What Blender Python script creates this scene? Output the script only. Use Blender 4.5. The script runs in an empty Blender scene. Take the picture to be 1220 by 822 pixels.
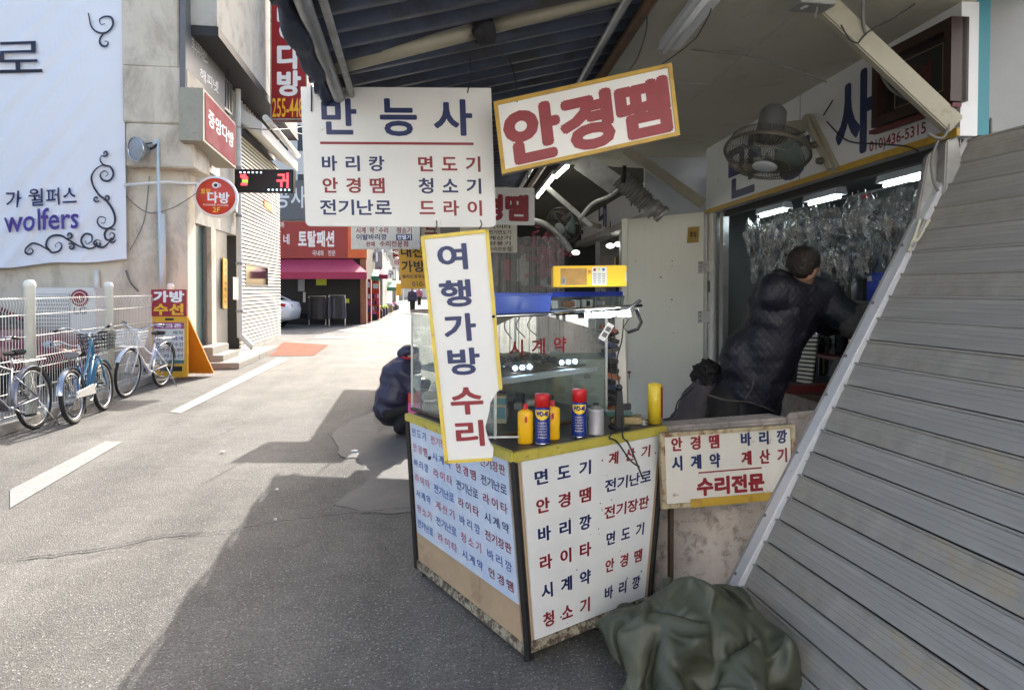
import bpy, bmesh, math, random, zlib, base64, struct
from mathutils import Vector, Matrix, Euler, noise as mnoise
random.seed(7)
S = bpy.context.scene
C = S.collection
R = math.radians

# ------------------------------------------------------------------ camera
YAW, PITCH, F, CX, HOR = R(8.53), R(1.2), 800.0, 610.0, 345.0
CY = HOR + F*math.tan(PITCH)
CAM = Vector((0, 0, 1.5))
cd = bpy.data.cameras.new('camera'); cam = bpy.data.objects.new('camera', cd); C.objects.link(cam)
cam.location = CAM; cam.rotation_euler = (math.pi/2-PITCH, 0, -YAW)
cd.sensor_width = 36; cd.lens = F/1220*36; cd.shift_y = -(411-CY)/1220
cd.clip_start = .05; cd.clip_end = 2000
S.camera = cam
# ------------------------------------------------------------------ sky, sun, exposure
SUNV = Vector((.275, 1.4, 1.0)).normalized()
elev = math.asin(SUNV.z); azim = math.atan2(SUNV.x, SUNV.y)
W = bpy.data.worlds.new('World'); S.world = W; W.use_nodes = True
nt = W.node_tree; nt.nodes.clear()
sk = nt.nodes.new('ShaderNodeTexSky'); sk.sky_type = 'NISHITA'; sk.sun_disc = False
sk.sun_elevation = elev; sk.sun_rotation = azim; sk.dust_density = 5.0; sk.air_density = .9; sk.ozone_density = .9
bgd = nt.nodes.new('ShaderNodeBackground'); bgd.inputs[1].default_value = .15
wo = nt.nodes.new('ShaderNodeOutputWorld')
nt.links.new(sk.outputs[0], bgd.inputs[0]); nt.links.new(bgd.outputs[0], wo.inputs[0])
sl = bpy.data.lights.new('sun', 'SUN'); sl.energy = 2.8; sl.angle = R(.5); sl.color = (1, .955, .885)
so = bpy.data.objects.new('sun', sl); C.objects.link(so)
so.rotation_euler = SUNV.to_track_quat('Z', 'Y').to_euler()
S.view_settings.view_transform = 'Standard'; S.view_settings.look = 'None'
S.view_settings.exposure = 1.72; S.view_settings.gamma = 1
S.cycles.max_bounces = 10; S.cycles.diffuse_bounces = 4; S.cycles.transparent_max_bounces = 16
S.cycles.caustics_reflective = False; S.cycles.caustics_refractive = False

# ------------------------------------------------------------------ where things stand
fw = Vector((math.sin(YAW)*math.cos(PITCH), math.cos(YAW)*math.cos(PITCH), -math.sin(PITCH)))
rt = Vector((math.cos(YAW), -math.sin(YAW), 0)); upv = rt.cross(fw)
fh = Vector((math.sin(YAW), math.cos(YAW), 0))
def ray(px, py): return fw + rt*((px-CX)/F) - upv*((py-CY)/F)
def P(px, py, d): return CAM + ray(px, py)*d
def PZ(px, py, z):
    r = ray(px, py); return CAM + r*((z-CAM.z)/r.z)
def G(px, py): return PZ(px, py, 0)
def PX(px, py, X):
    r = ray(px, py); return CAM + r*(X/r.x)
def PY(px, py, Y):
    r = ray(px, py); return CAM + r*(Y/r.y)
def PN(px, py, o, n):
    r = ray(px, py); return CAM + r*((o-CAM).dot(n)/r.dot(n))
def L(lat, d, z): return rt*lat + fh*d + Vector((0, 0, z))
def lerp(a, b, t): return a + (b-a)*t

# ------------------------------------------------------------------ materials
def mat(name, col, rough=.6, metal=0, n=0, nscale=8, col2=None, bump=0, bscale=60, spec=.5, dirt=None, dscale=3, dlo=.55, dhi=.7, stretch=None, emit=None, estr=0, alpha=None, trans=0, damt=1.0):
    m = bpy.data.materials.new(name); m.use_nodes = True
    t = m.node_tree; b = t.nodes['Principled BSDF']; N = t.nodes.new; K = t.links.new
    b.inputs['Base Color'].default_value = (*col, 1); b.inputs['Roughness'].default_value = rough
    b.inputs['Metallic'].default_value = metal; b.inputs['Specular IOR Level'].default_value = spec
    tc = N('ShaderNodeTexCoord'); mp = N('ShaderNodeMapping'); K(tc.outputs['Object'], mp.inputs[0])
    if stretch: mp.inputs['Scale'].default_value = stretch
    src = None
    if n or col2:
        c2 = col2 or tuple(max(0, c*(1-n)) for c in col)
        t1 = N('ShaderNodeTexNoise'); t1.inputs['Scale'].default_value = nscale; t1.inputs['Detail'].default_value = 8
        t1.inputs['Roughness'].default_value = .65
        K(mp.outputs[0], t1.inputs[0])
        rp = N('ShaderNodeMapRange'); rp.inputs[1].default_value = .3; rp.inputs[2].default_value = .7
        K(t1.outputs[0], rp.inputs[0])
        mx = N('ShaderNodeMix'); mx.data_type = 'RGBA'
        mx.inputs[6].default_value = (*col, 1); mx.inputs[7].default_value = (*c2, 1)
        K(rp.outputs[0], mx.inputs[0]); src = mx.outputs[2]
    if dirt:
        t2 = N('ShaderNodeTexNoise'); t2.inputs['Scale'].default_value = dscale; t2.inputs['Detail'].default_value = 10
        t2.inputs['Roughness'].default_value = .7; t2.inputs['Distortion'].default_value = .4
        K(mp.outputs[0], t2.inputs[0])
        r2 = N('ShaderNodeMapRange'); r2.inputs[1].default_value = dlo; r2.inputs[2].default_value = dhi; r2.inputs[4].default_value = damt
        K(t2.outputs[0], r2.inputs[0])
        m2 = N('ShaderNodeMix'); m2.data_type = 'RGBA'; K(r2.outputs[0], m2.inputs[0])
        if src: K(src, m2.inputs[6])
        else: m2.inputs[6].default_value = (*col, 1)
        m2.inputs[7].default_value = (*dirt, 1); src = m2.outputs[2]
    if src: K(src, b.inputs['Base Color'])
    if bump:
        t3 = N('ShaderNodeTexNoise'); t3.inputs['Scale'].default_value = bscale; t3.inputs['Detail'].default_value = 6
        K(mp.outputs[0], t3.inputs[0])
        bp = N('ShaderNodeBump'); bp.inputs['Strength'].default_value = bump; bp.inputs['Distance'].default_value = .01
        K(t3.outputs[0], bp.inputs['Height']); K(bp.outputs[0], b.inputs['Normal'])
    if emit:
        b.inputs['Emission Color'].default_value = (*emit, 1); b.inputs['Emission Strength'].default_value = estr
    if alpha is not None: b.inputs['Alpha'].default_value = alpha
    if trans: b.inputs['Transmission Weight'].default_value = trans
    return m
def glass(name, tint=(1, 1, 1), refl=1.0, haze=0, hazecol=(.8, .82, .8), rough=.02):
    m = bpy.data.materials.new(name); m.use_nodes = True; t = m.node_tree; t.nodes.clear(); N = t.nodes.new; K = t.links.new
    o = N('ShaderNodeOutputMaterial'); tr = N('ShaderNodeBsdfTransparent'); tr.inputs[0].default_value = (*tint, 1)
    gl = N('ShaderNodeBsdfGlossy'); gl.inputs['Roughness'].default_value = rough
    lw = N('ShaderNodeLayerWeight'); lw.inputs[0].default_value = .5
    pw = N('ShaderNodeMath'); pw.operation = 'POWER'; pw.inputs[1].default_value = 4.5; K(lw.outputs['Facing'], pw.inputs[0])
    ml = N('ShaderNodeMath'); ml.operation = 'MULTIPLY_ADD'; ml.inputs[1].default_value = .9; ml.inputs[2].default_value = .045*refl; ml.use_clamp = True; K(pw.outputs[0], ml.inputs[0])
    mx = N('ShaderNodeMixShader'); K(ml.outputs[0], mx.inputs[0]); K(tr.outputs[0], mx.inputs[1]); K(gl.outputs[0], mx.inputs[2])
    out = mx.outputs[0]
    if haze:
        df = N('ShaderNodeBsdfDiffuse'); df.inputs[0].default_value = (*hazecol, 1)
        tc = N('ShaderNodeTexCoord'); ns = N('ShaderNodeTexNoise'); ns.inputs['Scale'].default_value = 9; ns.inputs['Detail'].default_value = 6
        K(tc.outputs['Object'], ns.inputs[0]); mr = N('ShaderNodeMapRange'); mr.inputs[1].default_value = .35; mr.inputs[2].default_value = .7
        mr.inputs[3].default_value = haze*.3; mr.inputs[4].default_value = haze; K(ns.outputs[0], mr.inputs[0])
        m2 = N('ShaderNodeMixShader'); K(mr.outputs[0], m2.inputs[0]); K(out, m2.inputs[1]); K(df.outputs[0], m2.inputs[2]); out = m2.outputs[0]
    K(out, o.inputs[0]); return m

M_ = {}
def A(k, *a, **kw): M_[k] = mat(k, *a, **kw); return M_[k]
A('sign_white', (.72, .72, .69), .45, n=.1, nscale=3, dirt=(.45, .40, .30), dscale=9, dlo=.64, dhi=.76)
A('sign_white_old', (.66, .62, .52), .5, n=.15, nscale=4, dirt=(.30, .22, .13), dscale=7, dlo=.58, dhi=.72)
A('panel_white', (.76, .77, .75), .4, n=.08, nscale=3, dirt=(.28, .24, .18), dscale=14, dlo=.68, dhi=.74)
A('panel_sky_tint', (.68, .74, .80), .25, col2=(.36, .50, .74), nscale=2.4, dirt=(.60, .68, .76), dscale=5, dlo=.5, dhi=.7)  # blue mottling is sky reflection put into the colour
A('red_paint', (.25, .012, .022), .45, n=.2, nscale=20)
A('faded_red', (.50, .13, .19), .5, n=.25, nscale=12)
A('blue_paint', (.009, .020, .105), .45, n=.2, nscale=20)
A('faded_blue', (.05, .11, .38), .5, n=.25, nscale=12)
A('yellow_trim', (.50, .31, .035), .5, n=.2, nscale=15, dirt=(.28, .16, .04), dscale=16, dlo=.55, dhi=.7)
A('yellow_edge', (.55, .47, .08), .5, n=.2, nscale=12, dirt=(.20, .16, .05), dscale=20, dlo=.55, dhi=.68)
A('black_paint', (.02, .02, .02), .5, n=.4, nscale=20)
A('rubber', (.018, .018, .02), .75, n=.3)
A('wire_black', (.02, .02, .02), .6)
A('wire_grey', (.16, .16, .15), .6)
A('steel', (.45, .46, .46), .38, .85, n=.25, nscale=12)
A('chrome', (.55, .56, .58), .16, 1)
A('galv', (.40, .40, .39), .5, .5, n=.3, nscale=8, dirt=(.18, .14, .10), dscale=8, dlo=.55, dhi=.75)
A('old_wood', (.10, .06, .035), .6, n=.5, nscale=12, stretch=(1, 1, 8))
A('plywood', (.50, .36, .22), .65, n=.25, nscale=4, dirt=(.22, .14, .08), dscale=6, dlo=.58, dhi=.78, bump=.1)
A('rusty_trim', (.42, .38, .28), .7, n=.2, dirt=(.10, .07, .05), dscale=38, dlo=.46, dhi=.54)
A('concrete_wall', (.44, .39, .35), .85, n=.25, nscale=6, dirt=(.20, .17, .15), dscale=18, dlo=.5, dhi=.65, bump=.25, bscale=40)
A('stucco', (.70, .63, .51), .9, n=.1, nscale=2, dirt=(.36, .31, .24), dscale=1.6, dlo=.47, dhi=.68, bump=.12, bscale=30, stretch=(1, 1, .5))
A('stucco_grey', (.52, .49, .42), .9, n=.15, nscale=2, dirt=(.28, .25, .20), dscale=2, dlo=.5, dhi=.75, bump=.15, bscale=30)
A('white_wall', (.75, .74, .70), .8, n=.1, nscale=2)
A('white_metal', (.76, .75, .70), .5, n=.12, nscale=5)
A('siding', (.78, .74, .61), .5, n=.08, nscale=3)
A('dark_gap', (.03, .03, .03), .9)
A('door_green', (.10, .19, .17), .3, n=.2)
A('grey_metal', (.22, .21, .19), .5, .2, n=.2)
A('sign_grey', (.16, .16, .16), .5, n=.15)
A('sign_red', (.30, .010, .014), .4, n=.12, nscale=3)
A('sign_maroon', (.34, .02, .03), .4)
A('pale_white', (.82, .82, .80), .5)
A('yellow_ink', (.85, .48, .03), .5)
A('yellow_board', (.80, .42, .02), .45, n=.1, dirt=(.45, .22, .03), dscale=8, dlo=.6, dhi=.75)
A('orange_board', (.80, .26, .01), .5)
A('awning_pink', (.36, .03, .085), .7, n=.1)
A('bark', (.1, .08, .06), .9)
A('ceiling_panel', (.52, .51, .42), .55, n=.1, nscale=1.5, dirt=(.25, .23, .17), dscale=2.5, dlo=.55, dhi=.8)
A('partition', (.42, .44, .46), .5, n=.1)
A('corrugated', (.10, .12, .18), .45, .3, n=.4, nscale=5, dirt=(.06, .055, .05), dscale=4, dlo=.45, dhi=.65)
A('navy_cloth', (.02, .028, .055), .8, n=.4, nscale=14, col2=(.035, .045, .07), bump=.3)
A('cream_paint', (.36, .34, .26), .5, n=.15, nscale=6, dirt=(.16, .12, .08), dscale=9, dlo=.58, dhi=.75)
A('door_panel', (.80, .79, .68), .45, n=.08, nscale=2, dirt=(.42, .38, .28), dscale=5, dlo=.6, dhi=.8, stretch=(1, 1, .4))
A('teal', (.045, .24, .30), .5, n=.15)
A('fan_body', (.13, .13, .135), .45, n=.15)
A('fan_grille', (.10, .09, .07), .5, .3, n=.2)
A('fan_blade', (.13, .18, .18), .3, alpha=.9)
A('tube_lit', (.9, .95, 1), .4, emit=(.85, .96, 1), estr=12)
A('tube_warm', (.9, .95, .9), .4, emit=(1, 1, .85), estr=6)
A('tube_off', (.68, .70, .72), .35)
A('led', (.9, .95, 1), .3, emit=(.6, .78, 1), estr=14)
A('led_red', (.6, .02, .02), .4, emit=(1, .04, .05), estr=1.6)
A('led_mixed', (.6, .8, .8), .4, emit=(.6, .9, 1), estr=1.5)
A('led_green', (.1, .4, .05), .4, emit=(.25, .5, .05), estr=.7)
A('picture_wood', (.028, .010, .007), .3, n=.4, nscale=6, stretch=(1, 1, 5))
A('picture_dark', (.012, .010, .010), .3, n=.4)
A('gold', (.30, .24, .12), .4, .5)
A('can_blue', (.012, .03, .22), .25)
A('can_red', (.55, .015, .02), .35)
A('can_yellow', (.90, .62, .02), .35)
A('bottle_yellow', (.90, .50, .01), .38)
A('can_grey', (.48, .47, .50), .4, .3, n=.25, nscale=14, dirt=(.65, .65, .66), dscale=10)
A('yellow_plastic', (.66, .48, .03), .4, n=.08, dirt=(.15, .08, .03), dscale=9, dlo=.63, dhi=.68)
A('plastic_black', (.018, .018, .02), .35)
A('counter_top', (.05, .045, .042), .45, n=.4, nscale=6, dirt=(.12, .09, .07), dscale=5)
A('drawer', (.26, .30, .26), .5, n=.12)
A('blue_bin', (.12, .20, .72), .25, alpha=.8)
A('blue_lid', (.03, .06, .40), .4)
A('box_yellow', (.88, .55, .01), .45)
A('box_brown', (.50, .27, .06), .5, n=.35, nscale=30)
A('skin', (.46, .27, .18), .55, n=.1, nscale=10)
A('hair_dark', (.018, .012, .009), .6, n=.5, nscale=60, bump=.8, bscale=90)
A('fur', (.012, .012, .014), .8, n=.6, nscale=40, bump=1, bscale=60)
A('coat_grey', (.075, .065, .08), .7, n=.3, nscale=12, bump=.3, bscale=14)
A('puffer', (.035, .033, .075), .42, n=.3, nscale=10)
A('trousers', (.012, .012, .014), .75, n=.3, bump=.3, bscale=14)
A('sleeve_grey', (.07, .062, .06), .8, n=.3)
A('shoe', (.014, .014, .016), .5)
A('paper', (.72, .72, .68), .7, n=.1)
A('pink', (.75, .10, .35), .5)
A('lime', (.65, .75, .06), .6)
A('shop_dark', (.022, .022, .022), .6, n=.3)
A('shop_mid', (.12, .11, .10), .7, n=.3)
A('box_blue_dark', (.02, .035, .10), .4)
A('cone', (.60, .08, .05), .5)
A('green_awning', (.05, .20, .12), .7)
A('brick_red', (.40, .16, .09), .8, n=.3, nscale=12)
A('wire_white', (.80, .78, .68), .4)
A('basket_white', (.78, .78, .76), .4)
A('bike_silver', (.26, .26, .29), .35, .6)
A('bike_white', (.72, .72, .78), .25)
A('bike_blue', (.05, .18, .30), .3)
A('bike_purple', (.05, .03, .14), .3)
A('car_white', (.78, .79, .80), .18)
A('car_red', (.16, .035, .045), .15)
A('car_glass', (.02, .022, .025), .06)
A('tail_red', (.50, .01, .02), .15)
A('haze_film', (.8, .8, .8), .2)
M_['glass'] = glass('glass', (.95, .98, .97), 1.2, .05)
M_['glass_side'] = glass('glass_side', (.86, .92, .90), 1.8, .26, (.45, .48, .47))
M_['film'] = glass('film', (.90, .92, .92), 3.2, .20, (.34, .35, .35), .16)
M_['curtain'] = glass('curtain', (.85, .87, .87), 4.0, .22, (.36, .36, .34), .2)
M_['banner'] = mat('banner', (.80, .82, .86), .5, n=.05, nscale=1)
for k in ('banner_ink',): A(k, (.012, .016, .04), .5)
A('ink_purple', (.06, .035, .26), .5)

def asphalt():
    m = bpy.data.materials.new('asphalt'); m.use_nodes = True; t = m.node_tree; b = t.nodes['Principled BSDF']; N = t.nodes.new; K = t.links.new
    tc = N('ShaderNodeTexCoord')
    n1 = N('ShaderNodeTexNoise'); n1.inputs['Scale'].default_value = .9; n1.inputs['Detail'].default_value = 9; n1.inputs['Roughness'].default_value = .7
    v = N('ShaderNodeTexVoronoi'); v.inputs['Scale'].default_value = 170
    n2 = N('ShaderNodeTexNoise'); n2.inputs['Scale'].default_value = 70; n2.inputs['Detail'].default_value = 5; n2.inputs['Roughness'].default_value = .8
    for x in (n1, v, n2): K(tc.outputs['Object'], x.inputs[0])
    r1 = N('ShaderNodeValToRGB'); r1.color_ramp.elements[0].position = .32; r1.color_ramp.elements[0].color = (.108, .104, .096, 1)
    r1.color_ramp.elements[1].position = .72; r1.color_ramp.elements[1].color = (.192, .183, .164, 1); K(n1.outputs[0], r1.inputs[0])
    r2 = N('ShaderNodeValToRGB'); r2.color_ramp.elements[0].position = .38; r2.color_ramp.elements[0].color = (.60, .60, .60, 1)
    r2.color_ramp.elements[1].position = .66; r2.color_ramp.elements[1].color = (1.5, 1.49, 1.46, 1); K(n2.outputs[0], r2.inputs[0])
    mx = N('ShaderNodeMix'); mx.data_type = 'RGBA'; mx.blend_type = 'MULTIPLY'; mx.inputs[0].default_value = 1
    K(r1.outputs[0], mx.inputs[6]); K(r2.outputs[0], mx.inputs[7])
    # broad wear: darker patched areas and long tyre-polished bands
    mp2 = N('ShaderNodeMapping'); mp2.inputs['Scale'].default_value = (1.6, .22, 1); K(tc.outputs['Object'], mp2.inputs[0])
    n3 = N('ShaderNodeTexNoise'); n3.inputs['Scale'].default_value = 1.1; n3.inputs['Detail'].default_value = 5; K(mp2.outputs[0], n3.inputs[0])
    r3 = N('ShaderNodeMapRange'); r3.inputs[1].default_value = .35; r3.inputs[2].default_value = .65; r3.inputs[3].default_value = .78; r3.inputs[4].default_value = 1.15; K(n3.outputs[0], r3.inputs[0])
    n4 = N('ShaderNodeTexNoise'); n4.inputs['Scale'].default_value = 9; n4.inputs['Detail'].default_value = 8; n4.inputs['Roughness'].default_value = .75; K(tc.outputs['Object'], n4.inputs[0])
    r4 = N('ShaderNodeMapRange'); r4.inputs[1].default_value = .3; r4.inputs[2].default_value = .7; r4.inputs[3].default_value = .84; r4.inputs[4].default_value = 1.14; K(n4.outputs[0], r4.inputs[0])
    w34 = N('ShaderNodeMath'); w34.operation = 'MULTIPLY'; K(r3.outputs[0], w34.inputs[0]); K(r4.outputs[0], w34.inputs[1])
    mz = N('ShaderNodeVectorMath'); mz.operation = 'SCALE'; K(mx.outputs[2], mz.inputs[0]); K(w34.outputs[0], mz.inputs['Scale'])
    # pale aggregate chips
    cr = N('ShaderNodeSeparateColor'); K(v.outputs['Color'], cr.inputs[0])
    g = N('ShaderNodeMath'); g.operation = 'GREATER_THAN'; g.inputs[1].default_value = .965; K(cr.outputs[0], g.inputs[0])
    m2 = N('ShaderNodeMix'); m2.data_type = 'RGBA'; K(g.outputs[0], m2.inputs[0]); K(mz.outputs[0], m2.inputs[6]); m2.inputs[7].default_value = (.33, .325, .30, 1)
    K(m2.outputs[2], b.inputs['Base Color']); b.inputs['Roughness'].default_value = .8; b.inputs['Specular IOR Level'].default_value = .3
    bp = N('ShaderNodeBump'); bp.inputs['Strength'].default_value = .75; bp.inputs['Distance'].default_value = .006
    ad = N('ShaderNodeMath'); K(v.outputs['Distance'], ad.inputs[0]); K(n2.outputs[0], ad.inputs[1]); K(ad.outputs[0], bp.inputs['Height']); K(bp.outputs[0], b.inputs['Normal'])
    return m
M_['asphalt'] = asphalt()
A('road_paint', (.29, .285, .265), .8, n=.15, nscale=6, dirt=(.19, .185, .17), dscale=30, dlo=.46, dhi=.62, bump=.4, bscale=120)
A('patch', (.165, .158, .142), .8, n=.22, nscale=4, dirt=(.13, .128, .12), dscale=9, dlo=.42, dhi=.62, bump=.5, bscale=90)
A('kerb', (.36, .34, .30), .85, n=.25, nscale=5, bump=.2)
A('crack', (.03, .03, .035), .9)
A('crack_edge', (.115, .11, .10), .9, n=.4, nscale=30)

def quilt():
    m = bpy.data.materials.new('quilted_cloth'); m.use_nodes = True; t = m.node_tree; b = t.nodes['Principled BSDF']; N = t.nodes.new; K = t.links.new
    b.inputs['Base Color'].default_value = (.009, .010, .019, 1); b.inputs['Roughness'].default_value = .6
    tc = N('ShaderNodeTexCoord'); outs = []
    for a in (38, -38):
        mp = N('ShaderNodeMapping'); mp.inputs['Rotation'].default_value = (0, R(a), YAW); K(tc.outputs['Object'], mp.inputs[0])
        w = N('ShaderNodeTexWave'); w.bands_direction = 'X'; w.inputs['Scale'].default_value = 9.5; w.inputs['Distortion'].default_value = 1.2; w.inputs['Detail'].default_value = 1; w.wave_profile = 'SIN'
        K(mp.outputs[0], w.inputs[0]); p = N('ShaderNodeMath'); p.operation = 'POWER'; p.inputs[1].default_value = .3; K(w.outputs[1], p.inputs[0]); outs.append(p)
    ml = N('ShaderNodeMath'); ml.operation = 'MULTIPLY'; K(outs[0].outputs[0], ml.inputs[0]); K(outs[1].outputs[0], ml.inputs[1])
    bp = N('ShaderNodeBump'); bp.inputs['Strength'].default_value = .45; bp.inputs['Distance'].default_value = .005
    K(ml.outputs[0], bp.inputs['Height']); K(bp.outputs[0], b.inputs['Normal'])
    return m
M_['quilt'] = quilt()

# ------------------------------------------------------------------ mesh builder
class M:
    def __init__(s): s.v = []; s.f = []; s.mi = []; s.mats = []; s.cur = 0; s.sm = []; s.smooth = False
    def use(s, k):
        if k not in s.mats: s.mats.append(k)
        s.cur = s.mats.index(k); return s
    def add(s, vs, fs):
        o = len(s.v); s.v += [Vector(x) for x in vs]
        for f in fs: s.f.append([i+o for i in f]); s.mi.append(s.cur); s.sm.append(s.smooth)
        return s
    def box(s, c, size, rot=None):
        x, y, z = (q/2 for q in size); c = Vector(c)
        vs = [Vector((i*x, j*y, k*z)) for i in (-1, 1) for j in (-1, 1) for k in (-1, 1)]
        if rot is not None: vs = [rot @ q for q in vs]
        return s.add([c+q for q in vs], [(0, 1, 3, 2), (4, 6, 7, 5), (0, 4, 5, 1), (2, 3, 7, 6), (0, 2, 6, 4), (1, 5, 7, 3)])
    def hexa(s, p):  # p: 4 bottom/front, 4 top/back in matching order
        return s.add(p, [(3, 2, 1, 0), (4, 5, 6, 7), (0, 1, 5, 4), (1, 2, 6, 5), (2, 3, 7, 6), (3, 0, 4, 7)])
    def slab(s, a, b, c, d, n):  # quad a b c d extruded by vector n
        n = Vector(n); q = [Vector(x) for x in (a, b, c, d)]
        return s.hexa(q + [x+n for x in q])
    def poly(s, pts, n=None):
        k = len(pts); pts = [Vector(p) for p in pts]
        if n is None: return s.add(pts, [tuple(range(k))])
        n = Vector(n)
        return s.add(pts+[p+n for p in pts], [tuple(range(k-1, -1, -1)), tuple(range(k, 2*k))] + [(i, (i+1) % k, (i+1) % k+k, i+k) for i in range(k)])
    def tube(s, path, r, n=8, closed=False, caps=True):
        path = [Vector(p) for p in path]; k = len(path); rs = r if isinstance(r, (list, tuple)) else [r]*k
        vs = []; prev = None
        for i, p in enumerate(path):
            a = path[(i-1) % k] if (closed or i > 0) else p; b = path[(i+1) % k] if (closed or i < k-1) else p
            t = (b-a)
            if t.length < 1e-9: t = Vector((0, 0, 1))
            t.normalize()
            if prev is None:
                h = Vector((0, 0, 1)) if abs(t.z) < .9 else Vector((1, 0, 0)); u = t.cross(h).normalized()
            else:
                u = prev - t*prev.dot(t)
                if u.length < 1e-6: u = t.orthogonal()
                u.normalize()
            prev = u; w = t.cross(u)
            for j in range(n):
                an = 2*math.pi*j/n; vs.append(p + (u*math.cos(an)+w*math.sin(an))*rs[i])
        fs = []
        for i in range(k if closed else k-1):
            i2 = (i+1) % k
            for j in range(n): fs.append((i*n+j, i*n+(j+1) % n, i2*n+(j+1) % n, i2*n+j))
        sm = s.smooth; s.smooth = n >= 6; s.add(vs, fs); s.smooth = sm
        if caps and not closed:
            o = len(s.v)-len(vs)
            s.f.append([o+j for j in range(n-1, -1, -1)]); s.mi.append(s.cur); s.sm.append(False)
            s.f.append([o+(k-1)*n+j for j in range(n)]); s.mi.append(s.cur); s.sm.append(False)
        return s
    def lathe(s, prof, n=20, o=(0, 0, 0), ax=(0, 0, 1)):
        ax = Vector(ax).normalized(); o = Vector(o); u = ax.orthogonal().normalized(); w = ax.cross(u)
        vs = []; fs = []
        for r, z in prof:
            for j in range(n):
                a = 2*math.pi*j/n; vs.append(o + ax*z + (u*math.cos(a)+w*math.sin(a))*max(r, 1e-5))
        for i in range(len(prof)-1):
            for j in range(n): fs.append((i*n+j, i*n+(j+1) % n, (i+1)*n+(j+1) % n, (i+1)*n+j))
        sm = s.smooth; s.smooth = True; s.add(vs, fs); s.smooth = sm; return s
    def torus(s, c, R0, r, ax=(0, 0, 1), n=28, m=8):
        c = Vector(c); ax = Vector(ax).normalized(); u = ax.orthogonal().normalized(); w = ax.cross(u)
        return s.tube([c+(u*math.cos(2*math.pi*i/n)+w*math.sin(2*math.pi*i/n))*R0 for i in range(n)], r, m, closed=True)
    def ball(s, c, r, nu=14, nv=9, rot=None):
        r = r if isinstance(r, (tuple, list)) else (r, r, r); c = Vector(c); vs = []; fs = []
        for i in range(nv+1):
            th = math.pi*i/nv
            for j in range(nu):
                ph = 2*math.pi*j/nu
                q = Vector((r[0]*math.sin(th)*math.cos(ph), r[1]*math.sin(th)*math.sin(ph), r[2]*math.cos(th)))
                if rot is not None: q = rot @ q
                vs.append(c+q)
        for i in range(nv):
            for j in range(nu): fs.append((i*nu+j, (i+1)*nu+j, (i+1)*nu+(j+1) % nu, i*nu+(j+1) % nu))
        sm = s.smooth; s.smooth = True; s.add(vs, fs); s.smooth = sm; return s
    def grid(s, fn, nu, nv, closed=False):
        vs = [fn(i/nu, j/nv) for i in range(nu+1) for j in range(nv+1)]
        fs = [(i*(nv+1)+j, (i+1)*(nv+1)+j, (i+1)*(nv+1)+j+1, i*(nv+1)+j+1) for i in range(nu) for j in range(nv)]
        sm = s.smooth; s.smooth = True; s.add(vs, fs); s.smooth = sm; return s
    def build(s, name, m=None, parent=None, bevel=0, weld=True, solid=0):
        if m and not s.mats: s.mats = [m]
        org = parent_world(parent)
        me = bpy.data.meshes.new(name); me.from_pydata([tuple(q-org) for q in s.v], [], s.f)
        for k in s.mats: me.materials.append(M_[k])
        me.polygons.foreach_set('material_index', s.mi); me.polygons.foreach_set('use_smooth', s.sm)
        bm = bmesh.new(); bm.from_mesh(me)
        if weld: bmesh.ops.remove_doubles(bm, verts=bm.verts, dist=1e-5)
        bmesh.ops.recalc_face_normals(bm, faces=bm.faces)
        if bevel: bmesh.ops.bevel(bm, geom=[e for e in bm.edges if len(e.link_faces) == 2 and e.calc_face_angle(0) > .5], offset=bevel, segments=2, affect='EDGES', clamp_overlap=True)
        if solid: bmesh.ops.solidify(bm, geom=bm.faces[:], thickness=solid)
        bm.to_mesh(me); bm.free(); me.update()
        o = bpy.data.objects.new(name, me); C.objects.link(o)
        if parent: o.parent = parent
        return o
WP = {}
def parent_world(p):
    v = Vector((0, 0, 0))
    while p is not None: v = v + p.location; p = p.parent
    return v
def tag(o, label=None, cat=None, group=None, kind=None):
    if label: o['label'] = label
    if cat: o['category'] = cat
    if group: o['group'] = group
    if kind: o['kind'] = kind
    return o
def thing(name, label, cat, loc=(0, 0, 0), group=None):
    o = bpy.data.objects.new(name, None); C.objects.link(o); o.location = loc; o.empty_display_size = .1
    return tag(o, label, cat, group)
def struct_(name, mb, m=None, **k): return tag(mb.build(name, m, **k), kind='structure')
def copy_tree(o, parent=None):
    c = o.copy(); C.objects.link(c)
    if parent: c.parent = parent
    for ch in list(o.children): copy_tree(ch, c)
    return c
def sag(a, b, drop=.1, n=10):
    a = Vector(a); b = Vector(b); return [lerp(a, b, i/n)-Vector((0, 0, drop*4*(i/n)*(1-i/n))) for i in range(n+1)]
def smoothpath(pts, n=6):
    pts = [Vector(p) for p in pts]; q = [pts[0]]+pts+[pts[-1]]; out = []
    for i in range(1, len(q)-2):
        for k in range(n):
            t = k/n; p0, p1, p2, p3 = q[i-1], q[i], q[i+1], q[i+2]
            out.append(.5*((2*p1)+(p2-p0)*t+(2*p0-5*p1+4*p2-p3)*t*t+(3*p1-p0-3*p2+p3)*t**3))
    return out+[pts[-1]]

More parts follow.
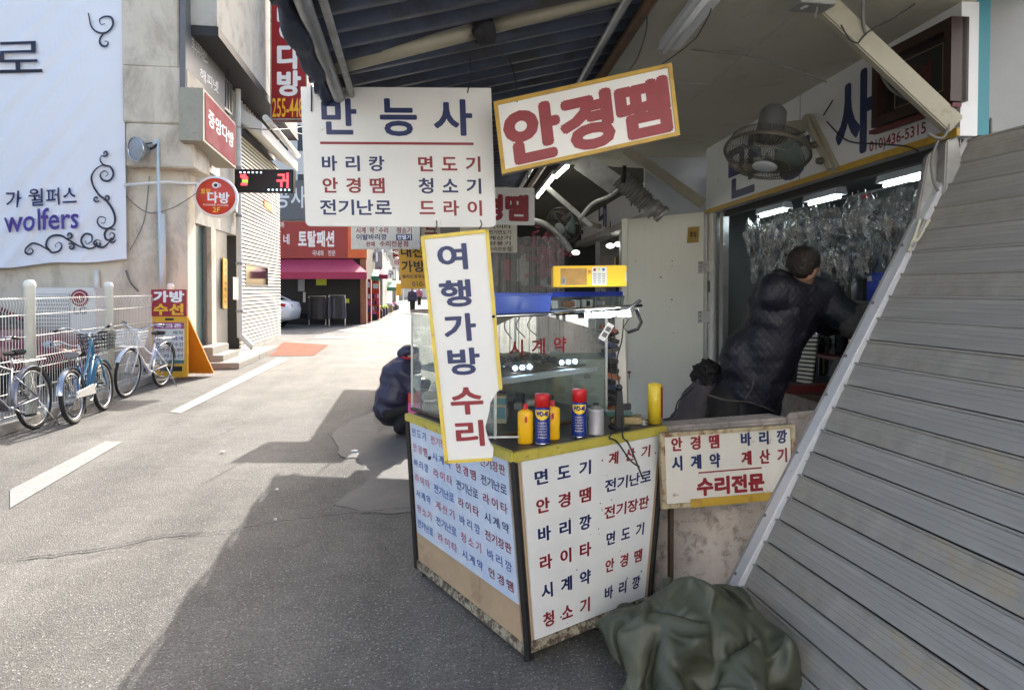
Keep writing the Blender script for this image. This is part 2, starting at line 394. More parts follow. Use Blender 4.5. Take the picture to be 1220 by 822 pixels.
# ------------------------------------------------------------------ lettering
GL = {}
def glyph(ch, bold):
    k = (ch, bold)
    if k in GL: return GL[k]
    cu = bpy.data.curves.new('t', 'FONT'); cu.body = ch; cu.size = 1; cu.offset = bold; cu.resolution_u = 3; cu.fill_mode = 'FRONT'
    o = bpy.data.objects.new('t', cu); C.objects.link(o)
    bpy.context.view_layer.update()
    me = bpy.data.meshes.new_from_object(o.evaluated_get(bpy.context.evaluated_depsgraph_get()))
    vs = [tuple(v.co[:2]) for v in me.vertices]; fs = [tuple(p.vertices) for p in me.polygons]
    bpy.data.objects.remove(o); bpy.data.curves.remove(cu); bpy.data.meshes.remove(me)
    GL[k] = (vs, fs); return GL[k]
def bbox(vs):
    xs = [v[0] for v in vs]; ys = [v[1] for v in vs]; return min(xs), max(xs), min(ys), max(ys)
def is_h(ch): return '\uac00' <= ch <= '\ud7a3'
class Board:
    def __init__(s, tl, tr, bl):
        s.o = Vector(tl); s.U = Vector(tr)-s.o; s.V = Vector(bl)-s.o; s.N = s.V.cross(s.U).normalized()
    def p(s, u, v, n=0): return s.o + s.U*u + s.V*v + s.N*n
    def quad(s, u0, v0, u1, v1, n=0): return [s.p(u0, v0, n), s.p(u1, v0, n), s.p(u1, v1, n), s.p(u0, v1, n)]
    def slab(s, mb, u0=0, v0=0, u1=1, v1=1, n0=-.01, n1=0): return mb.slab(*s.quad(u0, v0, u1, v1, n1), s.N*(n0-n1))
    def write(s, mb, text, u0, v0, u1, v1, bold=.03, n=.0015, pad=.1):
        """one row of writing stretched into the cell u0 v0 u1 v1; heavy strokes are brushed several times"""
        if bold > .014 and text.strip():
            kk = 8 if bold > .024 else 6; rr = (bold-.008)*(u1-u0)/max(1, len(text)) if all(is_h(c) or c == ' ' for c in text) else (bold-.008)*(u1-u0)/max(1, len(text))
            rv = (bold-.008)*(v1-v0)
            if rr:
                for i in range(kk):
                    a = 2*math.pi*i/kk; s.write(mb, text, u0+rr*math.cos(a), v0+rv*math.sin(a), u1+rr*math.cos(a), v1+rv*math.sin(a), .008, n+.00004*(i+1), pad)
            bold = .008
        if all(is_h(c) or c == ' ' for c in text):
            k = len(text); w = (u1-u0)/k
            for i, ch in enumerate(text):
                if ch == ' ': continue
                vs, fs = glyph(ch, bold); x0, x1, y0, y1 = bbox(vs)
                rx0, rx1, ry0, ry1 = REF
                x0 = min(x0, lerp(rx0, x0, .5)); x1 = max(x1, lerp(rx1, x1, .5)); y0 = min(y0, lerp(ry0, y0, .4)); y1 = max(y1, lerp(ry1, y1, .4))
                a0 = u0+i*w+w*pad/2; aw = w*(1-pad)
                mb.add([s.p(a0+(x-x0)/(x1-x0)*aw, v1-(y-y0)/(y1-y0)*(v1-v0), n) for x, y in vs], fs)
        else:
            vs, fs = glyph(text, bold); x0, x1, y0, y1 = bbox(vs)
            mb.add([s.p(u0+(x-x0)/(x1-x0)*(u1-u0), v1-(y-y0)/(y1-y0)*(v1-v0), n) for x, y in vs], fs)
        return mb
    def text(s, parent, text, u0, v0, u1, v1, m, name='lettering', **k):
        mb = M(); s.write(mb, text, u0, v0, u1, v1, **k); return mb.build(name, m, parent, weld=False)
REF = (0, 1, 0, 1)
_x = [bbox(glyph(c, .02)[0]) for c in '만땜광']
REF = (min(b[0] for b in _x), max(b[1] for b in _x), min(b[2] for b in _x), max(b[3] for b in _x))
def frame_of(b, parent, w, m, n0=-.02, n1=.008, name='frame', wu=None, sides='tblr'):
    wu = wu if wu is not None else w*b.V.length/b.U.length
    mb = M()
    if 't' in sides: b.slab(mb, 0, 0, 1, w, n0, n1)
    if 'b' in sides: b.slab(mb, 0, 1-w, 1, 1, n0, n1)
    if 'l' in sides: b.slab(mb, 0, w, wu, 1-w, n0, n1-.0006)
    if 'r' in sides: b.slab(mb, 1-wu, w, 1, 1-w, n0, n1-.0006)
    return mb.build(name, m, parent)

# ------------------------------------------------------------------ bodies: many soft shapes merged into one skin
def soft(name, prims, m, parent, voxel=.012, smooth=6, grow=0, post=None):
    mb = M()
    for p in prims:
        if p[0] == 'c':
            a, b, r0, r1 = Vector(p[1]), Vector(p[2]), p[3]+grow, p[4]+grow; k = max(2, int((b-a).length/(min(r0, r1)*.4))+1)
            for i in range(k+1): mb.ball(lerp(a, b, i/k), lerp(r0, r1, i/k), 12, 8)
        else:
            r = [q+grow for q in p[2]]; mb.ball(p[1], r, 16, 10, p[3] if len(p) > 3 else None)
    org = parent_world(parent)
    me = bpy.data.meshes.new(name); me.from_pydata([tuple(q-org) for q in mb.v], [], mb.f)
    o = bpy.data.objects.new(name, me); C.objects.link(o)
    md = o.modifiers.new('r', 'REMESH'); md.mode = 'VOXEL'; md.voxel_size = voxel; md.use_smooth_shade = True
    ms = o.modifiers.new('s', 'SMOOTH'); ms.factor = .6; ms.iterations = smooth
    bpy.context.view_layer.update()
    me2 = bpy.data.meshes.new_from_object(o.evaluated_get(bpy.context.evaluated_depsgraph_get()))
    o.modifiers.clear(); o.data = me2; bpy.data.meshes.remove(me)
    if post:
        for v in me2.vertices: v.co = post(v.co + org) - org
    me2.materials.clear(); me2.materials.append(M_[m]); me2.polygons.foreach_set('use_smooth', [True]*len(me2.polygons))
    me2.name = name; o.parent = parent; return o
# ================================================================== THE SETTING
g = M(); g.add([(-150, -60, 0), (150, -60, 0), (150, 260, 0), (-150, 260, 0)], [(0, 1, 2, 3)])
struct_('ground', g, 'asphalt')
def sheet(name, pts, m, z, label=None):
    mb = M(); q = [G(*p) for p in pts]; mb.poly([Vector((p.x, p.y, z)) for p in q]); o = struct_(name, mb, m)
    if label: o['label'] = label
    return o
# repaired concrete strip and rough patches by the counter
def rough(pts, k=5, amp=.025, seed=1):
    rnd = random.Random(seed); out = []
    q = [G(*p) for p in pts]
    for i in range(len(q)):
        a, b = q[i], q[(i+1) % len(q)]
        for j in range(k):
            p = lerp(a, b, j/k); out.append(Vector((p.x+rnd.uniform(-amp, amp), p.y+rnd.uniform(-amp, amp), 0)))
    return out
def rsheet(name, pts, m, z, **k):
    mb = M(); mb.poly([Vector((p.x, p.y, z)) for p in rough(pts, **k)]); return struct_(name, mb, m)
rsheet('pavement_patch', [(400, 600), (438, 572), (428, 548), (440, 522), (472, 505), (520, 505), (520, 606), (470, 612), (430, 612)], 'patch', .004, seed=4)
rsheet('pavement_patch', [(395, 520), (420, 500), (445, 492), (452, 520), (438, 548), (410, 545)], 'patch', .0065, seed=9)
# crack with crumbled edges
def ribbon(pts, w, z, seed, jag=.02, k=10):
    rnd = random.Random(seed); q = [G(*p) for p in pts]; mb = M(); line = []
    for i in range(len(q)-1):
        for j in range(k): line.append(lerp(q[i], q[i+1], j/k)+Vector((0, rnd.uniform(-jag, jag), 0)))
    for i in range(len(line)-1):
        a, b = line[i], line[i+1]; wa = w*rnd.uniform(.2, 1.2); d = (b-a).normalized(); nrm = Vector((-d.y, d.x, 0))
        mb.poly([Vector((*(a-nrm*wa)[:2], z)), Vector((*(b-nrm*w*.6)[:2], z)), Vector((*(b+nrm*w*.6)[:2], z)), Vector((*(a+nrm*wa)[:2], z))])
    return mb
if False: struct_('road_crack_edge', ribbon([(20, 668), (70, 662), (125, 654), (190, 640), (250, 634)], .045, .006, 5, .022, 8), 'crack_edge')
struct_('road_crack', ribbon([(20, 668), (70, 662), (125, 654), (190, 640), (250, 634)], .010, .010, 5, .014, 7), 'crack')
struct_('road_crack', ribbon([(60, 672), (110, 664), (150, 652), (180, 646)], .0035, .008, 11, .015, 7), 'crack')
struct_('road_crack', ribbon([(213, 640), (280, 633), (340, 622), (420, 613), (500, 605)], .006, .0125, 3, .012), 'crack')
struct_('road_crack', ribbon([(300, 500), (270, 515), (250, 524)], .004, .008, 8, .02), 'crack')
struct_('road_crack', ribbon([(110, 523), (180, 525), (250, 524), (330, 524)], .004, .011, 8, .02), 'crack')
sheet('road_marking', [(12, 584), (126, 526), (146, 527), (12, 606)], 'road_paint', .006)
sheet('road_marking', [(202, 491), (330, 427), (346, 427), (215, 493)], 'road_paint', .006)
A('pavers_red', (.30, .13, .095), 1.0, spec=.05, n=.25, nscale=5, dirt=(.22, .15, .12), dscale=7)
sheet('brick_pavement', [(318, 424), (338, 408), (392, 411), (374, 424)], 'pavers_red', .008)
for a in ((372, 404), (395, 396), (418, 389)):
    sheet('crosswalk_stripe', [(a[0], a[1]), (a[0]+45, a[1]), (a[0]+50, a[1]-3), (a[0]+10, a[1]-3)], 'road_paint', .012)
FX = G(225, 443).x; WY = G(225, 443).y
def onF(px, py=400, X=None): return PX(px, py, FX if X is None else X)
def yF(px, X=None): return onF(px, 400, X).y
# kerb below the fence, pavement slab by the steps
fenceX = G(128, 473).x
m = M(); m.box((fenceX-.02, (2.0+WY)/2, .055), (.20, WY-2.0, .11)); struct_('kerb', m, 'kerb', bevel=.012)
m = M(); yy = [yF(238), yF(262), yF(289)]
for a, b in ((WY+.3, yF(262)), (yF(262)+.01, yF(289))):
    m.box((FX+.42, (a+b)/2, .055), (.75, b-a, .13))
struct_('pavement_slab', m, 'kerb', bevel=.015)
for i in range(2):
    m = M(); yc = (yF(236)+yF(258))/2; m.box((FX+.20-.09*i, yc, .16+.15*i), (.50-.22*i, yF(258)-yF(236)-.06*i, .16)); struct_('doorstep', m, 'kerb', bevel=.012)

# ================================================================== CORNER BUILDING ON THE LEFT
BT = thing('corner_building', 'beige rendered building with dark door and white slatted shopfront on the left corner', 'building', (FX, WY, 0))
def zF(px, py, X=None): return PX(px, py, FX if X is None else X).z
yA = [WY, yF(233), yF(251), yF(256), yF(273), yF(285), yF(333)]
m = M(); zc = PY(200, 203, WY).z; zu = PY(200, 152, WY).z
m.box(((FX-9)/2-4.5+.0, WY+.2, zc/2), (FX+9-.0, .4, zc)) if False else m.slab((-16, WY, 0), (FX, WY, 0), (FX, WY, zc), (-16, WY, zc), (0, .45, 0))
m.build('wall', 'stucco', BT)
m = M(); m.slab((-16, WY-.001, zc+.001), (FX-.55, WY-.001, zc+.001), (FX-.55, WY-.001, 9.5), (-16, WY-.001, 9.5), (0, .5, 0)); m.build('wall', 'stucco', BT)
# projecting balcony block and ledge at the corner
xb = PY(230, 180, WY-.3).x
m = M(); m.slab((PY(150, 203, WY-.3).x, WY-.3, zc), (xb, WY-.3, zc), (xb, WY-.3, zu-.01), (PY(150, 203, WY-.3).x, WY-.3, zu-.01), (0, 1.0, 0)); m.build('balcony', 'stucco', BT, bevel=.02)
x2 = PY(223, 100, WY-.3).x; zt = PY(200, 80, WY-.3).z
m = M(); m.slab((PY(147, 203, WY-.3).x, WY-.3, zu), (x2, WY-.3, zu), (x2, WY-.3, zt), (PY(147, 203, WY-.3).x, WY-.3, zt), (0, 1.0, 0)); m.build('balcony_wall', 'stucco', BT, bevel=.02)
x3 = PY(213, 60, WY-.25).x
m = M(); m.slab((PY(147, 203, WY-.25).x, WY-.25, zt+.002), (x3, WY-.25, zt+.002), (x3, WY-.25, 9.2), (PY(147, 203, WY-.25).x, WY-.25, 9.2), (0, .9, 0)); m.build('upper_wall', 'stucco', BT, bevel=.02)
# street side, ground floor
zd = zF(242, 268)
def fbox(p0, p1, z0, z1, x0, x1, mb=None):
    mb = mb or M(); a, b = yF(p0), yF(p1); return mb.box(((x0+x1)/2, (a+b)/2, (z0+z1)/2), (x1-x0, b-a, z1-z0))
fbox(226.5, 234, 0, zd, FX-.5, FX-.002).build('pier', 'stucco_grey', BT)
fbox(251, 256, 0, zd, FX-.5, FX+.03).build('pier', 'stucco', BT)
fbox(256, 274, .12, zF(265, 232), FX-.5, FX-.05).build('metal_panel', 'grey_metal', BT)
fbox(226.5, 285, zd, zF(245, 205), FX-.5, FX-.02).build('lintel', 'stucco_grey', BT)
fbox(234.2, 250.8, .42, zd-.02, FX-.16, FX-.12).build('door', 'door_green', BT)
m = M(); fbox(234.2, 236.5, .42, zd-.02, FX-.115, FX-.03, m); fbox(249.3, 250.8, .42, zd-.02, FX-.115, FX-.06, m); m.build('door_frame', 'grey_metal', BT)
fbox(234, 251, .0, .41, FX-.5, FX-.10).build('step', 'kerb', BT)
fbox(222, 285, zF(245, 205)+.002, 9.2, FX-.6, FX-.03).build('upper_wall', 'stucco_grey', BT)
A('door_glass', (.30, .38, .33), .25)
fbox(222, 262, zF(245, 203), zF(245, 200)+2.2, FX-.02, FX+.02).build('wall_panel', 'white_metal', BT)
# slatted shopfront
zb = zF(310, 407); zs = zF(300, 172)
fbox(285, 333, 0, zb, FX-.5, FX+.05).build('plinth', 'stucco_grey', BT)
fbox(285, 333, zb, zs, FX-.5, FX).build('backing', 'dark_gap', BT)
m = M(); zz = zb+.02; a, b = yF(285), yF(333); wy0, wy1 = yF(291), yF(318); wz0, wz1 = zF(304, 341), zF(304, 316)
sp = .092
while zz < zs-.05:
    def sl_(y0, y1, z): m.hexa([(FX+.002, y0, z), (FX+.002, y1, z), (FX+.045, y1, z), (FX+.045, y0, z), (FX+.002, y0, z+.062), (FX+.002, y1, z+.062), (FX+.028, y1, z+.062), (FX+.028, y0, z+.062)])
    if zz+.05 > wz0 and zz < wz1: sl_(a, wy0, zz); sl_(wy1, b, zz)
    else: sl_(a, b, zz)
    zz += sp
tag(m.build('siding_slats', 'siding', BT), kind='stuff')
w = M(); w.slab((FX+.05, wy0, wz0), (FX+.05, wy1, wz0), (FX+.05, wy1, wz0+.04), (FX+.05, wy0, wz0+.04), (-.06, 0, 0)); w.slab((FX+.05, wy0, wz1-.04), (FX+.05, wy1, wz1-.04), (FX+.05, wy1, wz1), (FX+.05, wy0, wz1), (-.06, 0, 0))
w.box((FX+.02, wy0+.02, (wz0+wz1)/2), (.058, .04, wz1-wz0-.082)); w.box((FX+.02, wy1-.02, (wz0+wz1)/2), (.058, .04, wz1-wz0-.082)); wf = w.build('window', 'grey_metal', BT)
w = M(); w.box((FX+.015, (wy0+wy1)/2, (wz0+wz1)/2), (.01, wy1-wy0-.09, wz1-wz0-.09)); w.build('pane', 'car_glass', wf)
# lean-to over the shopfront, upper windows, overhanging storey
XO = FX+.55
a, b = yF(285), yF(334)
m = M(); z0 = zF(300, 172); z1 = PX(300, 140, XO).z
m.hexa([(FX, a, z0+.25), (FX, b, z0+.25), (XO, b, z0-.05), (XO, a, z0-.05), (FX, a, z0+.62), (FX, b, z0+.62), (XO, b, z0+.22), (XO, a, z0+.22)]); m.build('eave', 'white_wall', BT)
m = M(); m.tube([(XO+.06, a+.1, z0+.36), (XO+.06, b-.3, z0+.36)], .075, 10); m.build('gutter', 'white_metal', BT)
zo = PX(284, 66, XO).z
fbox(285, 334, z0+.25, zo, FX-.5, FX-.12).build('wall', 'grey_metal', BT)
n_ = 6
for i in range(n_):
    ya, yb = lerp(a, b, i/n_)+.12, lerp(a, b, (i+1)/n_)-.12
    f = M(); 
    for (q0, q1, r0, r1) in ((ya, yb, z0+.66, z0+.74), (ya, yb, zo-.16, zo-.08), (ya, ya+.07, z0+.74, zo-.16), (yb-.07, yb, z0+.74, zo-.16), ((ya+yb)/2-.03, (ya+yb)/2+.03, z0+.74, zo-.16)):
        f.box((FX-.08, (q0+q1)/2, (r0+r1)/2), (.07, q1-q0, r1-r0))
    f = f.build('window', 'white_metal', BT)
    q = M(); q.box((FX-.10, (ya+yb)/2, (z0+zo)/2+.3), (.01, yb-ya-.12, zo-z0-.9)); q.build('pane', 'pale_white' if i % 3 != 1 else 'car_glass', f)
m = M(); a2 = yF(262, XO); m.box(((FX-.5+XO)/2, (a2+b)/2, (zo+9.5)/2), (XO-FX+.5, b-a2, 9.5-zo)); m.build('upper_storey', 'stucco_grey', BT)
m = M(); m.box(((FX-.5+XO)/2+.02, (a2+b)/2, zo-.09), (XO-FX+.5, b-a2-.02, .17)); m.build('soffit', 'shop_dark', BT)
# barred dark window beside the grey sign, small meter boxes
f = fbox(263, 276, zF(268, 132), zF(268, 62), FX-.02, FX+.02); f = f.build('window', 'shop_dark', BT)
for k in range(5):
    q = M(); y = lerp(yF(263), yF(276), k/4); q.box((FX+.04, y, (zF(268, 132)+zF(268, 62))/2), (.03, .05, zF(268, 62)-zF(268, 132))); q.build('bar', 'steel', f)
for k in range(3):
    q = M(); z = lerp(zF(268, 132), zF(268, 62), k/2); q.box((FX+.05, (yF(263)+yF(276))/2, z), (.03, yF(276)-yF(263), .05)); q.build('bar', 'steel', f)
q = M(); q.box((FX+.06, yF(277), 3.4), (.12, .22, .32)); tag(q.build('meter_box', 'galv', bevel=.01), 'small grey meter box on the facade above the drainpipe clamp', 'meter box')
# drainpipe
dp = thing('drainpipe', 'pale grey drainpipe beside the slatted shopfront with elbow at the pavement', 'pipe', (FX+.08, yF(281), 0))
m = M(); y = yF(281); m.tube(smoothpath([(FX+.09, y, 7.5), (FX+.09, y, 3), (FX+.09, y, .62), (FX+.12, y+.02, .42), (FX+.38, y-.05, .16)]), .065, 12); m.build('pipe', 'white_metal', dp)
for z in (1.0, 2.1, 3.2, 4.3):
    m = M(); m.lathe([(.075, -.03), (.08, -.02), (.08, .02), (.075, .03)], 12, (FX+.09, y, z)); m.build('clamp', 'galv', dp)
# white pipe and conduit on the wall that faces us
def wallpipe(name, pts, r, m, label, cat='pipe', n=8):
    mb = M(); mb.tube(pts, r, n); o = mb.build(name, m); return tag(o, label, cat)
def onW(px, py, off=.06): return PY(px, py, WY-off)
wallpipe('wall_pipe', [onW(193, 255, .1), onW(194, 345, .1)], .06, 'white_metal', 'short thick white pipe on the beige wall above the folding sign')
wallpipe('wall_conduit', [onW(115, 322), onW(116, 352)], .045, 'white_metal', 'thin pipe below the banner edge above the air conditioner')
wallpipe('wall_cable', smoothpath([onW(192, 24), onW(186, 90), onW(180, 165), onW(176, 200)]), .008, 'wire_grey', 'thin dark cable running down the beige wall above the floodlight', 'cable', 5)
wallpipe('wall_cable', smoothpath([onW(178, 210), onW(172, 262), onW(155, 298)]), .008, 'wire_grey', 'thin cable drooping from the floodlight to the banner edge', 'cable', 5)
wallpipe('wall_cable', smoothpath([onW(148, 232), onW(175, 253), onW(205, 248), onW(238, 228)]), .008, 'wire_grey', 'thin cable sagging across the wall to the round sign', 'cable', 5)
wallpipe('banner_rope', smoothpath([onW(150, 322), onW(156, 337), onW(165, 347)]), .018, 'wire_grey', 'frayed rope end hanging from the banner corner', 'rope', 5)
wallpipe('sign_arm', [onW(148, 221, .3), onW(200, 217, .35), P(238, 220, 12.4)], .03, 'white_metal', 'white horizontal pipe arm reaching to the round red sign', 'bracket')
# floodlight on its pole
fl = thing('floodlight', 'round glass floodlight on a pale blue pole in front of beige wall', 'floodlight', tuple(onW(190, 345, .35)))
m = M(); m.tube(smoothpath([onW(192, 340, .35), onW(190, 260, .35), onW(188, 180, .35), onW(188, 168, .35), onW(182, 172, .4)], 4), .028, 8); A('pole_blue', (.50, .62, .70), .4); m.build('pole', 'pole_blue', fl)
c = onW(163, 178, .55); ax = (Vector((-.55, -.8, -.12))).normalized()
m = M(); m.lathe([(.03, -.22), (.07, -.2), (.12, -.12), (.19, -.02), (.205, .02)], 24, c, ax); m.build('reflector', 'steel', fl)
m = M(); m.lathe([(.0, .035), (.12, .03), (.195, .012)], 24, c, ax); m.use('chrome'); m.torus(c+ax*.02, .2, .012, ax); A('lamp_glass', (.42, .46, .50), .12, n=.5, nscale=9, stretch=(3, 3, 30)); m2 = m; m2.mats[0] = m2.mats[0]
m = M(); m.use('lamp_glass').lathe([(.0, .035), (.12, .03), (.195, .012)], 24, c, ax); m.use('chrome').torus(c+ax*.02, .2, .012, ax); m.build('lens', None, fl)
m = M(); m.tube([c-ax*.2, onW(183, 176, .4), onW(188, 172, .35)], .02, 6); m.tube([c-ax*.15+Vector((0, 0, .1)), onW(184, 170, .4)], .012, 6); m.build('bracket', 'rubber', fl)

# ------------------------------------------------------------------ banner on the wall
bn = thing('banner', 'large pale banner with scroll border and Korean word on the beige wall', 'banner', (PY(75, 200, WY).x, WY-.1, 1.6))
bx0 = PY(-60, 200, WY-.12); bTL, bTR, bBL = PY(-60, -60, WY-.12), PY(147, -60, WY-.12), PY(-60, 322, WY-.12)
B = Board(bTL, bTR, bBL); B.V.x = 0
def bw(u, v):
    p = B.p(u, v); px = u; t = u*5.5+v*9.0
    d = .034*math.sin(t*4+2*math.sin(v*3))*(1-abs(u-.45))*min(1, (1-u)*5) + .012*math.sin(t*9.3+1)*min(1, (1-u)*6)
    edge = .06*math.sin(u*8) * (v**8)
    return p + Vector((0, -.02-abs(d)*1.2, 0)) + Vector((0, 0, .015*(v**20)*math.sin(u*14)-edge*.12))
m = M(); m.grid(bw, 120, 60); m.build('sheet', 'banner', bn)
def bpix(px, py): 
    u = (px+60)/207; v = (py+60)/382; p = bw(u, v); return p+Vector((0, -.050, 0))
def btext(t, x0, y0, x1, y1, mt, bold):
    mb = M(); bb = Board((x0, 0, y0), (x1, 0, y0), (x0, 0, y1)); bb.N = Vector((0, 0, 0)); bb.write(mb, t, 0, 0, 1, 1, bold=bold, n=0, pad=.12)
    mb.v = [bpix(v.x, v.z) for v in mb.v]; return mb.build('lettering', mt, bn, weld=False)
btext('로', -12, 50, 55, 94, 'banner_ink', .0)
btext('가', 3, 231, 24, 252, 'ink_blue' if 'ink_blue' in M_ else 'blue_paint', .012)
btext('월퍼스', 31, 230, 90, 251, 'blue_paint', .012)
btext('wolfers', 1, 254, 91, 281, 'ink_purple', .012)
def spiral(cx, cy, r0, r1, a0, turns, n=26):
    return [(cx+lerp(r0, r1, i/n)*math.cos(a0+turns*2*math.pi*i/n), cy+lerp(r0, r1, i/n)*math.sin(a0+turns*2*math.pi*i/n)) for i in range(n+1)]
def stroke(pts, w=1.4):
    mb = M(); k = len(pts)
    for i in range(k-1):
        (x0, y0), (x1, y1) = pts[i], pts[i+1]; d = math.hypot(x1-x0, y1-y0) or 1; nx, ny = -(y1-y0)/d, (x1-x0)/d
        w0 = w*(.35+.65*math.sin(math.pi*min(1, (i+3)/(k*.9)))); 
        mb.poly([bpix(x0-nx*w0, y0-ny*w0), bpix(x1-nx*w0, y1-ny*w0), bpix(x1+nx*w0, y1+ny*w0), bpix(x0+nx*w0, y0+ny*w0)])
    return mb
def curl(*lists):
    mb = M()
    for l in lists:
        s_ = stroke(l); mb.add(s_.v, s_.f)
    mb.build('scroll_ornament', 'banner_ink', bn, weld=False)
def cr2(pts): return [(p.x, p.y) for p in smoothpath([(x, y, 0) for x, y in pts], 7)]
curl(spiral(124, 191, 4, .6, 2.6, -1.3), cr2([(120, 193), (118, 198), (122, 205), (129, 207), (133, 213), (133, 219), (129, 224), (122, 224), (118, 220), (118, 215), (123, 212), (127, 216), (124, 219)]),
     cr2([(124, 204), (115, 208), (108, 217), (108, 228), (115, 240), (125, 249), (132, 260), (135, 270), (133, 279), (125, 283), (117, 280), (113, 274), (116, 268), (123, 270), (122, 276), (118, 275)]),
     spiral(113, 246, 4, .6, .6, 1.2), spiral(125, 245, 4, .6, 2.6, -1.2))
curl(cr2([(135, 285), (127, 283), (122, 289), (124, 296), (131, 297), (134, 291), (130, 288), (128, 292)]), spiral(131, 297, 4, .6, 0, 1.2),
     cr2([(128, 299), (121, 305), (114, 304), (109, 300), (113, 296), (118, 298)]), cr2([(112, 303), (104, 306), (96, 302), (93, 295), (98, 288), (106, 290), (107, 297), (101, 300), (98, 296)]),
     cr2([(104, 306), (92, 303), (82, 297), (72, 290), (62, 288), (54, 292), (52, 301), (58, 309), (67, 308), (71, 301), (67, 297), (62, 300), (64, 303)]),
     spiral(80, 289, 4, .6, 2.2, -1.3), spiral(81, 303, 4.5, .6, 4, 1.3), spiral(115, 301, 3.5, .5, 4, -1.2),
     cr2([(54, 306), (46, 300), (36, 296), (28, 300), (26, 305), (31, 309), (36, 306), (33, 302), (30, 305)]))
curl(cr2([(106, 20), (109, 36), (118, 44), (128, 43), (135, 35), (134, 26), (126, 24), (119, 28), (121, 34), (126, 33)]), cr2([(124, 44), (119, 52), (121, 59), (127, 60), (129, 55), (125, 54)]))

# ------------------------------------------------------------------ signs on the corner building
def boardthing(name, label, cat, tl, tr, bl, thick, back, group=None, bevel=.004, part='panel'):
    b = Board(tl, tr, bl); t = thing(name, label, cat, tuple(b.p(.5, 1, 0)), group)
    mb = M(); b.slab(mb, n0=-thick); mb.build(part, back, t, bevel=bevel); return b, t
# grey sign high on the facade
b, t = boardthing('wall_sign', 'dark grey signboard with small white writing high on the facade', 'sign', PX(221, -12, FX+.1), PX(268, 42, FX+.1), PX(221, 120, FX+.1), .1, 'sign_grey')
b.V = Vector((0, 0, b.V.z)); b.text(t, '하나파이낸스', .12, .36, .5, .50, 'pale_white', bold=0); b.text(t, '해피넷', .3, .58, .8, .70, 'pale_white', bold=.01)
# pink lightbox
b, t = boardthing('lightbox_sign', 'faded pink lightbox sign with cream edge projecting over the dark door', 'sign', PX(242, 105, FX+.45), PX(281, 148, FX+.45), PX(242, 168, FX+.45), .4, 'cream_paint')
b.V = Vector((0, 0, b.V.z)); A('pink_face', (.40, .09, .10), .9, spec=.05, col2=(.46, .22, .20), nscale=1.2)
mb = M(); b.slab(mb, .04, .05, .97, .95, 0, .012); mb.build('face', 'pink_face', t); b.text(t, '중앙다방', .1, .3, .9, .62, 'pale_white', n=.014, bold=.02)
# round sign
c = P(258, 235, 12.4); ax = Vector((.12, -1, 0)).normalized()
t = thing('round_sign', 'round red coffee house sign with white rim on the corner', 'sign', tuple(c))
m = M(); m.lathe([(0, -.09), (.36, -.09), (.375, -.06), (.375, .07), (.36, .085), (0, .085)], 40, c, ax); m.build('drum', 'pale_white', t)
A('sign_orange_red', (.66, .07, .035), .35); m = M(); m.lathe([(0, .09), (.335, .09), (.336, .08)], 40, c, ax); m.build('face', 'sign_orange_red', t)
r_ = Vector((0, 0, 1)).cross(-ax).normalized()*-1; r_ = Vector((1, .12, 0)).normalized(); dn = Vector((0, 0, -1)); o_ = c-r_*.34-dn*.34+ax*.092
b = Board(o_, o_+r_*.68, o_+dn*.68); b.N = ax
b.text(t, '다방', .28, .38, .85, .68, 'pale_white', bold=.035, n=.002); b.text(t, '호랑', .12, .30, .38, .44, 'yellow_ink', n=.002); b.text(t, 'COFFEE HOUSE', .18, .71, .82, .755, 'pale_white', n=.002, bold=0); b.text(t, '2F', .42, .79, .6, .92, 'yellow_ink', n=.002)
m = M(); cc = b.p(.5, .2, .003); m.lathe([(0, .002), (.055, .002), (.06, 0)], 18, cc, ax); m.torus(cc+r_*.06, .025, .008, ax, 12, 5); m.build('cup_emblem', 'pale_white', t); m = M(); m.lathe([(0, .006), (.032, .006)], 14, cc, ax); m.build('coffee', 'banner_ink', t)
# LED sign
b, t = boardthing('led_sign', 'black LED display sign with glowing red Korean letter', 'sign', P(280, 202, 13.9), P(350, 202.5, 13.9), P(280, 229, 13.9), .12, 'plastic_black')
frame_of(b, t, .07, 'rubber', -.12, .02)
b.text(t, '귀', .70, .15, .93, .80, 'led_red', bold=.03)
m = M()
for i in range(6): b.slab(m, .08+i*.07, .1, .105+i*.07, .16, 0, .004)
for i in range(6): b.slab(m, .56+i*.07, .86, .585+i*.07, .92, 0, .004)
m.build('light_dots', 'led_mixed', t)
m = M(); b.slab(m, .09, .22, .19, .36, 0, .003); b.slab(m, .12, .32, .22, .44, 0, .004); b.slab(m, .10, .60, .21, .70, 0, .003); m.build('red_flower', 'led_red', t)
m = M(); b.slab(m, .12, .46, .22, .58, 0, .003); m.build('leaves', 'led_green', t)
# red vertical sign
d = 16.5
b, t = boardthing('vertical_sign', 'tall red projecting sign with white Korean letters and yellow phone number', 'sign', P(322, -60, d), P(366, -60, d), P(322, 143, d), .25, 'sign_red')
frame_of(b, t, .008, 'galv', -.25, .01)
for ch, (y0, y1) in {'랑': (-2, 46), '다': (53, 82), '방': (85, 114)}.items(): b.text(t, ch, .15, (y0+60)/203, .85, (y1+60)/203, 'pale_white', bold=.045)
b.text(t, '255-4486', .05, (117+60)/203, 1.02, (140+60)/203, 'yellow_ink', bold=.01)
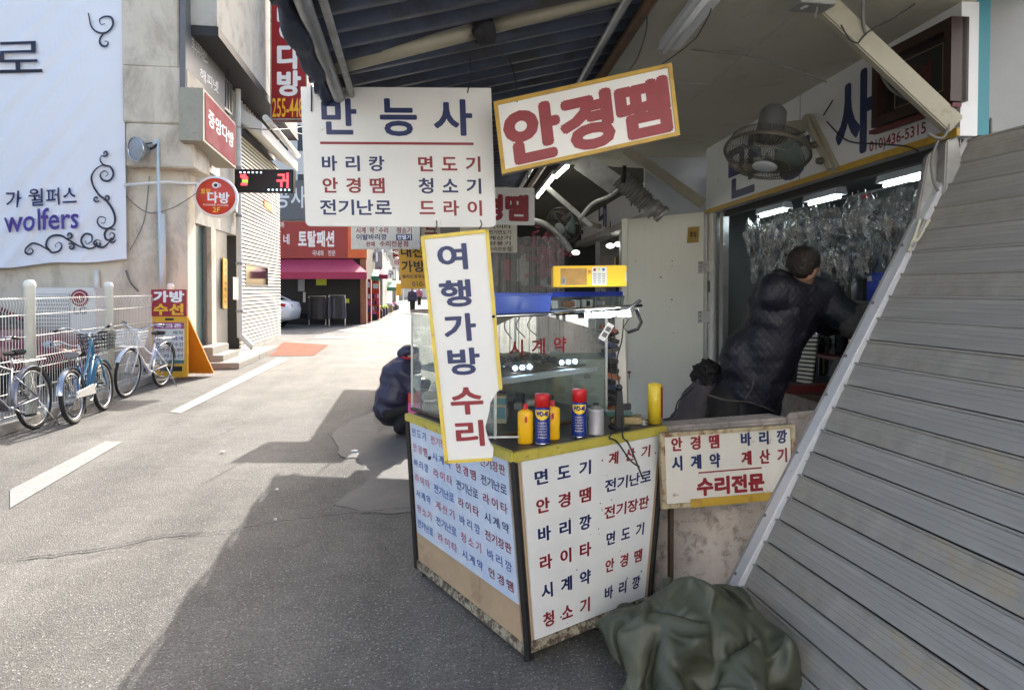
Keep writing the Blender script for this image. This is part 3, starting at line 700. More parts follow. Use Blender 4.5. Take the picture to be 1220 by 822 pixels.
# small yellow strip sign and little notices on the metal panel
b, t = boardthing('strip_sign', 'narrow yellow vertical strip sign on the metal panel beside the door', 'sign', PX(266, 307, FX), PX(271, 309, FX), PX(266, 367, FX), .02, 'yellow_board')
for i in range(7): b.text(t, '안경점시계수'[i % 6], .2, .06+i*.13, .8, .15+i*.13, 'blue_paint', bold=0)
b, t = boardthing('small_notice', 'small white notice on the drainpipe side', 'notice', PX(278, 330, FX+.17), PX(284, 331, FX+.17), PX(278, 357, FX+.17), .01, 'paper')
b, t = boardthing('orange_light', 'small orange warning sticker on the white slats', 'sticker', PX(315, 238, FX+.06), PX(325, 246, FX+.06), PX(315, 246, FX+.06), .03, 'orange_board')
# overhead wires along the facade
for i, (a_, b_, dr) in enumerate((((205, 40, 12.2), (336, 205, 22), .15), ((264, 20, 14), (262, 110, 15), .0), ((270, 15, 14), (272, 95, 14), 0), ((262, 120, 14.5), (360, 160, 25), .1), ((274, 150, 14), (372, 148, 20), .12))):
    m = M(); m.tube(sag(P(*a_), P(*b_), dr), .012, 5)
    tag(m.build('overhead_wire', 'wire_black'), 'thin black overhead wire strung along the upper facade on the left', 'wire', 'overhead wires on the facade')

# ------------------------------------------------------------------ rear yard fence
fn = thing('mesh_fence', 'white welded wire mesh fence with round posts between road and yard', 'fence', (fenceX, yF(130, fenceX), .1))
ys = [PX(q, 400, fenceX).y for q in (36, 130)]; dy = ys[1]-ys[0]; posts = [ys[0]-dy, ys[0], ys[1]]
endy = WY-.35
for y in posts+[endy]:
    m = M(); m.lathe([(0, .08), (.055, .08), (.055, 1.52), (.062, 1.53), (.062, 1.56), (.045, 1.60), (0, 1.61)], 14, (fenceX, y, 0)); m.build('post', 'wire_white', fn)
for a, b in zip(posts, posts[1:]+[endy]):
    m = M(); a += .06; b -= .06; k = int((b-a)/.055)
    for i in range(k+1):
        y = a+(b-a)*i/k; m.tube([(fenceX, y, .14), (fenceX, y, .62), (fenceX+.022, y, .68), (fenceX, y, .74), (fenceX, y, 1.26), (fenceX+.022, y, 1.33), (fenceX, y, 1.42)], .0032, 4, caps=False)
    tag(m.build('mesh_wires', 'wire_white', fn), kind='stuff')
    m = M()
    for z in (.16, .40, .62, .74, .98, 1.22, 1.40): m.tube([(fenceX+.004, a, z), (fenceX+.004, b, z)], .005, 5)
    m.build('rail', 'wire_white', fn)

# ------------------------------------------------------------------ car builder
def car(label, paint, loc, rz, group=None):
    t = thing('parked_car', label, 'car', (0, 0, 0), group)
    st = [(-2.3, .62, .70, .74), (-2.22, .78, .35, 1.02), (-1.75, .88, .26, 1.10), (-1.2, .91, .24, 1.08), (-.3, .92, .24, 1.0), (.6, .92, .24, .98), (1.3, .90, .24, .93), (1.9, .84, .26, .84), (2.25, .70, .34, .70), (2.33, .55, .45, .60)]
    def ring(x, hw, z0, z1):
        out = []
        for j in range(24):
            a = 2*math.pi*j/24; cy, cz = math.cos(a), math.sin(a); e = .45
            out.append(Vector((x, math.copysign(abs(cy)**e, cy)*hw, (z0+z1)/2+math.copysign(abs(cz)**e, cz)*(z1-z0)/2)))
        return out
    def loft(rs):
        mb = M(); mb.smooth = True; vs = [p for r in rs for p in r]; n = 24
        fs = [(i*n+j, i*n+(j+1) % n, (i+1)*n+(j+1) % n, (i+1)*n+j) for i in range(len(rs)-1) for j in range(n)]
        fs += [tuple(range(n)), tuple(range((len(rs)-1)*n, len(rs)*n))]; mb.add(vs, fs); return mb
    loft([ring(*s) for s in st]).build('body', paint, t)
    cs = [(-1.75, .70, .9, 1.12), (-1.3, .70, .9, 1.30), (-.75, .68, .9, 1.43), (.1, .67, .9, 1.45), (.7, .68, .9, 1.30), (1.25, .72, .85, .98)]
    loft([ring(*s) for s in cs]).build('windows', 'car_glass', t)
    rf = [(-.95, .60, 1.30, 1.445), (-.7, .64, 1.33, 1.46), (0, .64, 1.36, 1.478), (.3, .60, 1.35, 1.46)]
    loft([ring(*s) for s in rf]).build('roof', paint, t)
    m = M()
    for s in (-1, 1): m.tube([(-1.85, s*.73, 1.06), (-1.3, s*.71, 1.30), (-.75, s*.675, 1.42), (.15, s*.67, 1.44), (.72, s*.69, 1.28), (1.25, s*.74, .97)], .03, 6); m.tube([(-.15, s*.735, 1.0), (-.15, s*.665, 1.42)], .03, 6)
    m.build('pillars', paint, t)
    for x in (-1.4, 1.4):
        for s in (-1, 1):
            wl = bpy.data.objects.new('wheel', None); C.objects.link(wl); wl.parent = t; wl.location = (x, s*.80, .32)
            q = M(); o = (x, s*.80, .32); q.lathe([(.2, -.11), (.30, -.11), (.325, -.08), (.325, .08), (.30, .11), (.2, .11)], 28, o, (0, s, 0)); q.build('tyre', 'rubber', wl)
            q = M(); q.lathe([(0, .07), (.05, .09), (.07, .06), (.19, .09), (.215, .115), (.22, .0)], 20, o, (0, s, 0)); q.build('rim', 'steel', wl)
    for s in (-1, 1):
        q = M(); q.hexa([(-2.29, s*.40, .80), (-2.12, s*.80, .84), (-1.9, s*.88, .90), (-2.1, s*.55, .9), (-2.27, s*.40, .93), (-2.1, s*.82, .97), (-1.88, s*.90, .99), (-2.1, s*.5, .99)]); q.build('tail_light', 'tail_red', t)
        q = M(); q.ball((2.12, s*.55, .70), (.12, .17, .07)); q.build('headlight', 'lamp_glass', t)
        q = M(); q.ball((.75, s*.98, 1.02), (.08, .10, .07)); q.build('mirror', paint, t)
    q = M(); q.box((-2.30, 0, .74), (.03, .5, .12)); q.build('number_plate', 'paper', t)
    t.location = loc; t.rotation_euler = (0, 0, rz); return t
q = G(338, 392); car('white saloon car parked behind the slatted shopfront with its red tail light showing', 'car_white', (q.x-1.9, q.y+.9, 0), R(180-8))
car('dark red car parked behind the mesh fence beside the air conditioner', 'car_red', (PY(103, 400, WY-2.0).x-2.4, WY-2.0, 0), R(2))

# ------------------------------------------------------------------ outdoor air conditioner
da = P(60, 400, 1); ya = WY-.75
def AC(px, py, off=0): return PY(px, py, ya-off)
tl, tr, br = AC(36, 343), AC(113, 343), AC(113, 452)
t = thing('air_conditioner', 'pale grey outdoor air conditioner unit with round red emblem under the banner', 'air conditioner', (tl.x, ya, 0))
m = M(); m.slab(tl, tr, (tr.x, ya, .12), (tl.x, ya, .12), (0, .55, 0)); m.build('casing', 'white_metal', t, bevel=.02)
m = M(); m.slab(AC(40, 350, .01), AC(84, 350, .01), AC(84, 440, .01), AC(40, 440, .01), (0, .02, 0)); m.build('side_panel', 'partition', t)
m = M()
for i in range(20):
    z = lerp(AC(40, 352).z, AC(40, 438).z, i/19); m.box(((AC(42, 350).x+AC(82, 350).x)/2, ya-.02, z), (AC(82, 350).x-AC(42, 350).x, .012, .03))
tag(m.build('louvres', 'white_metal', t), kind='stuff')
cc = AC(95, 355, .01); m = M(); m.lathe([(0, .01), (.135, .01), (.14, 0)], 28, cc, (0, -1, 0)); m.build('emblem', 'sign_red', t)
b = Board(AC(90, 349, .025), AC(101, 349, .025), AC(90, 361, .025)); m = M(); m.torus(cc+Vector((0, -.014, 0)), .1, .007, (0, -1, 0), 20, 4); b.write(m, 'L', .42, .25, .65, .72, n=.004); m.build('emblem_mark', 'pale_white', t)
b = Board(AC(88, 366, .012), AC(103, 366, .012), AC(88, 374, .012)); b.text(t, 'LG', 0, 0, 1, 1, 'sign_grey', bold=.03)

# ------------------------------------------------------------------ folding A sign
ad = P(205, 400, 11.1); b0 = G(184, 455); b1 = G(226, 452)
d0 = 11.0
TL, TR, BL_ = P(181, 377, d0), P(223, 377, d0), P(181, 449, d0)
b, t = boardthing('folding_sign', 'yellow plastic folding pavement sign topped by a dark red board', 'sign', TL, TR, P(181, 449.5, d0), .05, 'yellow_board', bevel=.01)
t.name = 'folding_sign'
mb = M(); bk = [b.p(.02, 0, -.05), b.p(.98, 0, -.05), b.p(1.28, 1.0, -.62), b.p(.3, 1.0, -.62)]; mb.slab(*bk, (0, .04, 0)); mb.build('rear_leaf', 'orange_board', t)
mb = M(); b.slab(mb, .38, .03, .62, .065, 0, .006); mb.build('handle_slot', 'dark_gap', t)
mb = M(); b.slab(mb, .22, .82, .86, .90, 0, .004); mb.build('foot_slot', 'dark_gap', t, bevel=.01)
mb = M(); b.slab(mb, .06, .1, .92, .78, 0, .006); mb.build('poster', 'paper', t)
A('ink_header', (.35, .06, .22), .5)
mb = M(); b.slab(mb, .06, .1, .92, .205, .006, .008); mb.build('poster_header', 'ink_header', t); b.text(t, '샤크존', .14, .12, .86, .185, 'pale_white', n=.010, bold=.03)
for i, (s_, mm) in enumerate((('가방 제작', 'blue_paint'), ('가죽 염색', 'ink_purple'), ('벨트지갑수선', 'blue_paint'), ('핸드폰케이스제작', 'red_paint'), ('지퍼수선', 'blue_paint'))):
    b.text(t, s_, .1, .235+i*.095, .9, .30+i*.095, mm, n=.0075, bold=.015)
mb = M(); b.slab(mb, .06, .715, .92, .775, .006, .008); mb.build('phone_strip', 'door_green', t)
b2 = Board(P(180, 345, d0), P(222, 345, d0), P(180, 377, d0)); mb = M(); b2.slab(mb, n0=-.03); mb.build('top_board', 'sign_maroon', t)
b2.text(t, '가방', .05, .06, .95, .47, 'pale_white', bold=.05); b2.text(t, '수선', .05, .53, .95, .94, 'yellow_ink', bold=.045)
# ================================================================== RED SHOP AND THE FAR STREET
D = 29.0
def block(name, label, px0, px1, d, ztop, depth, wall, cat='building', wins=None, group=None):
    a, b = P(px0, 400, d), P(px1, 400, d); a.z = b.z = 0
    t = thing(name, label, cat, tuple((a+b)/2), group); up = Vector((0, 0, ztop))
    dirb = Vector((0, 1, 0))*depth
    m = M(); m.slab(a, b, b+up, a+up, dirb); m.build('wall', wall, t)
    if wins:
        nx, z0, dz, hh = wins; W_ = (b-a); u = W_.normalized()
        z = z0
        while z+hh < ztop:
            for i in range(nx):
                c = lerp(a, b, (i+.5)/nx); w = W_.length/nx*.62
                q = M(); q.slab(c-u*w/2+Vector((0, -.03, z)), c+u*w/2+Vector((0, -.03, z)), c+u*w/2+Vector((0, -.03, z+hh)), c-u*w/2+Vector((0, -.03, z+hh)), (0, .05, 0)); f = q.build('window', 'white_metal', t)
                q = M(); q.slab(c-u*(w/2-.07)+Vector((0, -.05, z+.07)), c+u*(w/2-.07)+Vector((0, -.05, z+.07)), c+u*(w/2-.07)+Vector((0, -.05, z+hh-.07)), c-u*(w/2-.07)+Vector((0, -.05, z+hh-.07)), (0, .015, 0)); q.build('pane', 'car_glass', f)
            # street side windows
            for k in range(max(1, int(depth/3))):
                y = a.y+1.2+k*3
                if y+1.4 > a.y+depth: break
                q = M(); q.box((b.x+.02, y+.6, z+hh/2), (.06, 1.5, hh)); f = q.build('window', 'white_metal', t)
                q = M(); q.box((b.x+.045, y+.6, z+hh/2), (.03, 1.35, hh-.15)); q.build('pane', 'car_glass', f)
            z += dz
    return t, a, b
t, a, b = block('clothes_shop', 'red fronted clothes shop with pink awning at the end of the street', 300, 437, D, 4.35, 7, 'shop_dark')
q = M(); q.slab(b+Vector((-.25, -.2, 0)), b+Vector((0, -.2, 0)), b+Vector((0, -.2, 4.2)), b+Vector((-.25, -.2, 4.2)), (0, .19, 0)); q.build('pillar', 'brick_red', t)
bd = Board(P(305, 264, D-.4), P(437, 264, D-.4), P(305, 308, D-.4)); q = M(); bd.slab(q, n0=-.25); q.build('fascia', 'sign_red', t)
A('fascia_orange', (.75, .20, .02), .45, col2=(.55, .03, .02), nscale=.8)
q = M(); bd.slab(q, .83, .02, .995, .98, 0, .01); q.build('fascia_picture', 'fascia_orange', t)
def fx(px): return (px-305)/132
bd.text(t, '네', fx(337), .34, fx(345.5), .62, 'pale_white', bold=.02); bd.text(t, '토탈패션', fx(355), .26, fx(399), .68, 'pale_white', bold=.04, n=.015)
bd.text(t, '예화', fx(330), .02, fx(339), .17, 'pale_white', bold=.01); bd.text(t, '국내화 전문', fx(372), .78, fx(400), .93, 'pale_white', bold=.01, n=.014)
# awning
A0, A1, A2, A3 = P(305, 310, D-.4), P(420, 310, D-.4), P(437, 325, D-2.2), P(305, 325, D-2.2)
q = M(); q.poly([A0, A1, A2, A3], (0, 0, .03)); q.poly([A3, A2, A2-Vector((0, 0, .25)), A3-Vector((0, 0, .25))], (0, .02, 0)); q.poly([A1, A1-Vector((0, 0, .2)), A2-Vector((0, 0, .25)), A2], (-.02, 0, 0)); q.build('awning', 'awning_pink', t)
for (x0, x1, k) in ((332, 352, 'shop_dark'), (354, 372, 'car_glass'), (374, 392, 'car_glass'), (395, 426, 'shop_dark')):
    q = M(); q.slab(P(x0, 380, D-.02), P(x1, 380, D-.02), P(x1, 330, D-.02), P(x0, 330, D-.02), (0, .04, 0)); q.build('shop_window', k, t)
for (x0, y0, x1, y1, k) in ((376.5, 328, 389, 340, 'lime'), (355, 333, 363, 347, 'partition'), (408, 356, 416, 361, 'lime'), (361, 348, 364, 360, 'paper')):
    q = M(); q.slab(P(x0, y1, D-.1), P(x1, y1, D-.1), P(x1, y0, D-.1), P(x0, y0, D-.1), (0, .02, 0)); o = q.build('notice', k, t)
def rack(px0, px1, y0, d, label):
    p0, p1 = P(px0, y0, d), P(px1, y0, d); t = thing('clothes_rack', label, 'clothes rack', (p0.x, p0.y, 0), 'clothes racks outside the red shop')
    q = M(); q.tube([(p0.x, p0.y, 0), p0, p1, (p1.x, p1.y, 0)], .025, 5); q.build('rail', 'steel', t)
    for i in range(7):
        c = lerp(p0, p1, (i+.5)/7); q = M(); k = random.choice(['shop_dark', 'trousers', 'puffer', 'coat_grey'])
        q.hexa([c+Vector((-.09, -.2, -.95)), c+Vector((.09, -.2, -.95)), c+Vector((.09, .2, -.95)), c+Vector((-.09, .2, -.95)), c+Vector((-.05, -.16, -.05)), c+Vector((.05, -.16, -.05)), c+Vector((.05, .16, -.05)), c+Vector((-.05, .16, -.05))]); q.build('garment', k, t, bevel=.03)
rack(392, 411, 352, D-1.6, 'rack of dark trousers under the pink awning nearest the corner'); rack(368, 388, 353, D-1.0, 'rack of dark clothes in front of the red shop door')
c = G(423, 381.5); t = thing('traffic_cone', 'red traffic cone with white band by the red shop corner', 'cone', tuple(c))
q = M(); q.box(c+Vector((0, 0, .02)), (.4, .4, .04)); q.build('base', 'cone', t); q = M(); q.lathe([(.16, .04), (.09, .42), (.075, .5), (.03, .78), (0, .79)], 12, c); q.build('body', 'cone', t); q = M(); q.lathe([(.095, .42), (.07, .55)], 12, c); q.build('band', 'pale_white', t)
# building above / behind the red shop
t, a, b = block('office_building', 'grey office building with dark signboard rising behind the red shop', 286, 372, 36, 22, 8, 'white_wall', wins=(4, 6.2, 2.6, 1.5))
bd = Board(P(325, 215, 35.6), P(372, 215, 35.6), P(325, 262, 35.6)); q = M(); bd.slab(q, n0=-.2); q.build('signboard', 'sign_grey', t); bd.text(t, '공사', .03, .15, .85, .7, 'pale_white', bold=.02)
t, a, b = block('street_building', 'pale narrow building right behind the red shop corner', 372, 456, 38, 8.5, 14, 'stucco_grey', wins=(4, 3.6, 2.6, 1.4), group=None)
specs = [(405, 462, 52, 13, 12, 'stucco', 'beige building with many windows farther down the left side of the street'),
         (400, 472, 70, 15, 16, 'stucco', 'white building farther down the left side of the street'),
         (300, 480, 92, 24, 20, 'stucco_grey', 'tall grey building closing the left side of the far street'),
         (468, 560, 130, 24, 20, 'white_wall', 'pale tall building at the far end of the street')]
for (x0, x1, d, zt, dep, mt_, lb) in specs: block('street_building', lb, x0, x1, d, zt, dep, mt_, wins=(4, 3.6, 3.0, 1.5))
def vend(px0, px1, py0, d, label, col):
    a, b = P(px0, 400, d), P(px1, 400, d); a.z = b.z = .05; h = P(px0, py0, d).z
    t = thing('vending_machine', label, 'vending machine', tuple(a), 'red machines outside the shops'); q = M(); q.slab(a, b, b+Vector((0, 0, h)), a+Vector((0, 0, h)), (0, .8, 0)); q.build('cabinet', col, t, bevel=.02)
    for r in range(3):
        for k in range(3):
            q = M(); c = lerp(a, b, (k+.5)/3)+Vector((0, -.02, h*.28+r*h*.16)); q.box(c, ((b-a).length*.22, .03, h*.11)); q.build('display_item', ['paper', 'sign_grey', 'blue_paint', 'pink'][(r+k) % 4], t)
    q = M(); q.slab(lerp(a, b, .1)+Vector((0, -.012, h*.8)), lerp(a, b, .9)+Vector((0, -.012, h*.8)), lerp(a, b, .9)+Vector((0, -.012, h*.93)), lerp(a, b, .1)+Vector((0, -.012, h*.93)), (0, .01, 0)); q.build('header', 'pale_white', t)
vend(429, 442, 334, 30, 'red vending machine with picture panels beside the red shop', 'sign_red'); vend(443.5, 452, 336, 33, 'narrower orange red machine behind the first red one', 'sign_orange_red')
# shop signs / awnings down the left of the far street
def fsign(px0, y0, px1, y1, d, m, label, txt=None, tm='pale_white', cat='sign', grp='small far shop signs'):
    b = Board(P(px0, y0, d), P(px1, y0, d), P(px0, y1, d)); t = thing('shop_sign', label, cat, tuple(b.p(.5, 1)), grp)
    q = M(); b.slab(q, n0=-.15); q.build('panel', m, t)
    if txt: b.text(t, txt, .12, .2, .88, .8, tm)
    return b, t
fsign(447, 282, 455, 300, 36, 'pale_white', 'upright white sign above the red machines', None)
fsign(461, 321, 470, 332, 40, 'pale_white', 'white round-cornered sign with dark swirl emblem', '구', 'blue_paint')
fsign(468, 296, 477, 306, 46, 'sign_red', 'red sign with pale mark next to the yellow banner', '약', 'pale_white')
fsign(468, 308, 477, 318, 47, 'paper', 'pale sign below the red one next to the yellow banner', '의', 'faded_red')
fsign(472, 338, 478, 352, 42, 'yellow_board', 'upright yellow sign on the far pavement')
def aw(px0, px1, y0, y1, d, m, label):
    a, b = P(px0, y0, d), P(px1, y1, d-1.4); t = M(); t.poly([a, (b.x, a.y, a.z), b, (a.x, b.y, b.z)], (0, 0, .04)); t.poly([(a.x, b.y, b.z), b, b-Vector((0, 0, .2)), (a.x, b.y, b.z-.2)], (0, .02, 0))
    tag(t.build('shop_awning', m), label, 'awning')
aw(437, 451, 322, 330, 34, 'green_awning', 'small green awning past the red shop'); aw(449, 462, 320, 328, 38, 'awning_pink', 'faded pink awning past the green one'); aw(462, 477, 335, 343, 44, 'green_awning', 'dark green awning before the yellow sign')
rnd = random.Random(3)
for i in range(9):
    px = 444+i*3.4; d = 33+i*2.2; c = G(px, 345+1200/d); s_ = rnd.uniform(.3, .6)
    t = thing('goods_crate', 'goods crate of mixed stock on the pavement by the far shops', 'crate', tuple(c), 'goods crates outside the far shops'); q = M(); q.box(c+Vector((0, 0, s_*.4)), (s_*1.3, s_, s_*.8)); q.build('box', rnd.choice(['shop_mid', 'box_blue_dark', 'green_awning', 'plywood', 'shop_dark']), t, bevel=.03)
    q = M()
    for k in range(5): q.ball(c+Vector((rnd.uniform(-.5, .5)*s_, rnd.uniform(-.3, .3)*s_, s_*.85)), rnd.uniform(.08, .16), 8, 6)
    tag(q.build('stock', rnd.choice(['lime', 'pink', 'paper', 'brick_red']), t), kind='stuff')
# walkers far off
def walker(px, py, h, label, top, low, skin='skin', face=0):
    c = G(px, py); t = thing('person', label, 'person', tuple(c)); s_ = h/1.75
    def q(x, y, z): return c+Vector((x, y, z))*s_
    body = [('c', q(.09, 0, .08), q(.09, .02, .5), .055, .065), ('c', q(.09, .02, .5), q(.08, 0, .92), .07, .095), ('c', q(-.09, -.1, .1), q(-.09, .02, .5), .055, .065), ('c', q(-.09, .02, .5), q(-.08, 0, .92), .07, .095),
            ('e', q(0, 0, 1.0), (.17, .12, .15)), ('e', q(0, 0, 1.28), (.19, .13, .25)), ('c', q(.2, 0, 1.43), q(.27, 0, 1.12), .06, .05), ('c', q(.27, 0, 1.12), q(.25, -.06, .86), .045, .035),
            ('c', q(-.2, 0, 1.43), q(-.27, 0, 1.12), .06, .05), ('c', q(-.27, 0, 1.12), q(-.25, -.06, .86), .045, .035), ('c', q(0, 0, 1.4), q(0, 0, 1.58), .06, .055), ('e', q(0, -.01, 1.65), (.08, .095, .115))]
    soft('body', body, skin, t, .03, 2)
    soft('coat', body[4:10], top, t, .03, 3, grow=.035); soft('trousers', body[:5], low, t, .03, 2, grow=.02)
    soft('hair', [('e', q(0, .02, 1.68), (.095, .105, .11))], 'hair_dark', t, .03, 1)
walker(491.5, 373, 1.6, 'person in a dark blue coat walking down the middle of the far street', 'puffer', 'trousers')
walker(499.5, 364, 1.65, 'person in a dull pink coat farther down the street', 'faded_red', 'trousers')
walker(455, 362, 1.7, 'person standing among the goods outside the far shops', 'green_awning', 'trousers')

# ================================================================== SIGNS HANGING OVER THE STREET NEAR THE STALLS
d = 9.5
b, t = boardthing('hanging_sign', 'weathered white sign listing clock, medicine and clipper repair behind the main sign', 'sign', P(418, 250, d), P(500, 250, d), P(418, 297, d), .04, 'sign_white_old')
def q4(b, t, s_, x0, y0, x1, y1, X0, Y0, W_, H_, m, **k): b.text(t, s_, (x0-X0)/W_, (y0-Y0)/H_, (x1-X0)/W_, (y1-Y0)/H_, m, **k)
for s_, x0, y0, x1, y1, m_ in (('시계', 424, 271, 436, 278, 'red_paint'), ('약', 440, 271, 446, 278, 'red_paint'), ('수리', 451, 271, 463, 278, 'red_paint'), ('이발바리깡', 424, 279, 461, 286, 'blue_paint'), ('판매', 436, 288, 447, 294, 'red_paint'), ('수리전문점', 452, 287, 487, 294, 'red_paint'), ('청소기', 472, 271, 491, 278, 'red_paint'), ('면도기', 424, 262, 445, 269, 'blue_paint')):
    q4(b, t, s_, x0, y0, x1, y1, 418, 250, 82, 47, m_, bold=.03)
mb = M(); b.slab(mb, (472-418)/82, (279-250)/47, (491-418)/82, (286.5-250)/47, 0, .002); mb.build('blue_block', 'blue_paint', t); q4(b, t, '전열기', 473, 280, 490, 285.5, 418, 250, 82, 47, 'pale_white', n=.004)
mb = M(); mb.tube([b.p(.1, 0), b.p(.1, -.9)], .008, 5); mb.tube([b.p(.9, 0), b.p(.9, -.9)], .008, 5); mb.build('hanger', 'wire_black', t)
b, t = boardthing('hanging_sign', 'white sign with large dark red letters mostly hidden behind the tall narrow sign', 'sign', P(502, 248, 8.6), P(524, 248, 8.6), P(502, 282, 8.6), .04, 'sign_white_old'); b.text(t, '드', .15, .5, .9, .95, 'red_paint', bold=.03)
b, t = boardthing('yellow_banner', 'yellow banner with black Korean letters hanging over the far stalls', 'banner', P(474, 292, 12), P(512, 292, 12), P(478, 344, 12), .02, 'yellow_board')
b.text(t, '내신', .05, .03, .8, .28, 'black_paint', bold=.03); b.text(t, '가방', .05, .36, .8, .62, 'black_paint', bold=.03); b.text(t, '열쇠도장우산', .05, .68, .8, .76, 'black_paint'); b.text(t, '010-', .35, .84, .75, .95, 'black_paint', bold=.01)

# ------------------------------------------------------------------ unseen buildings added behind the viewpoint to bounce sunlight into the stall
A('bounce_white', (.68, .70, .72), .85, n=.1, nscale=1)
def rear(x0, x1, y, zt, depth, m_, label, n):
    t = thing('street_building', label, 'building', ((x0+x1)/2, y, 0)); q = M(); q.slab((x0, y, 0), (x1, y, 0), (x1, y, zt), (x0, y, zt), (0, -depth, 0)); q.build('wall', m_, t)  # added unseen building, only bounces sunlight
    for i in range(n):
        for z in (3.9, 6.8):
            c = Vector((lerp(x0, x1, (i+.5)/n), y+.03, z)); q = M(); q.box(c+Vector((0, 0, .6)), (1.3, .1, 1.3)); f = q.build('window', 'white_metal', t); q = M(); q.box(c+Vector((0, .06, .6)), (1.15, .02, 1.15)); q.build('pane', 'car_glass', f)
rear(-9, 1.2, -9.0, 10, 6, 'bounce_white', 'pale sunlit building closing the street behind the viewpoint', 3)  # added unseen building to bounce sunlight
rear(1.4, 11, -7.0, 9, 6, 'bounce_white', 'pale grey sunlit building behind the viewpoint on the stall side', 3)  # added unseen building to bounce sunlight

# more signs, poles and wires down the far street
rn = random.Random(21); cols_ = ['sign_red', 'paper', 'yellow_board', 'blue_lid', 'green_awning', 'sign_grey', 'orange_board', 'pale_white']
for i in range(14):
    d = 34+i*4; xl = 441+i*2.2; y0 = 345-rn.uniform(30, 72)*34/d*1.2; w = rn.uniform(5, 9); h = rn.uniform(6, 14)
    fsign(xl, y0, xl+w, y0+h, d, rn.choice(cols_), 'small projecting shop sign along the far left side of the street', rn.choice(['약', '옷', '술', '차', '책']), rn.choice(['rubber', 'sign_maroon', 'blue_paint']), grp='projecting signs along the far street')
for i, (px, d) in enumerate(((452, 40), (470, 58))):
    c = G(px, 345+1200/d); q = M(); q.tube([c, c+Vector((0, 0, 8))], .13, 8); q.tube([c+Vector((-.8, 0, 7.3)), c+Vector((.8, 0, 7.3))], .06, 6); tag(q.build('utility_pole', 'galv'), ['utility pole beside the red machines', 'utility pole farther off near the small red sign'][i], 'pole')
for i in range(7):
    q = M(); a = P(440+i*3, 262+i*6, 38); b_ = P(520, 240+i*9, 30+i*3); q.tube(sag(a, b_, .35), .02, 4); tag(q.build('street_wire', 'wire_black'), 'thin wire strung across the far street', 'wire', 'wires across the far street')
# ================================================================== SHOP ON THE RIGHT: wall line
SO = P(1130, 345, 3.0); SO.z = 0; SO = L(2.0, 3.0, 0)
SD = (L(-.0725, 1, 0)).normalized(); SN = Vector((-SD.y, SD.x, 0))  # SN points to the street
def W3(px, py, off=0): return PN(px, py, SO+SN*off, SN)
def wp(s, off, z): return SO + SD*s + SN*off + Vector((0, 0, z))
def sW(px): return (W3(px, 345)-SO).dot(SD)
s0, s1 = sW(1150), sW(847)
zt, zbm = 2.75, 2.17
# concrete wall beneath the window
lat = .03
shop = thing('shop_building', 'dim shop front with white blue-lettered fascia, yellow edging and open window', 'shop', tuple(wp(1.5, 0, 0)))
m = M(); m.slab(wp(-.3, .0, 0), wp(s1+.2, .0, 0), wp(s1+.2, .0, .82), wp(-.3, 0, .82), -SN*.15); m.build('lower_wall', 'concrete_wall', shop)
b = Board(wp(s1, .05, zt), wp(s0-.02, .05, zt), wp(s1, .05, zbm)); m = M(); b.slab(m, n0=-.08); A('fascia_white', (.70, .72, .74), .45, n=.08, nscale=2, dirt=(.36, .36, .33), dscale=3, dlo=.58, dhi=.8); m.build('fascia', 'fascia_white', shop)
m = M(); b.slab(m, 0, .94, 1, 1.0, .001, .015); m.build('yellow_edge', 'yellow_trim', shop)
def fW(s_, x0, y0, x1, y1, mt, **k):  # writing on the fascia between pixel corners (left, right columns)
    sA, sB = sW(x0), sW(x1); u0, u1 = (sA-s1)/(s0-.02-s1), (sB-s1)/(s0-.02-s1); b.text(shop, s_, u0, y0, u1, y1, mt, **k)
fW('만', 872, .16, 912, .90, 'blue_paint', bold=.03); fW('능', 930, .16, 975, .90, 'blue_paint', bold=.03); fW('사', 1003, .12, 1050, .86, 'blue_paint', bold=.045); fW('010)436-5315', 1045, .80, 1113, .92, 'red_paint', bold=.02)
# seams of the fascia panels
m = M()
for px in (960,): u = (sW(px)-s1)/(s0-.02-s1); b.slab(m, u, 0, u+.002, .94, 0, .001)
m.build('seam', 'wire_grey', shop)
# window frame and jambs
m = M(); sj = s1
m.slab(wp(sj+.02, .03, .82), wp(sj-.12, .03, .82), wp(sj-.12, .03, zbm), wp(sj+.02, .03, zbm), -SN*.06); m.build('jamb', 'white_metal', shop, bevel=.004)
m = M(); m.slab(wp(sj-.14, .02, .82), wp(sj-.17, .02, .82), wp(sj-.17, .02, zbm), wp(sj-.14, .02, zbm), -SN*.08); m.slab(wp(sj-.22, .01, .82), wp(sj-.30, .01, .82), wp(sj-.30, .01, zbm), wp(sj-.22, .01, zbm), -SN*.05); m.build('jamb', 'steel', shop)
m = M(); p_ = wp(sj-.05, .035, P(852, 348, 6).z); m.slab(p_+SD*.02, p_-SD*.02, p_-SD*.02+Vector((0, 0, .1)), p_+SD*.02+Vector((0, 0, .1)), SN*.008); m.build('latch', 'wire_grey', shop)
m = M(); m.slab(wp(sj, .02, .80), wp(-.4, .02, .80), wp(-.4, .02, .84), wp(sj, .02, .84), -SN*.14); m.build('sill', 'old_wood', shop)
m = M(); m.slab(wp(sj, .0, zbm-.05), wp(0, .0, zbm-.05), wp(0, .0, zbm-.002), wp(sj, .0, zbm-.002), -SN*.05); m.build('head_rail', 'dark_gap', shop)
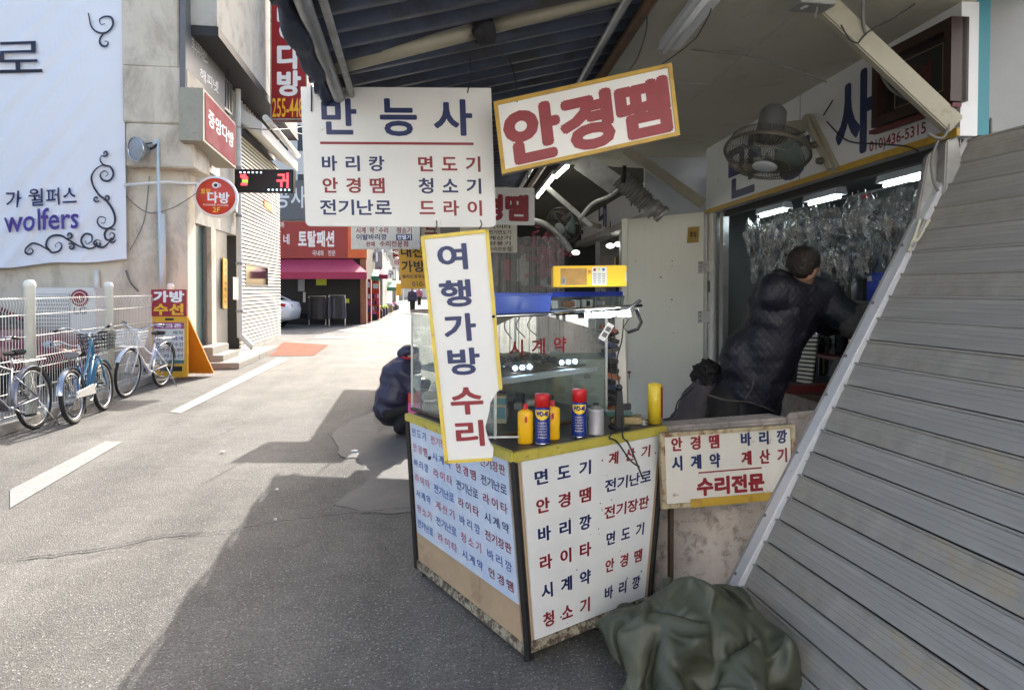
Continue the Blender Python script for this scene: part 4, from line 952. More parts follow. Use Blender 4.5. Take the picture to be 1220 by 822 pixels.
# room behind the window
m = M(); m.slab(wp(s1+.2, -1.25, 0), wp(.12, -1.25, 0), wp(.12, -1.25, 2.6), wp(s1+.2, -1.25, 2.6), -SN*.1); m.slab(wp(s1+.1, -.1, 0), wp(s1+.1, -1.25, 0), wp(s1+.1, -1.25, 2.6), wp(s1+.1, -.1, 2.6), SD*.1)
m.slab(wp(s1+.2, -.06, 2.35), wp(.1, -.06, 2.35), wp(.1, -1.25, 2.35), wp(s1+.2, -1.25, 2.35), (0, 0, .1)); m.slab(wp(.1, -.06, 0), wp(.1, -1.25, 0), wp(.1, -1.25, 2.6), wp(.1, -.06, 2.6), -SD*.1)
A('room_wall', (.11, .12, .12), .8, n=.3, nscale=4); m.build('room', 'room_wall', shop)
# corner pillar, teal strip and white panel beyond the shutter
d = 2.97
def fr(px0, px1, y0, z0, m_, name, dd, th=.12):
    a, b_ = P(px0, 300, dd), P(px1, 300, dd); a.z = b_.z = z0; q = M(); up = Vector((0, 0, 3.4-z0)); q.slab(a, b_, b_+up, a+up, fh*th); return q.build(name, m_, end)
end = thing('end_pillar', 'pillar with vertical teal stripe between the fascia and a pale panel above the shutter', 'pillar', tuple(L(2.05, 3, 0)))
A('dim_panel', (.26, .27, .27), .5, n=.12); fr(1142, 1156, 0, 2.12, 'fascia_white', 'return', d+.03); fr(1156, 1176, 0, 2.18, 'teal', 'stripe', d); fr(1176, 1300, 0, 2.2, 'dim_panel', 'pale_panel', d+.01)
bb = Board(P(1177, 120, d), P(1300, 118, d), P(1177, 168, d)); m = M(); bb.slab(m, .01, .45, .99, .9, 0, .015); m.build('panel_trim', 'dim_panel', end, bevel=.003)
m = M(); m.slab(*[P(x, y, d+.02) for x, y in ((1143, 160), (1153, 160), (1153, 215), (1143, 215))], fh*.05); A('rust_brown', (.10, .035, .025), .7); m.build('rusty_post', 'rust_brown', end)
# framed picture
b2 = Board(W3(1050, 69, .09), W3(1147, 20, .09), W3(1052, 152, .09)); b2.V = Vector((0, 0, b2.V.z))
t = thing('picture_frame', 'dark wooden framed plaque leaning on the fascia beside the phone number', 'picture', tuple(b2.p(.5, 1)))
m = M(); b2.slab(m, n0=-.02); m.build('backing', 'picture_dark', t); frame_of(b2, t, .13, 'picture_wood', -.03, .05, sides='tblr')
m = M(); 
for (u0, v0, u1, v1) in ((.2, .2, .8, .208), (.2, .79, .8, .798), (.2, .208, .206, .79), (.794, .208, .8, .79)): b2.slab(m, u0, v0, u1, v1, 0, .003)
m.build('gilt_line', 'gold', t); A('faint_red', (.10, .012, .012), .5); b2.text(t, '정성', .32, .35, .68, .65, 'faint_red', bold=.02, n=.003)
m = M(); b2.slab(m, -.06, 1.02, 1.0, 1.07, .0, .04); A('maroon_dark', (.10, .015, .015), .5); m.build('ledge', 'maroon_dark', t)

# ================================================================== ROOF
R0 = L(-.9, 3.06, 0); ST = Vector((0, 1, 0))
XE = R0.x+.03  # street edge of the roof runs along the street
roofz0, roofz1 = 2.36, 2.70
def SX(y): return SO.x + (y-SO.y)*SD.x/SD.y
xr = lambda y: SX(y)-1.56  # inner edge of the sheet
def corr(y0, y1, name, label, xe=XE, z0=roofz0):
    m = M(); n = int((y1-y0)/.019); k = 4
    def fn(i, j):
        y = y0+(y1-y0)*i; x = lerp(xe, xr(y)+.16, j); ph = (y*1/.152) % 1
        h = .020*(1 if ph < .35 else (-1 if .5 < ph < .85 else (1-2*(ph-.35)/.15 if ph < .5 else -1+2*(ph-.85)/.15)))
        return Vector((x, y, lerp(z0, roofz1+.03, j)+h))
    m.grid(fn, n, k); o = m.build(name, 'corrugated', solid=0); return tag(o, label, 'roof')
corr(1.75, 8.9, 'corrugated_roof', 'dark blue corrugated metal sheet roof over our stall')
corr(9.7, 13.6, 'corrugated_roof', 'corrugated sheet roof over the next stalls beyond the gap', XE+.05)
# tube along the edge, cross beams, rails
def beam(name, pts, r, m, label, cat='beam', n=10, group=None):
    q = M(); q.tube(pts, r, n); return tag(q.build(name, m), label, cat, group)
beam('edge_tube', [(XE+.10, 1.75, roofz0-.03), (XE+.10, 8.9, roofz0-.03)], .026, 'steel', 'bright steel tube along the street edge of the roof')
beam('edge_tube', [(XE+.155, 1.75, roofz0-.02), (XE+.155, 8.9, roofz0-.02)], .014, 'galv', 'thinner steel tube beside the edge tube of the roof')
bA, bB = P(395, 80, 2.62), P(690, 6, 2.66)
beam('cross_beam', [lerp(bA, bB, -.02), lerp(bA, bB, .62)], .033, 'cream_paint', 'pale painted round beam crossing below the corrugated roof')
beam('cross_beam', [lerp(bA, bB, .6)+Vector((0, .02, .02)), lerp(bA, bB, 1.3)+Vector((0, .02, .02))], .040, 'cream_paint', 'thicker pale beam continuing from the dark clamp toward the ceiling')
q = M(); c = lerp(bA, bB, .61)
q.lathe([(.05, -.04), (.062, -.03), (.062, .03), (.05, .04)], 14, c, bB-bA); q.box(c+Vector((.0, -.02, .06)), (.05, .05, .10)); q.ball(c+Vector((-.02, -.04, -.03)), .03, 8, 6); tag(q.build('beam_clamp', 'rubber'), 'dark scaffold clamp joining the two pale beams', 'clamp')
for o_, r_, m_, lb in ((.0, .022, 'steel', 'shiny rail between corrugated sheet and ceiling panels'), (.10, .026, 'old_wood', 'grimy dark rail beside the shiny ceiling rail')):
    beam('ceiling_rail', [(xr(1.75)+o_, 1.75, 2.665), (xr(8.9)+o_, 8.9, 2.665)], r_, m_, lb, 'rail', 8)
m = M(); A('ceiling_back', (.06, .06, .05), .9)
m.slab((xr(1.7)+.1, 1.7, 2.80), (SX(1.7)+.3, 1.7, 2.80), (SX(14)+.3, 14, 2.80), (xr(14)+.1, 14, 2.80), (0, 0, .03)); ceil = m.build('ceiling', 'ceiling_back'); tag(ceil, kind='structure')
ys = [1.72, 2.5, 3.86, 5.25, 6.6]
for i in range(len(ys)-1):
    a, c = ys[i]+.004, ys[i+1]-.004
    for u0, u1 in ((0, .5), (.5, 1)):
        q = M(); pts = []
        for (y, u) in ((a, u0), (a, u1), (c, u1), (c, u0)): pts.append(Vector((lerp(xr(y)+.13, SX(y)+.02, u)+(.003 if u == .5 and u0 == .5 else 0), y+.10*u, 2.752+.004*math.sin(i*3+u0*5))))
        q.poly(pts, (0, 0, .02)); q.build('ceiling_panel', 'ceiling_panel', ceil, bevel=.002)
for i, (p0, p1) in enumerate((((672, 150, 5.1), (720, 118, 3.9)), ((690, 120, 4.0), (750, 30, 2.9)))): pass
# navy tarpaulin rolled along the roof edge
m = M(); rn = random.Random(4)
def fl_(i, j):
    y = lerp(1.75, 3.22, i); w = .040+.014*math.sin(y*6)+.012*math.sin(y*17+1)
    an = 2*math.pi*j; n_ = mnoise.noise(Vector((y*4, math.cos(an)*1.2, math.sin(an)*1.2)))*.02
    return Vector((XE+.05+math.cos(an)*(w+n_)*.8, y, roofz0-.02+math.sin(an)*(w*1.1+n_)))
m.grid(fl_, 90, 18); tag(m.build('rolled_tarpaulin', 'navy_cloth'), 'navy tarpaulin rolled up along the roof edge', 'tarpaulin')
m = M()
def f2(i, j):
    y = lerp(3.0, 8.9, i); return Vector((XE-.03+.012*math.sin(y*9), y, roofz0+.02-j*(.10+.02*math.sin(y*5))))
m.grid(f2, 60, 4); tag(m.build('valance', 'navy_cloth', solid=.004), 'short dark cloth valance along the roof edge behind the main sign', 'valance')

# ================================================================== FLUORESCENT FIXTURES
fxs = []
def fixture(p0, p1, lit, label, w=.06, k='tube_lit', case='tube_off', group='fluorescent lights', r=.013):
    p0 = Vector(p0); p1 = Vector(p1); t = thing('fluorescent_light', label, 'light', tuple(p0), group); dr = (p1-p0).normalized(); sd = dr.cross(Vector((0, 0, 1))).normalized()*w/2
    q = M(); q.hexa([p0-sd, p0+sd, p1+sd, p1-sd, p0-sd*.7+Vector((0, 0, .05)), p0+sd*.7+Vector((0, 0, .05)), p1+sd*.7+Vector((0, 0, .05)), p1-sd*.7+Vector((0, 0, .05))]); q.build('housing', case, t, bevel=.003)
    if lit:
        q = M(); q.tube([p0+dr*.03-Vector((0, 0, .016)), p1-dr*.03-Vector((0, 0, .016))], r, 10); q.build('tube', k, t)
    return t
def onz(px, py, z): return PZ(px, py, z)
fa, fb = onz(796, 60, 2.66), onz(850, -8, 2.66)
t = fixture(fa, fb, False, 'unlit white fluorescent fitting on the ceiling behind the red lettered sign', .11, group=None)
q = M(); dr = (fb-fa).normalized(); sd = dr.cross(Vector((0, 0, 1)))*.02; q.tube([fa+sd-Vector((0, 0, .012)), fb+sd-Vector((0, 0, .012))], .013, 8); q.build('tube', 'tube_off', t)
for i, (x0, x1, lb) in enumerate(((905, 938, 'small lit fluorescent tube at the far end inside the shop window'), (962, 1002, 'lit fluorescent tube in the middle of the shop window'), (1050, 1108, 'lit fluorescent tube at the near end of the shop window'))):
    sa, sb = (PN(x, 300, SO-SN*.28, SN)-SO).dot(SD) if False else 0, 0
    A_ = PN(x0, 300, SO-SN*.28, SN); B_ = PN(x1, 300, SO-SN*.28, SN); A_.z = B_.z = 2.13
    fixture(A_, B_, True, lb, .09)
# neighbour stall tubes
fixture(onz(640, 234, 2.6), onz(660, 209, 2.6), True, 'lit yellowish tube hanging over the neighbouring stall, farther one', .05, 'tube_warm')
fixture(onz(662, 210, 2.6), onz(677, 196, 2.6), True, 'lit yellowish tube hanging over the neighbouring stall, nearer one', .05, 'tube_warm')

# braces
def brace(a, b_, w, m, label, h=None):
    a, b_ = Vector(a), Vector(b_); h = h or w; dr = (b_-a).normalized(); sd = dr.cross(Vector((0, 1, .2))).normalized(); up = dr.cross(sd); q = M()
    q.hexa([a-sd*w/2-up*h/2, a+sd*w/2-up*h/2, a+sd*w/2+up*h/2, a-sd*w/2+up*h/2, b_-sd*w/2-up*h/2, b_+sd*w/2-up*h/2, b_+sd*w/2+up*h/2, b_-sd*w/2+up*h/2])
    return tag(q.build('diagonal_brace', m, bevel=.006), label, 'brace')
brace(P(968, -8, 2.86), P(1136, 150, 2.9), .088, 'cream_paint', 'thick pale diagonal brace running down to the fascia corner', .05)
brace(P(745, 178, 5.8), P(838, 243, 5.95), .085, 'cream_paint', 'pale diagonal brace above the white door panel', .05)
q = M(); c = P(975, 2, 2.8); q.box(c+Vector((-.03, 0, .02)), (.16, .1, .10)); q.tube([c, c+Vector((-.1, -.03, -.05))], .006, 5); q.tube([c, c+Vector((-.04, -.04, -.09))], .005, 5); tag(q.build('brace_bracket', 'galv', bevel=.01), 'knotted grey bracket holding the top of the thick brace', 'bracket')

# partition between the stalls and the hinged door panel
part = thing('partition', 'bluish grey partition panel above and behind the white door', 'partition', tuple(L(1.5, 6.2, 0)))
m = M(); m.slab(*[P(x, y, 6.35) for x, y in ((768, 520), (846, 520), (846, 150), (768, 150))], fh*.04); m.build('panel', 'partition', part)
bd = Board(P(741, 262, 6.25), P(843, 252, 5.98), P(741, 560, 6.25)); bd.V = Vector((0, 0, bd.V.z))
dr_ = thing('door_panel', 'off-white ribbed door panel standing open behind the counter', 'door', tuple(bd.p(.5, 1)))
m = M(); bd.slab(m, n0=-.035); m.build('leaf', 'door_panel', dr_, bevel=.003)
m = M(); bd.slab(m, 0, -.003, .07, 1, .0005, .012); m.build('edge_strip', 'door_panel', dr_, bevel=.002)
for i in range(1, 9):
    m = M(); u = .07+.93*i/9.3; bd.slab(m, u-.003, .012, u+.003, .99, .0, .0016); m.build('rib', 'door_panel', dr_)
m = M(); bd.slab(m, .96, 0, .985, 1, .0, .02); m.build('hinge_strip', 'galv', dr_)
for v in (.19, .38):
    m = M(); bd.slab(m, .90, v, 1.03, v+.045, .0205, .028); 
    for k in range(3): m.lathe([(0, .0), (.008, .002), (0, .006)], 8, bd.p(.93, v+.006+k*.015, .029), bd.N)
    m.build('hinge', 'galv', dr_)
bl = Board(bd.p(.78, .055, .008), bd.p(.91, .055, .008), bd.p(.77, .115, .008)); m = M(); A('label_yellow', (.35, .22, .02), .5); bl.slab(m, n0=0, n1=.002); m.build('label', 'label_yellow', dr_); bl.text(dr_, '주의', .2, .3, .8, .7, 'rubber', n=.003)
for (u, v, r_) in ((.36, .24, .007), (.46, .20, .004), (.60, .18, .005), (.46, .33, .007), (.13, .17, .004), (.44, .36, .003), (.62, .46, .004)):
    m = M(); m.lathe([(0, .006), (.8*r_, .005), (r_, 0)], 8, bd.p(u*1.3 if u < .5 else u, v, .002), bd.N); m.build('screw_hole', 'rubber', dr_)
# red clip and hooks on the door
m = M(); c = bd.p(.10, .61, .02); m.ball(c, (.018, .006, .01), 8, 6); m.tube([c, c-Vector((0, 0, .06))], .004, 5); tag(m.build('red_hook', 'red_paint'), 'small red hook hanging on the white door panel', 'hook')

# ================================================================== WALL FAN
def fan(c, axv, arm_to, label, rad=.215, nw=84, scale=1.0, group=None, mot=True):
    c = Vector(c); ax = Vector(axv).normalized(); t = thing('wall_fan', label, 'fan', tuple(c), group); u = ax.orthogonal().normalized(); w = ax.cross(u)
    def q(r, a, h): return c+(u*math.cos(a)+w*math.sin(a))*r+ax*h
    m = M()
    for i in range(nw):
        a = 2*math.pi*i/nw; m.tube([q(.055, a+.5, .085), q(.12, a+.28, .088), q(.18, a+.12, .075), q(rad*.98, a, .03), q(rad, a, .0)], .0017, 3, caps=False)
        m.tube([q(.06, a, -.075), q(.15, a, -.08), q(.19, a, -.06), q(rad, a, -.005)], .0016, 3, caps=False)
    tag(m.build('grille_wires', 'fan_grille', t), kind='stuff')
    m = M(); m.torus(c, rad, .006, ax, 48, 6); m.torus(c+ax*.012, rad+.004, .004, ax, 48, 5); m.torus(c+ax*.09, .12, .003, ax, 32, 5); m.torus(c+ax*.07, .185, .003, ax, 40, 5); m.build('rim', 'fan_grille', t)
    m = M(); m.lathe([(0, .098), (.04, .097), (.062, .09), (.064, .082)], 24, c, ax); m.build('centre_badge', 'partition', t)
    for k in range(3):
        m = M(); a0 = 2*math.pi*k/3+.4
        def fb_(i, j, a0=a0):
            r = lerp(.04, rad*.86, i); a = a0+(j-.5)*lerp(.8, 1.15, i)+.25*i; return q(r, a, .03-.055*(j-.5)*1.6)
        m.grid(fb_, 8, 8); m.build('blade', 'fan_blade', t, solid=.002)
    m = M(); m.lathe([(0, -.26), (.05, -.255), (.068, -.23), (.075, -.10), (.08, -.08), (.0, -.08)], 22, c, ax); mo = m.build('motor', 'fan_body', t)
    m = M(); m.box(c-ax*.245+u*.03, (.03, .03, .02)); m.build('switch', 'rubber', mo)
    arm_to = Vector(arm_to); st = c-ax*.13
    m = M(); dd = (arm_to-st); sdv = dd.cross(Vector((0, 0, 1))).normalized()*.025; h = Vector((0, 0, .035))
    m.hexa([st-sdv-h, st+sdv-h, st+sdv+h, st-sdv+h, arm_to-sdv-h, arm_to+sdv-h, arm_to+sdv+h, arm_to-sdv+h]); m.build('arm', 'cream_paint', t, bevel=.008)
    return t, c, ax
fcn = P(914, 181, 3.55); armp = W3(958, 150, .12)
t, c, ax = fan(fcn, (-.25, -.18, -.92), armp, 'dusty grey wall fan tilted face down in front of the blue letters')
m = M(); a_, b_ = W3(955, 137, .10), W3(988, 205, .10); dd = (b_-a_).normalized(); sd = SD*.045
m.hexa([a_-sd, a_+sd, a_+sd-SN*.08, a_-sd-SN*.08, b_-sd, b_+sd, b_+sd-SN*.08, b_-sd-SN*.08]); m.build('wall_bracket', 'cream_paint', t, bevel=.02)
for i, (px, py) in enumerate(((971, 173), (979, 192))):
    m = M(); m.lathe([(0, .03), (.018, .03), (.022, .0)], 14, W3(px, py, .11), SN); m.build('knob', 'fan_grille', t)

# ================================================================== NEXT STALL BEYOND
A('bulb_lit', (.9, .9, .9), .4, emit=(1, .98, .9), estr=2.5)
nb = thing('next_shop', 'neighbouring stall with blue lettered fascia seen past the white door', 'shop', tuple(wp(6, 0, 0)))
sA, sB = sW(660), sW(795); b = Board(wp(sA, .02, 3.1), wp(sB, .02, 3.1), wp(sA, .02, 2.38)); m = M(); b.slab(m, n0=-.08); m.build('fascia', 'fascia_white', nb)
def nW(s_, x0, x1, v0, v1): b.text(nb, s_, (sW(x0)-sA)/(sB-sA), v0, (sW(x1)-sA)/(sB-sA), v1, 'blue_paint', bold=.03)
nW('현', 689, 697, .1, .8); nW('대', 714, 725, .08, .88); nW('사', 752, 768, .08, .88)
m = M(); b.slab(m, 0, 1.0, 1, 1.12, -.1, .12); m.build('shutter_box', 'galv', nb)
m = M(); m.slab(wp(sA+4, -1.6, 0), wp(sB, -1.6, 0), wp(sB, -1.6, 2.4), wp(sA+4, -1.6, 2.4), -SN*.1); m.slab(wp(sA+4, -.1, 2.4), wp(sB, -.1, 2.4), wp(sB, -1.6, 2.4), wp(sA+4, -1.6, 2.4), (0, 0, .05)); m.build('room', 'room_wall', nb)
m = M(); m.slab(wp(sA+4, 0, 0), wp(sB, 0, 0), wp(sB, 0, .8), wp(sA+4, 0, .8), -SN*.1); m.build('lower_wall', 'concrete_wall', nb)
for px in (664, 672, 712, 741):
    m = M(); s_ = sW(px); m.slab(wp(s_+.05, .03, .8), wp(s_-.05, .03, .8), wp(s_-.05, .03, 2.38), wp(s_+.05, .03, 2.38), -SN*.06); m.build('mullion', 'galv', nb)
rn = random.Random(12)
for i in range(26):
    s_ = rn.uniform(sB+.4, sA-1); z = rn.uniform(.9, 2.1); m = M(); c = wp(s_, -rn.uniform(.2, .9), z); m.box(c, (rn.uniform(.1, .35), rn.uniform(.1, .3), rn.uniform(.08, .3)), Matrix.Rotation(rn.uniform(0, 2), 3, 'Z'))
    tag(m.build('stock_box', rn.choice(['shop_mid', 'shop_dark', 'box_blue_dark', 'shop_dark', 'sign_maroon', 'plywood']), bevel=.004), 'box of goods stacked in the dim neighbouring stall window', 'box', 'goods boxes in the next stall')
for i, (px, py) in enumerate(((727, 293), (737, 291), (686, 301))):
    m = M(); c = P(px, py, 9.5+i*.2); m.use('bulb_lit').ball(c, (.06, .05, .035), 12, 8); m.use('wire_black').tube([c+Vector((0, 0, .03)), c+Vector((0, 0, .35))], .006, 5)
    tag(m.build('bulb'), 'bare lit bulb hanging in the next stall', 'lamp', 'bare bulbs in the next stall')
# second hanging sign, pale list sign and clear curtain
b, t = boardthing('hanging_sign', 'smaller white sign with dark red letters hanging behind the main sign edge', 'sign', P(545, 222, 4.6), P(637, 224, 4.6), P(545, 266.5, 4.6), .02, 'sign_white'); 
b.text(t, '안경땜', (541-545)/92, .22, (631-545)/92, .88, 'red_paint', bold=.06)
m = M(); m.tube([b.p(.9, 0), b.p(.93, -.9)], .003, 5); m.tube([b.p(.1, 0), b.p(.1, -.9)], .003, 5); m.build('hanger', 'wire_black', t)
b, t = boardthing('list_sign', 'old grey list sign with faded dark writing behind the clear curtain', 'sign', P(548, 266, 6.5), P(616, 266, 6.5), P(548, 301, 6.5), .02, 'sign_white_old')
for i, s_ in enumerate(('라이타', '전기면도기', '계산기', '선풍기', '수리전문점')): b.text(t, s_, .5, .05+i*.19, .9, .19+i*.19, 'shop_dark', bold=.02)
m = M()
cu_ = [P(560, 300, 7.0), P(672, 300, 7.0)]
def cf(i, j):
    p = lerp(cu_[0], cu_[1], i); return Vector((p.x, p.y+.07*math.sin(i*60)+.03*math.sin(i*23+2), lerp(2.05, .7, j)))
m.grid(cf, 160, 3); tag(m.build('clear_curtain', 'curtain'), 'hanging clear plastic curtain with vertical folds behind the yellow box', 'curtain')
rn = random.Random(5); t = thing('flower_bunch', 'bundle of dull pink wrapped goods hanging behind the clear curtain', 'goods', tuple(P(652, 305, 7.6)))
m = M()
for i in range(160):
    c = P(652+rn.gauss(0, 11), 306+rn.gauss(0, 14), 7.6+rn.uniform(-.2, .2)); r_ = Euler((rn.random()*6, rn.random()*6, 0)).to_matrix(); m.box(c, (.05, .035, .012), r_)
A('dull_pink', (.30, .05, .09), .6); tag(m.build('wrapped_goods', 'dull_pink', t), kind='stuff')
# dark goods behind the curtain
for i in range(16):
    px = 560+i*7; c = P(px, 322, 8.2); m = M(); hgt = rn.uniform(.25, .6); m.box(c, (.22, .2, hgt)); tag(m.build('hanging_goods', rn.choice(['shop_dark', 'shop_mid', 'galv', 'sign_maroon', 'paper', 'shop_mid']), bevel=.02), 'wrapped goods hanging behind the clear curtain', 'goods', 'goods hanging behind the clear curtain')
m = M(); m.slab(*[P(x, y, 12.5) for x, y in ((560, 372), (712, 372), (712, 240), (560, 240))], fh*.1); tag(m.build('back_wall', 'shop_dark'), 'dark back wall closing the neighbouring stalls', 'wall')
# far fan, grey duct, curved hood
fan(P(672, 268, 7.2), (-.6, -.5, -.45), W3(715, 270, .1), 'far wall fan over the neighbouring stall window', .20, 40)
t = thing('ventilation_duct', 'bent ribbed grey ventilation hose coming down above the door panel', 'duct', tuple(P(760, 230, 5.6)))
a_, b_ = P(738, 212, 5.5), P(770, 242, 5.5); m = M(); pts = [lerp(a_, b_, i/40) for i in range(41)]; m.tube(pts, [.075+(.012 if i % 4 < 2 else 0) for i in range(41)], 16); m.build('ribbed_hose', 'wire_grey', t)
m = M(); m.tube([b_, P(790, 256, 5.5)], .062, 16); m.lathe([(.07, -.03), (.085, -.03), (.085, .03), (.07, .03)], 16, P(778, 249, 5.5), b_-a_); m.lathe([(.06, -.02), (.075, -.02), (.075, .02), (.06, .02)], 16, P(788, 255, 5.5), b_-a_); m.build('nozzle', 'galv', t)
m = M(); m.tube([P(742, 218, 5.4), P(744, 198, 5.4)], .018, 6); m.build('hook', 'wire_black', t)
brace(P(690, 190, 6.2), P(735, 222, 6.2), .18, 'galv', 'broad grey duct arm above the hose', .08)
brace(P(650, 222, 7), P(705, 270, 7), .05, 'galv', 'thin grey brace crossing above the far stall')
m = M()
m.tube(smoothpath([P(630, 262, 7.2), P(650, 268, 7.2), P(668, 282, 7.2), P(680, 300, 7.2)]), .035, 10); tag(m.build('bent_pipe', 'galv'), 'curved grey pipe bending down by the far stall window', 'pipe')
m = M()
m.tube(smoothpath([P(690, 262, 6.8), P(706, 243, 6.8), P(728, 233, 6.6), P(745, 218, 6.4)]), .022, 8); tag(m.build('bent_pipe', 'galv'), 'curved cable pipe rising toward the ribbed hose', 'pipe')
# ================================================================== COUNTER
ZT = .85
cFL, cFR, cBL = PZ(612, 540, ZT), PZ(790, 508, ZT), PZ(487, 493, ZT)   # top corners
gFL, gFR, gBL = G(630, 793), G(793, 747), G(510, 680)
_k = (gFR-gFL).length/(cFR-cFL).length; gFR = gFL+(cFR-cFL)*_k; _k2 = (gBL-gFL).length/(cBL-cFL).length; gBL = gFL+(cBL-cFL)*_k2
cBR = cFR + (cBL-cFL); gBR = gFR + (gBL-gFL)
ct = thing('repair_counter', 'white lettered repair counter with yellow rimmed black top standing by the roadway', 'counter', tuple((gFL+gBR)/2))
dn_ = Vector((0, 0, 1))
def cpt(a, b, t, z): return lerp(lerp(a, b, t), lerp(a, b, t), 0)
def face(tA, tB, bA, bB, ins=0):  # board between top edge tA tB and ground edge bA bB
    return lambda u, v: lerp(lerp(tA, tB, u), lerp(bA, bB, u), v)
m = M(); ins = .03
m.hexa([gFL+dn_*.07, gFR+dn_*.07, gBR+dn_*.07, gBL+dn_*.07, cFL-dn_*.03, cFR-dn_*.03, cBR-dn_*.03, cBL-dn_*.03]); m.build('carcass', 'plywood', ct)
class Quad(Board):
    def __init__(s, tl, tr, br, bl): s.a = [Vector(x) for x in (tl, tr, br, bl)]; s.N = (s.a[3]-s.a[0]).cross(s.a[1]-s.a[0]).normalized(); s.U = s.a[1]-s.a[0]; s.V = s.a[3]-s.a[0]
    def p(s, u, v, n=0): return lerp(lerp(s.a[0], s.a[1], u), lerp(s.a[3], s.a[2], u), v) + s.N*n
# front panel
fq = Quad(cFL-dn_*.035, cFR-dn_*.035, gFR+dn_*.09, gFL+dn_*.09)
m = M(); fq.slab(m, .035, 0, .955, .985, .002, .014); m.build('front_panel', 'panel_white', ct, bevel=.002)
rows = [('면도기', '계산기', 0), ('안경땜', '전기난로', 1), ('바리깡', '전기장판', 0), ('라이타', '면도기', 1), ('시계약', '안경땜', 0), ('청소기', '바리깡', 1)]
for i, (l_, r_, k) in enumerate(rows):
    v = .072+i*.158; h = .074
    fq.text(ct, l_, .07, v-.006, .49, v+h, 'red_paint' if k else 'blue_paint', bold=.03, n=.0155, pad=.42)
    fq.text(ct, r_, .555, v-.025, .915, v+h-.025, 'blue_paint' if k else 'red_paint', bold=.03, n=.0155, pad=.42 if len(r_) == 3 else .08)
m = M(); rn = random.Random(8)
for i in range(26):
    u, v, r_ = rn.uniform(.06, .94), rn.uniform(.05, .96), rn.choice([.002, .003, .0045]); c = fq.p(u, v, .0145); m.lathe([(0, .001), (r_, .0005)], 7, c, fq.N)
tag(m.build('paint_chips', 'black_paint', ct), kind='stuff')
# left panel (narrow end towards the road) : sheet with sky reflection mottled into its colour, over plywood
lq = Quad(cBL-dn_*.035, cFL-dn_*.035, gFL+dn_*.07, gBL+dn_*.07)
vb = .80
m = M(); lq.slab(m, .035, 0, .965, vb-.02, .002, .010); m.build('side_panel', 'panel_sky_tint', ct, bevel=.001)
m = M(); lq.slab(m, .035, vb-.018, .965, .985, .001, .006); m.build('lower_panel', 'plywood', ct)
cols = [('면도기 안경땜 바리깡 라이타 시계약 청소기 전기난로', 'brbrbrb', .05, .23), ('전기장판 시계약 라이타 전기난로 계산기 전기난로 라이타', 'rbrbrbr', .27, .48), ('안경땜 안경땜 전기난로 라이타 바리깡 청소기 시계약', 'rrbrbrb', .51, .71), ('전기장판 전기난로 라이타 시계약 전기장판 바리깡 안경땜', 'rbrbrbr', .74, .95)]
for ws, cs, u0, u1 in cols:
    for i, w_ in enumerate(ws.split()):
        v = .03+i*.107; fade = (i > 3 and u0 < .7)
        key = ('faded_red' if fade or u0 < .5 else 'red_paint') if cs[i] == 'r' else ('faded_blue' if fade or u0 < .5 else 'blue_paint')
        if i > 1 and u0 > .7: key = 'faded_blue' if cs[i] == 'b' and i > 3 else key
        lq.text(ct, w_, u0, v, u1, v+.058, key, bold=.014, n=.0115, pad=.25 if len(w_) == 3 else .08)
# black corner strips, base trim
for (a, b_) in ((cFL, gFL), (cFR, gFR), (cBL, gBL)):
    m = M(); c = (gFL+gFR+gBL+gBR)/4; out = (a-Vector((c.x, c.y, a.z))).normalized()*.004
    m.tube([a+out-dn_*.03, b_+out+dn_*.03], .016, 4); m.build('corner_strip', 'black_paint', ct)
for q_ in (fq, lq):
    m = M(); q_.slab(m, .0, .992, 1, 1.05, -.012, .012); m.build('base_trim', 'rusty_trim', ct, bevel=.003)
for a in (gFL, gFR, gBL, gBR):
    m = M(); c = lerp(a, (gFL+gBR)/2, .08); m.box((c.x, c.y, .015), (.04, .04, .03)); m.build('foot', 'rubber', ct)
# counter top
m = M(); ov = .012
def outp(a, k=ov): c = (cFL+cFR+cBL+cBR)/4; return a + (a-c).normalized()*k
t4 = [outp(a) for a in (cFL, cFR, cBR, cBL)]
m.hexa([p-dn_*.03 for p in t4]+[p-dn_*.002 for p in t4]); m.build('top', 'counter_top', ct)
for a, b_ in ((t4[3], t4[0]), (t4[0], t4[1])):
    m = M(); d_ = (b_-a).normalized(); nn = Vector((-d_.y, d_.x, 0)); nn = nn if nn.dot(a-(cFL+cBR)/2) > 0 else -nn
    m.slab(a-d_*.0-nn*.022-dn_*.034, b_+d_*.0-nn*.022-dn_*.034, b_+nn*.012-dn_*.034, a+nn*.012-dn_*.034, (0, 0, .038)); m.build('edge_trim', 'yellow_edge', ct, bevel=.004)

# ------------------------------------------------------------------ display case on the counter
kA, kB, kC = PZ(491, 488, ZT), PZ(590, 523, ZT), PZ(722, 494, ZT)
kD = kC+(kA-kB)
HC = .53
cs_ = thing('display_case', 'dusty glass display case with watches standing on the counter', 'display case', tuple((kA+kC)/2))
def up_(p, h): return p+Vector((0, 0, h))
for (a, b_, k, nm) in ((kA, kB, 'glass_side', 'side_glass'), (kB, kC, 'glass', 'front_glass')):
    m = M(); m.slab(up_(a, .012), up_(b_, .012), up_(b_, HC-.01), up_(a, HC-.01), (b_-a).normalized().cross(Vector((0, 0, 1)))*-.004); m.build(nm, k, cs_)
m = M(); m.slab(up_(kD, .012), up_(kC, .012), up_(kC, .20), up_(kD, .20), (kC-kB)*.004); m.build('end_glass', 'glass', cs_)
m = M(); m.hexa([up_(p, HC) for p in (kA, kB, kC, kD)]+[up_(p, HC+.006) for p in (kA, kB, kC, kD)]); m.build('top_glass', 'glass', cs_)
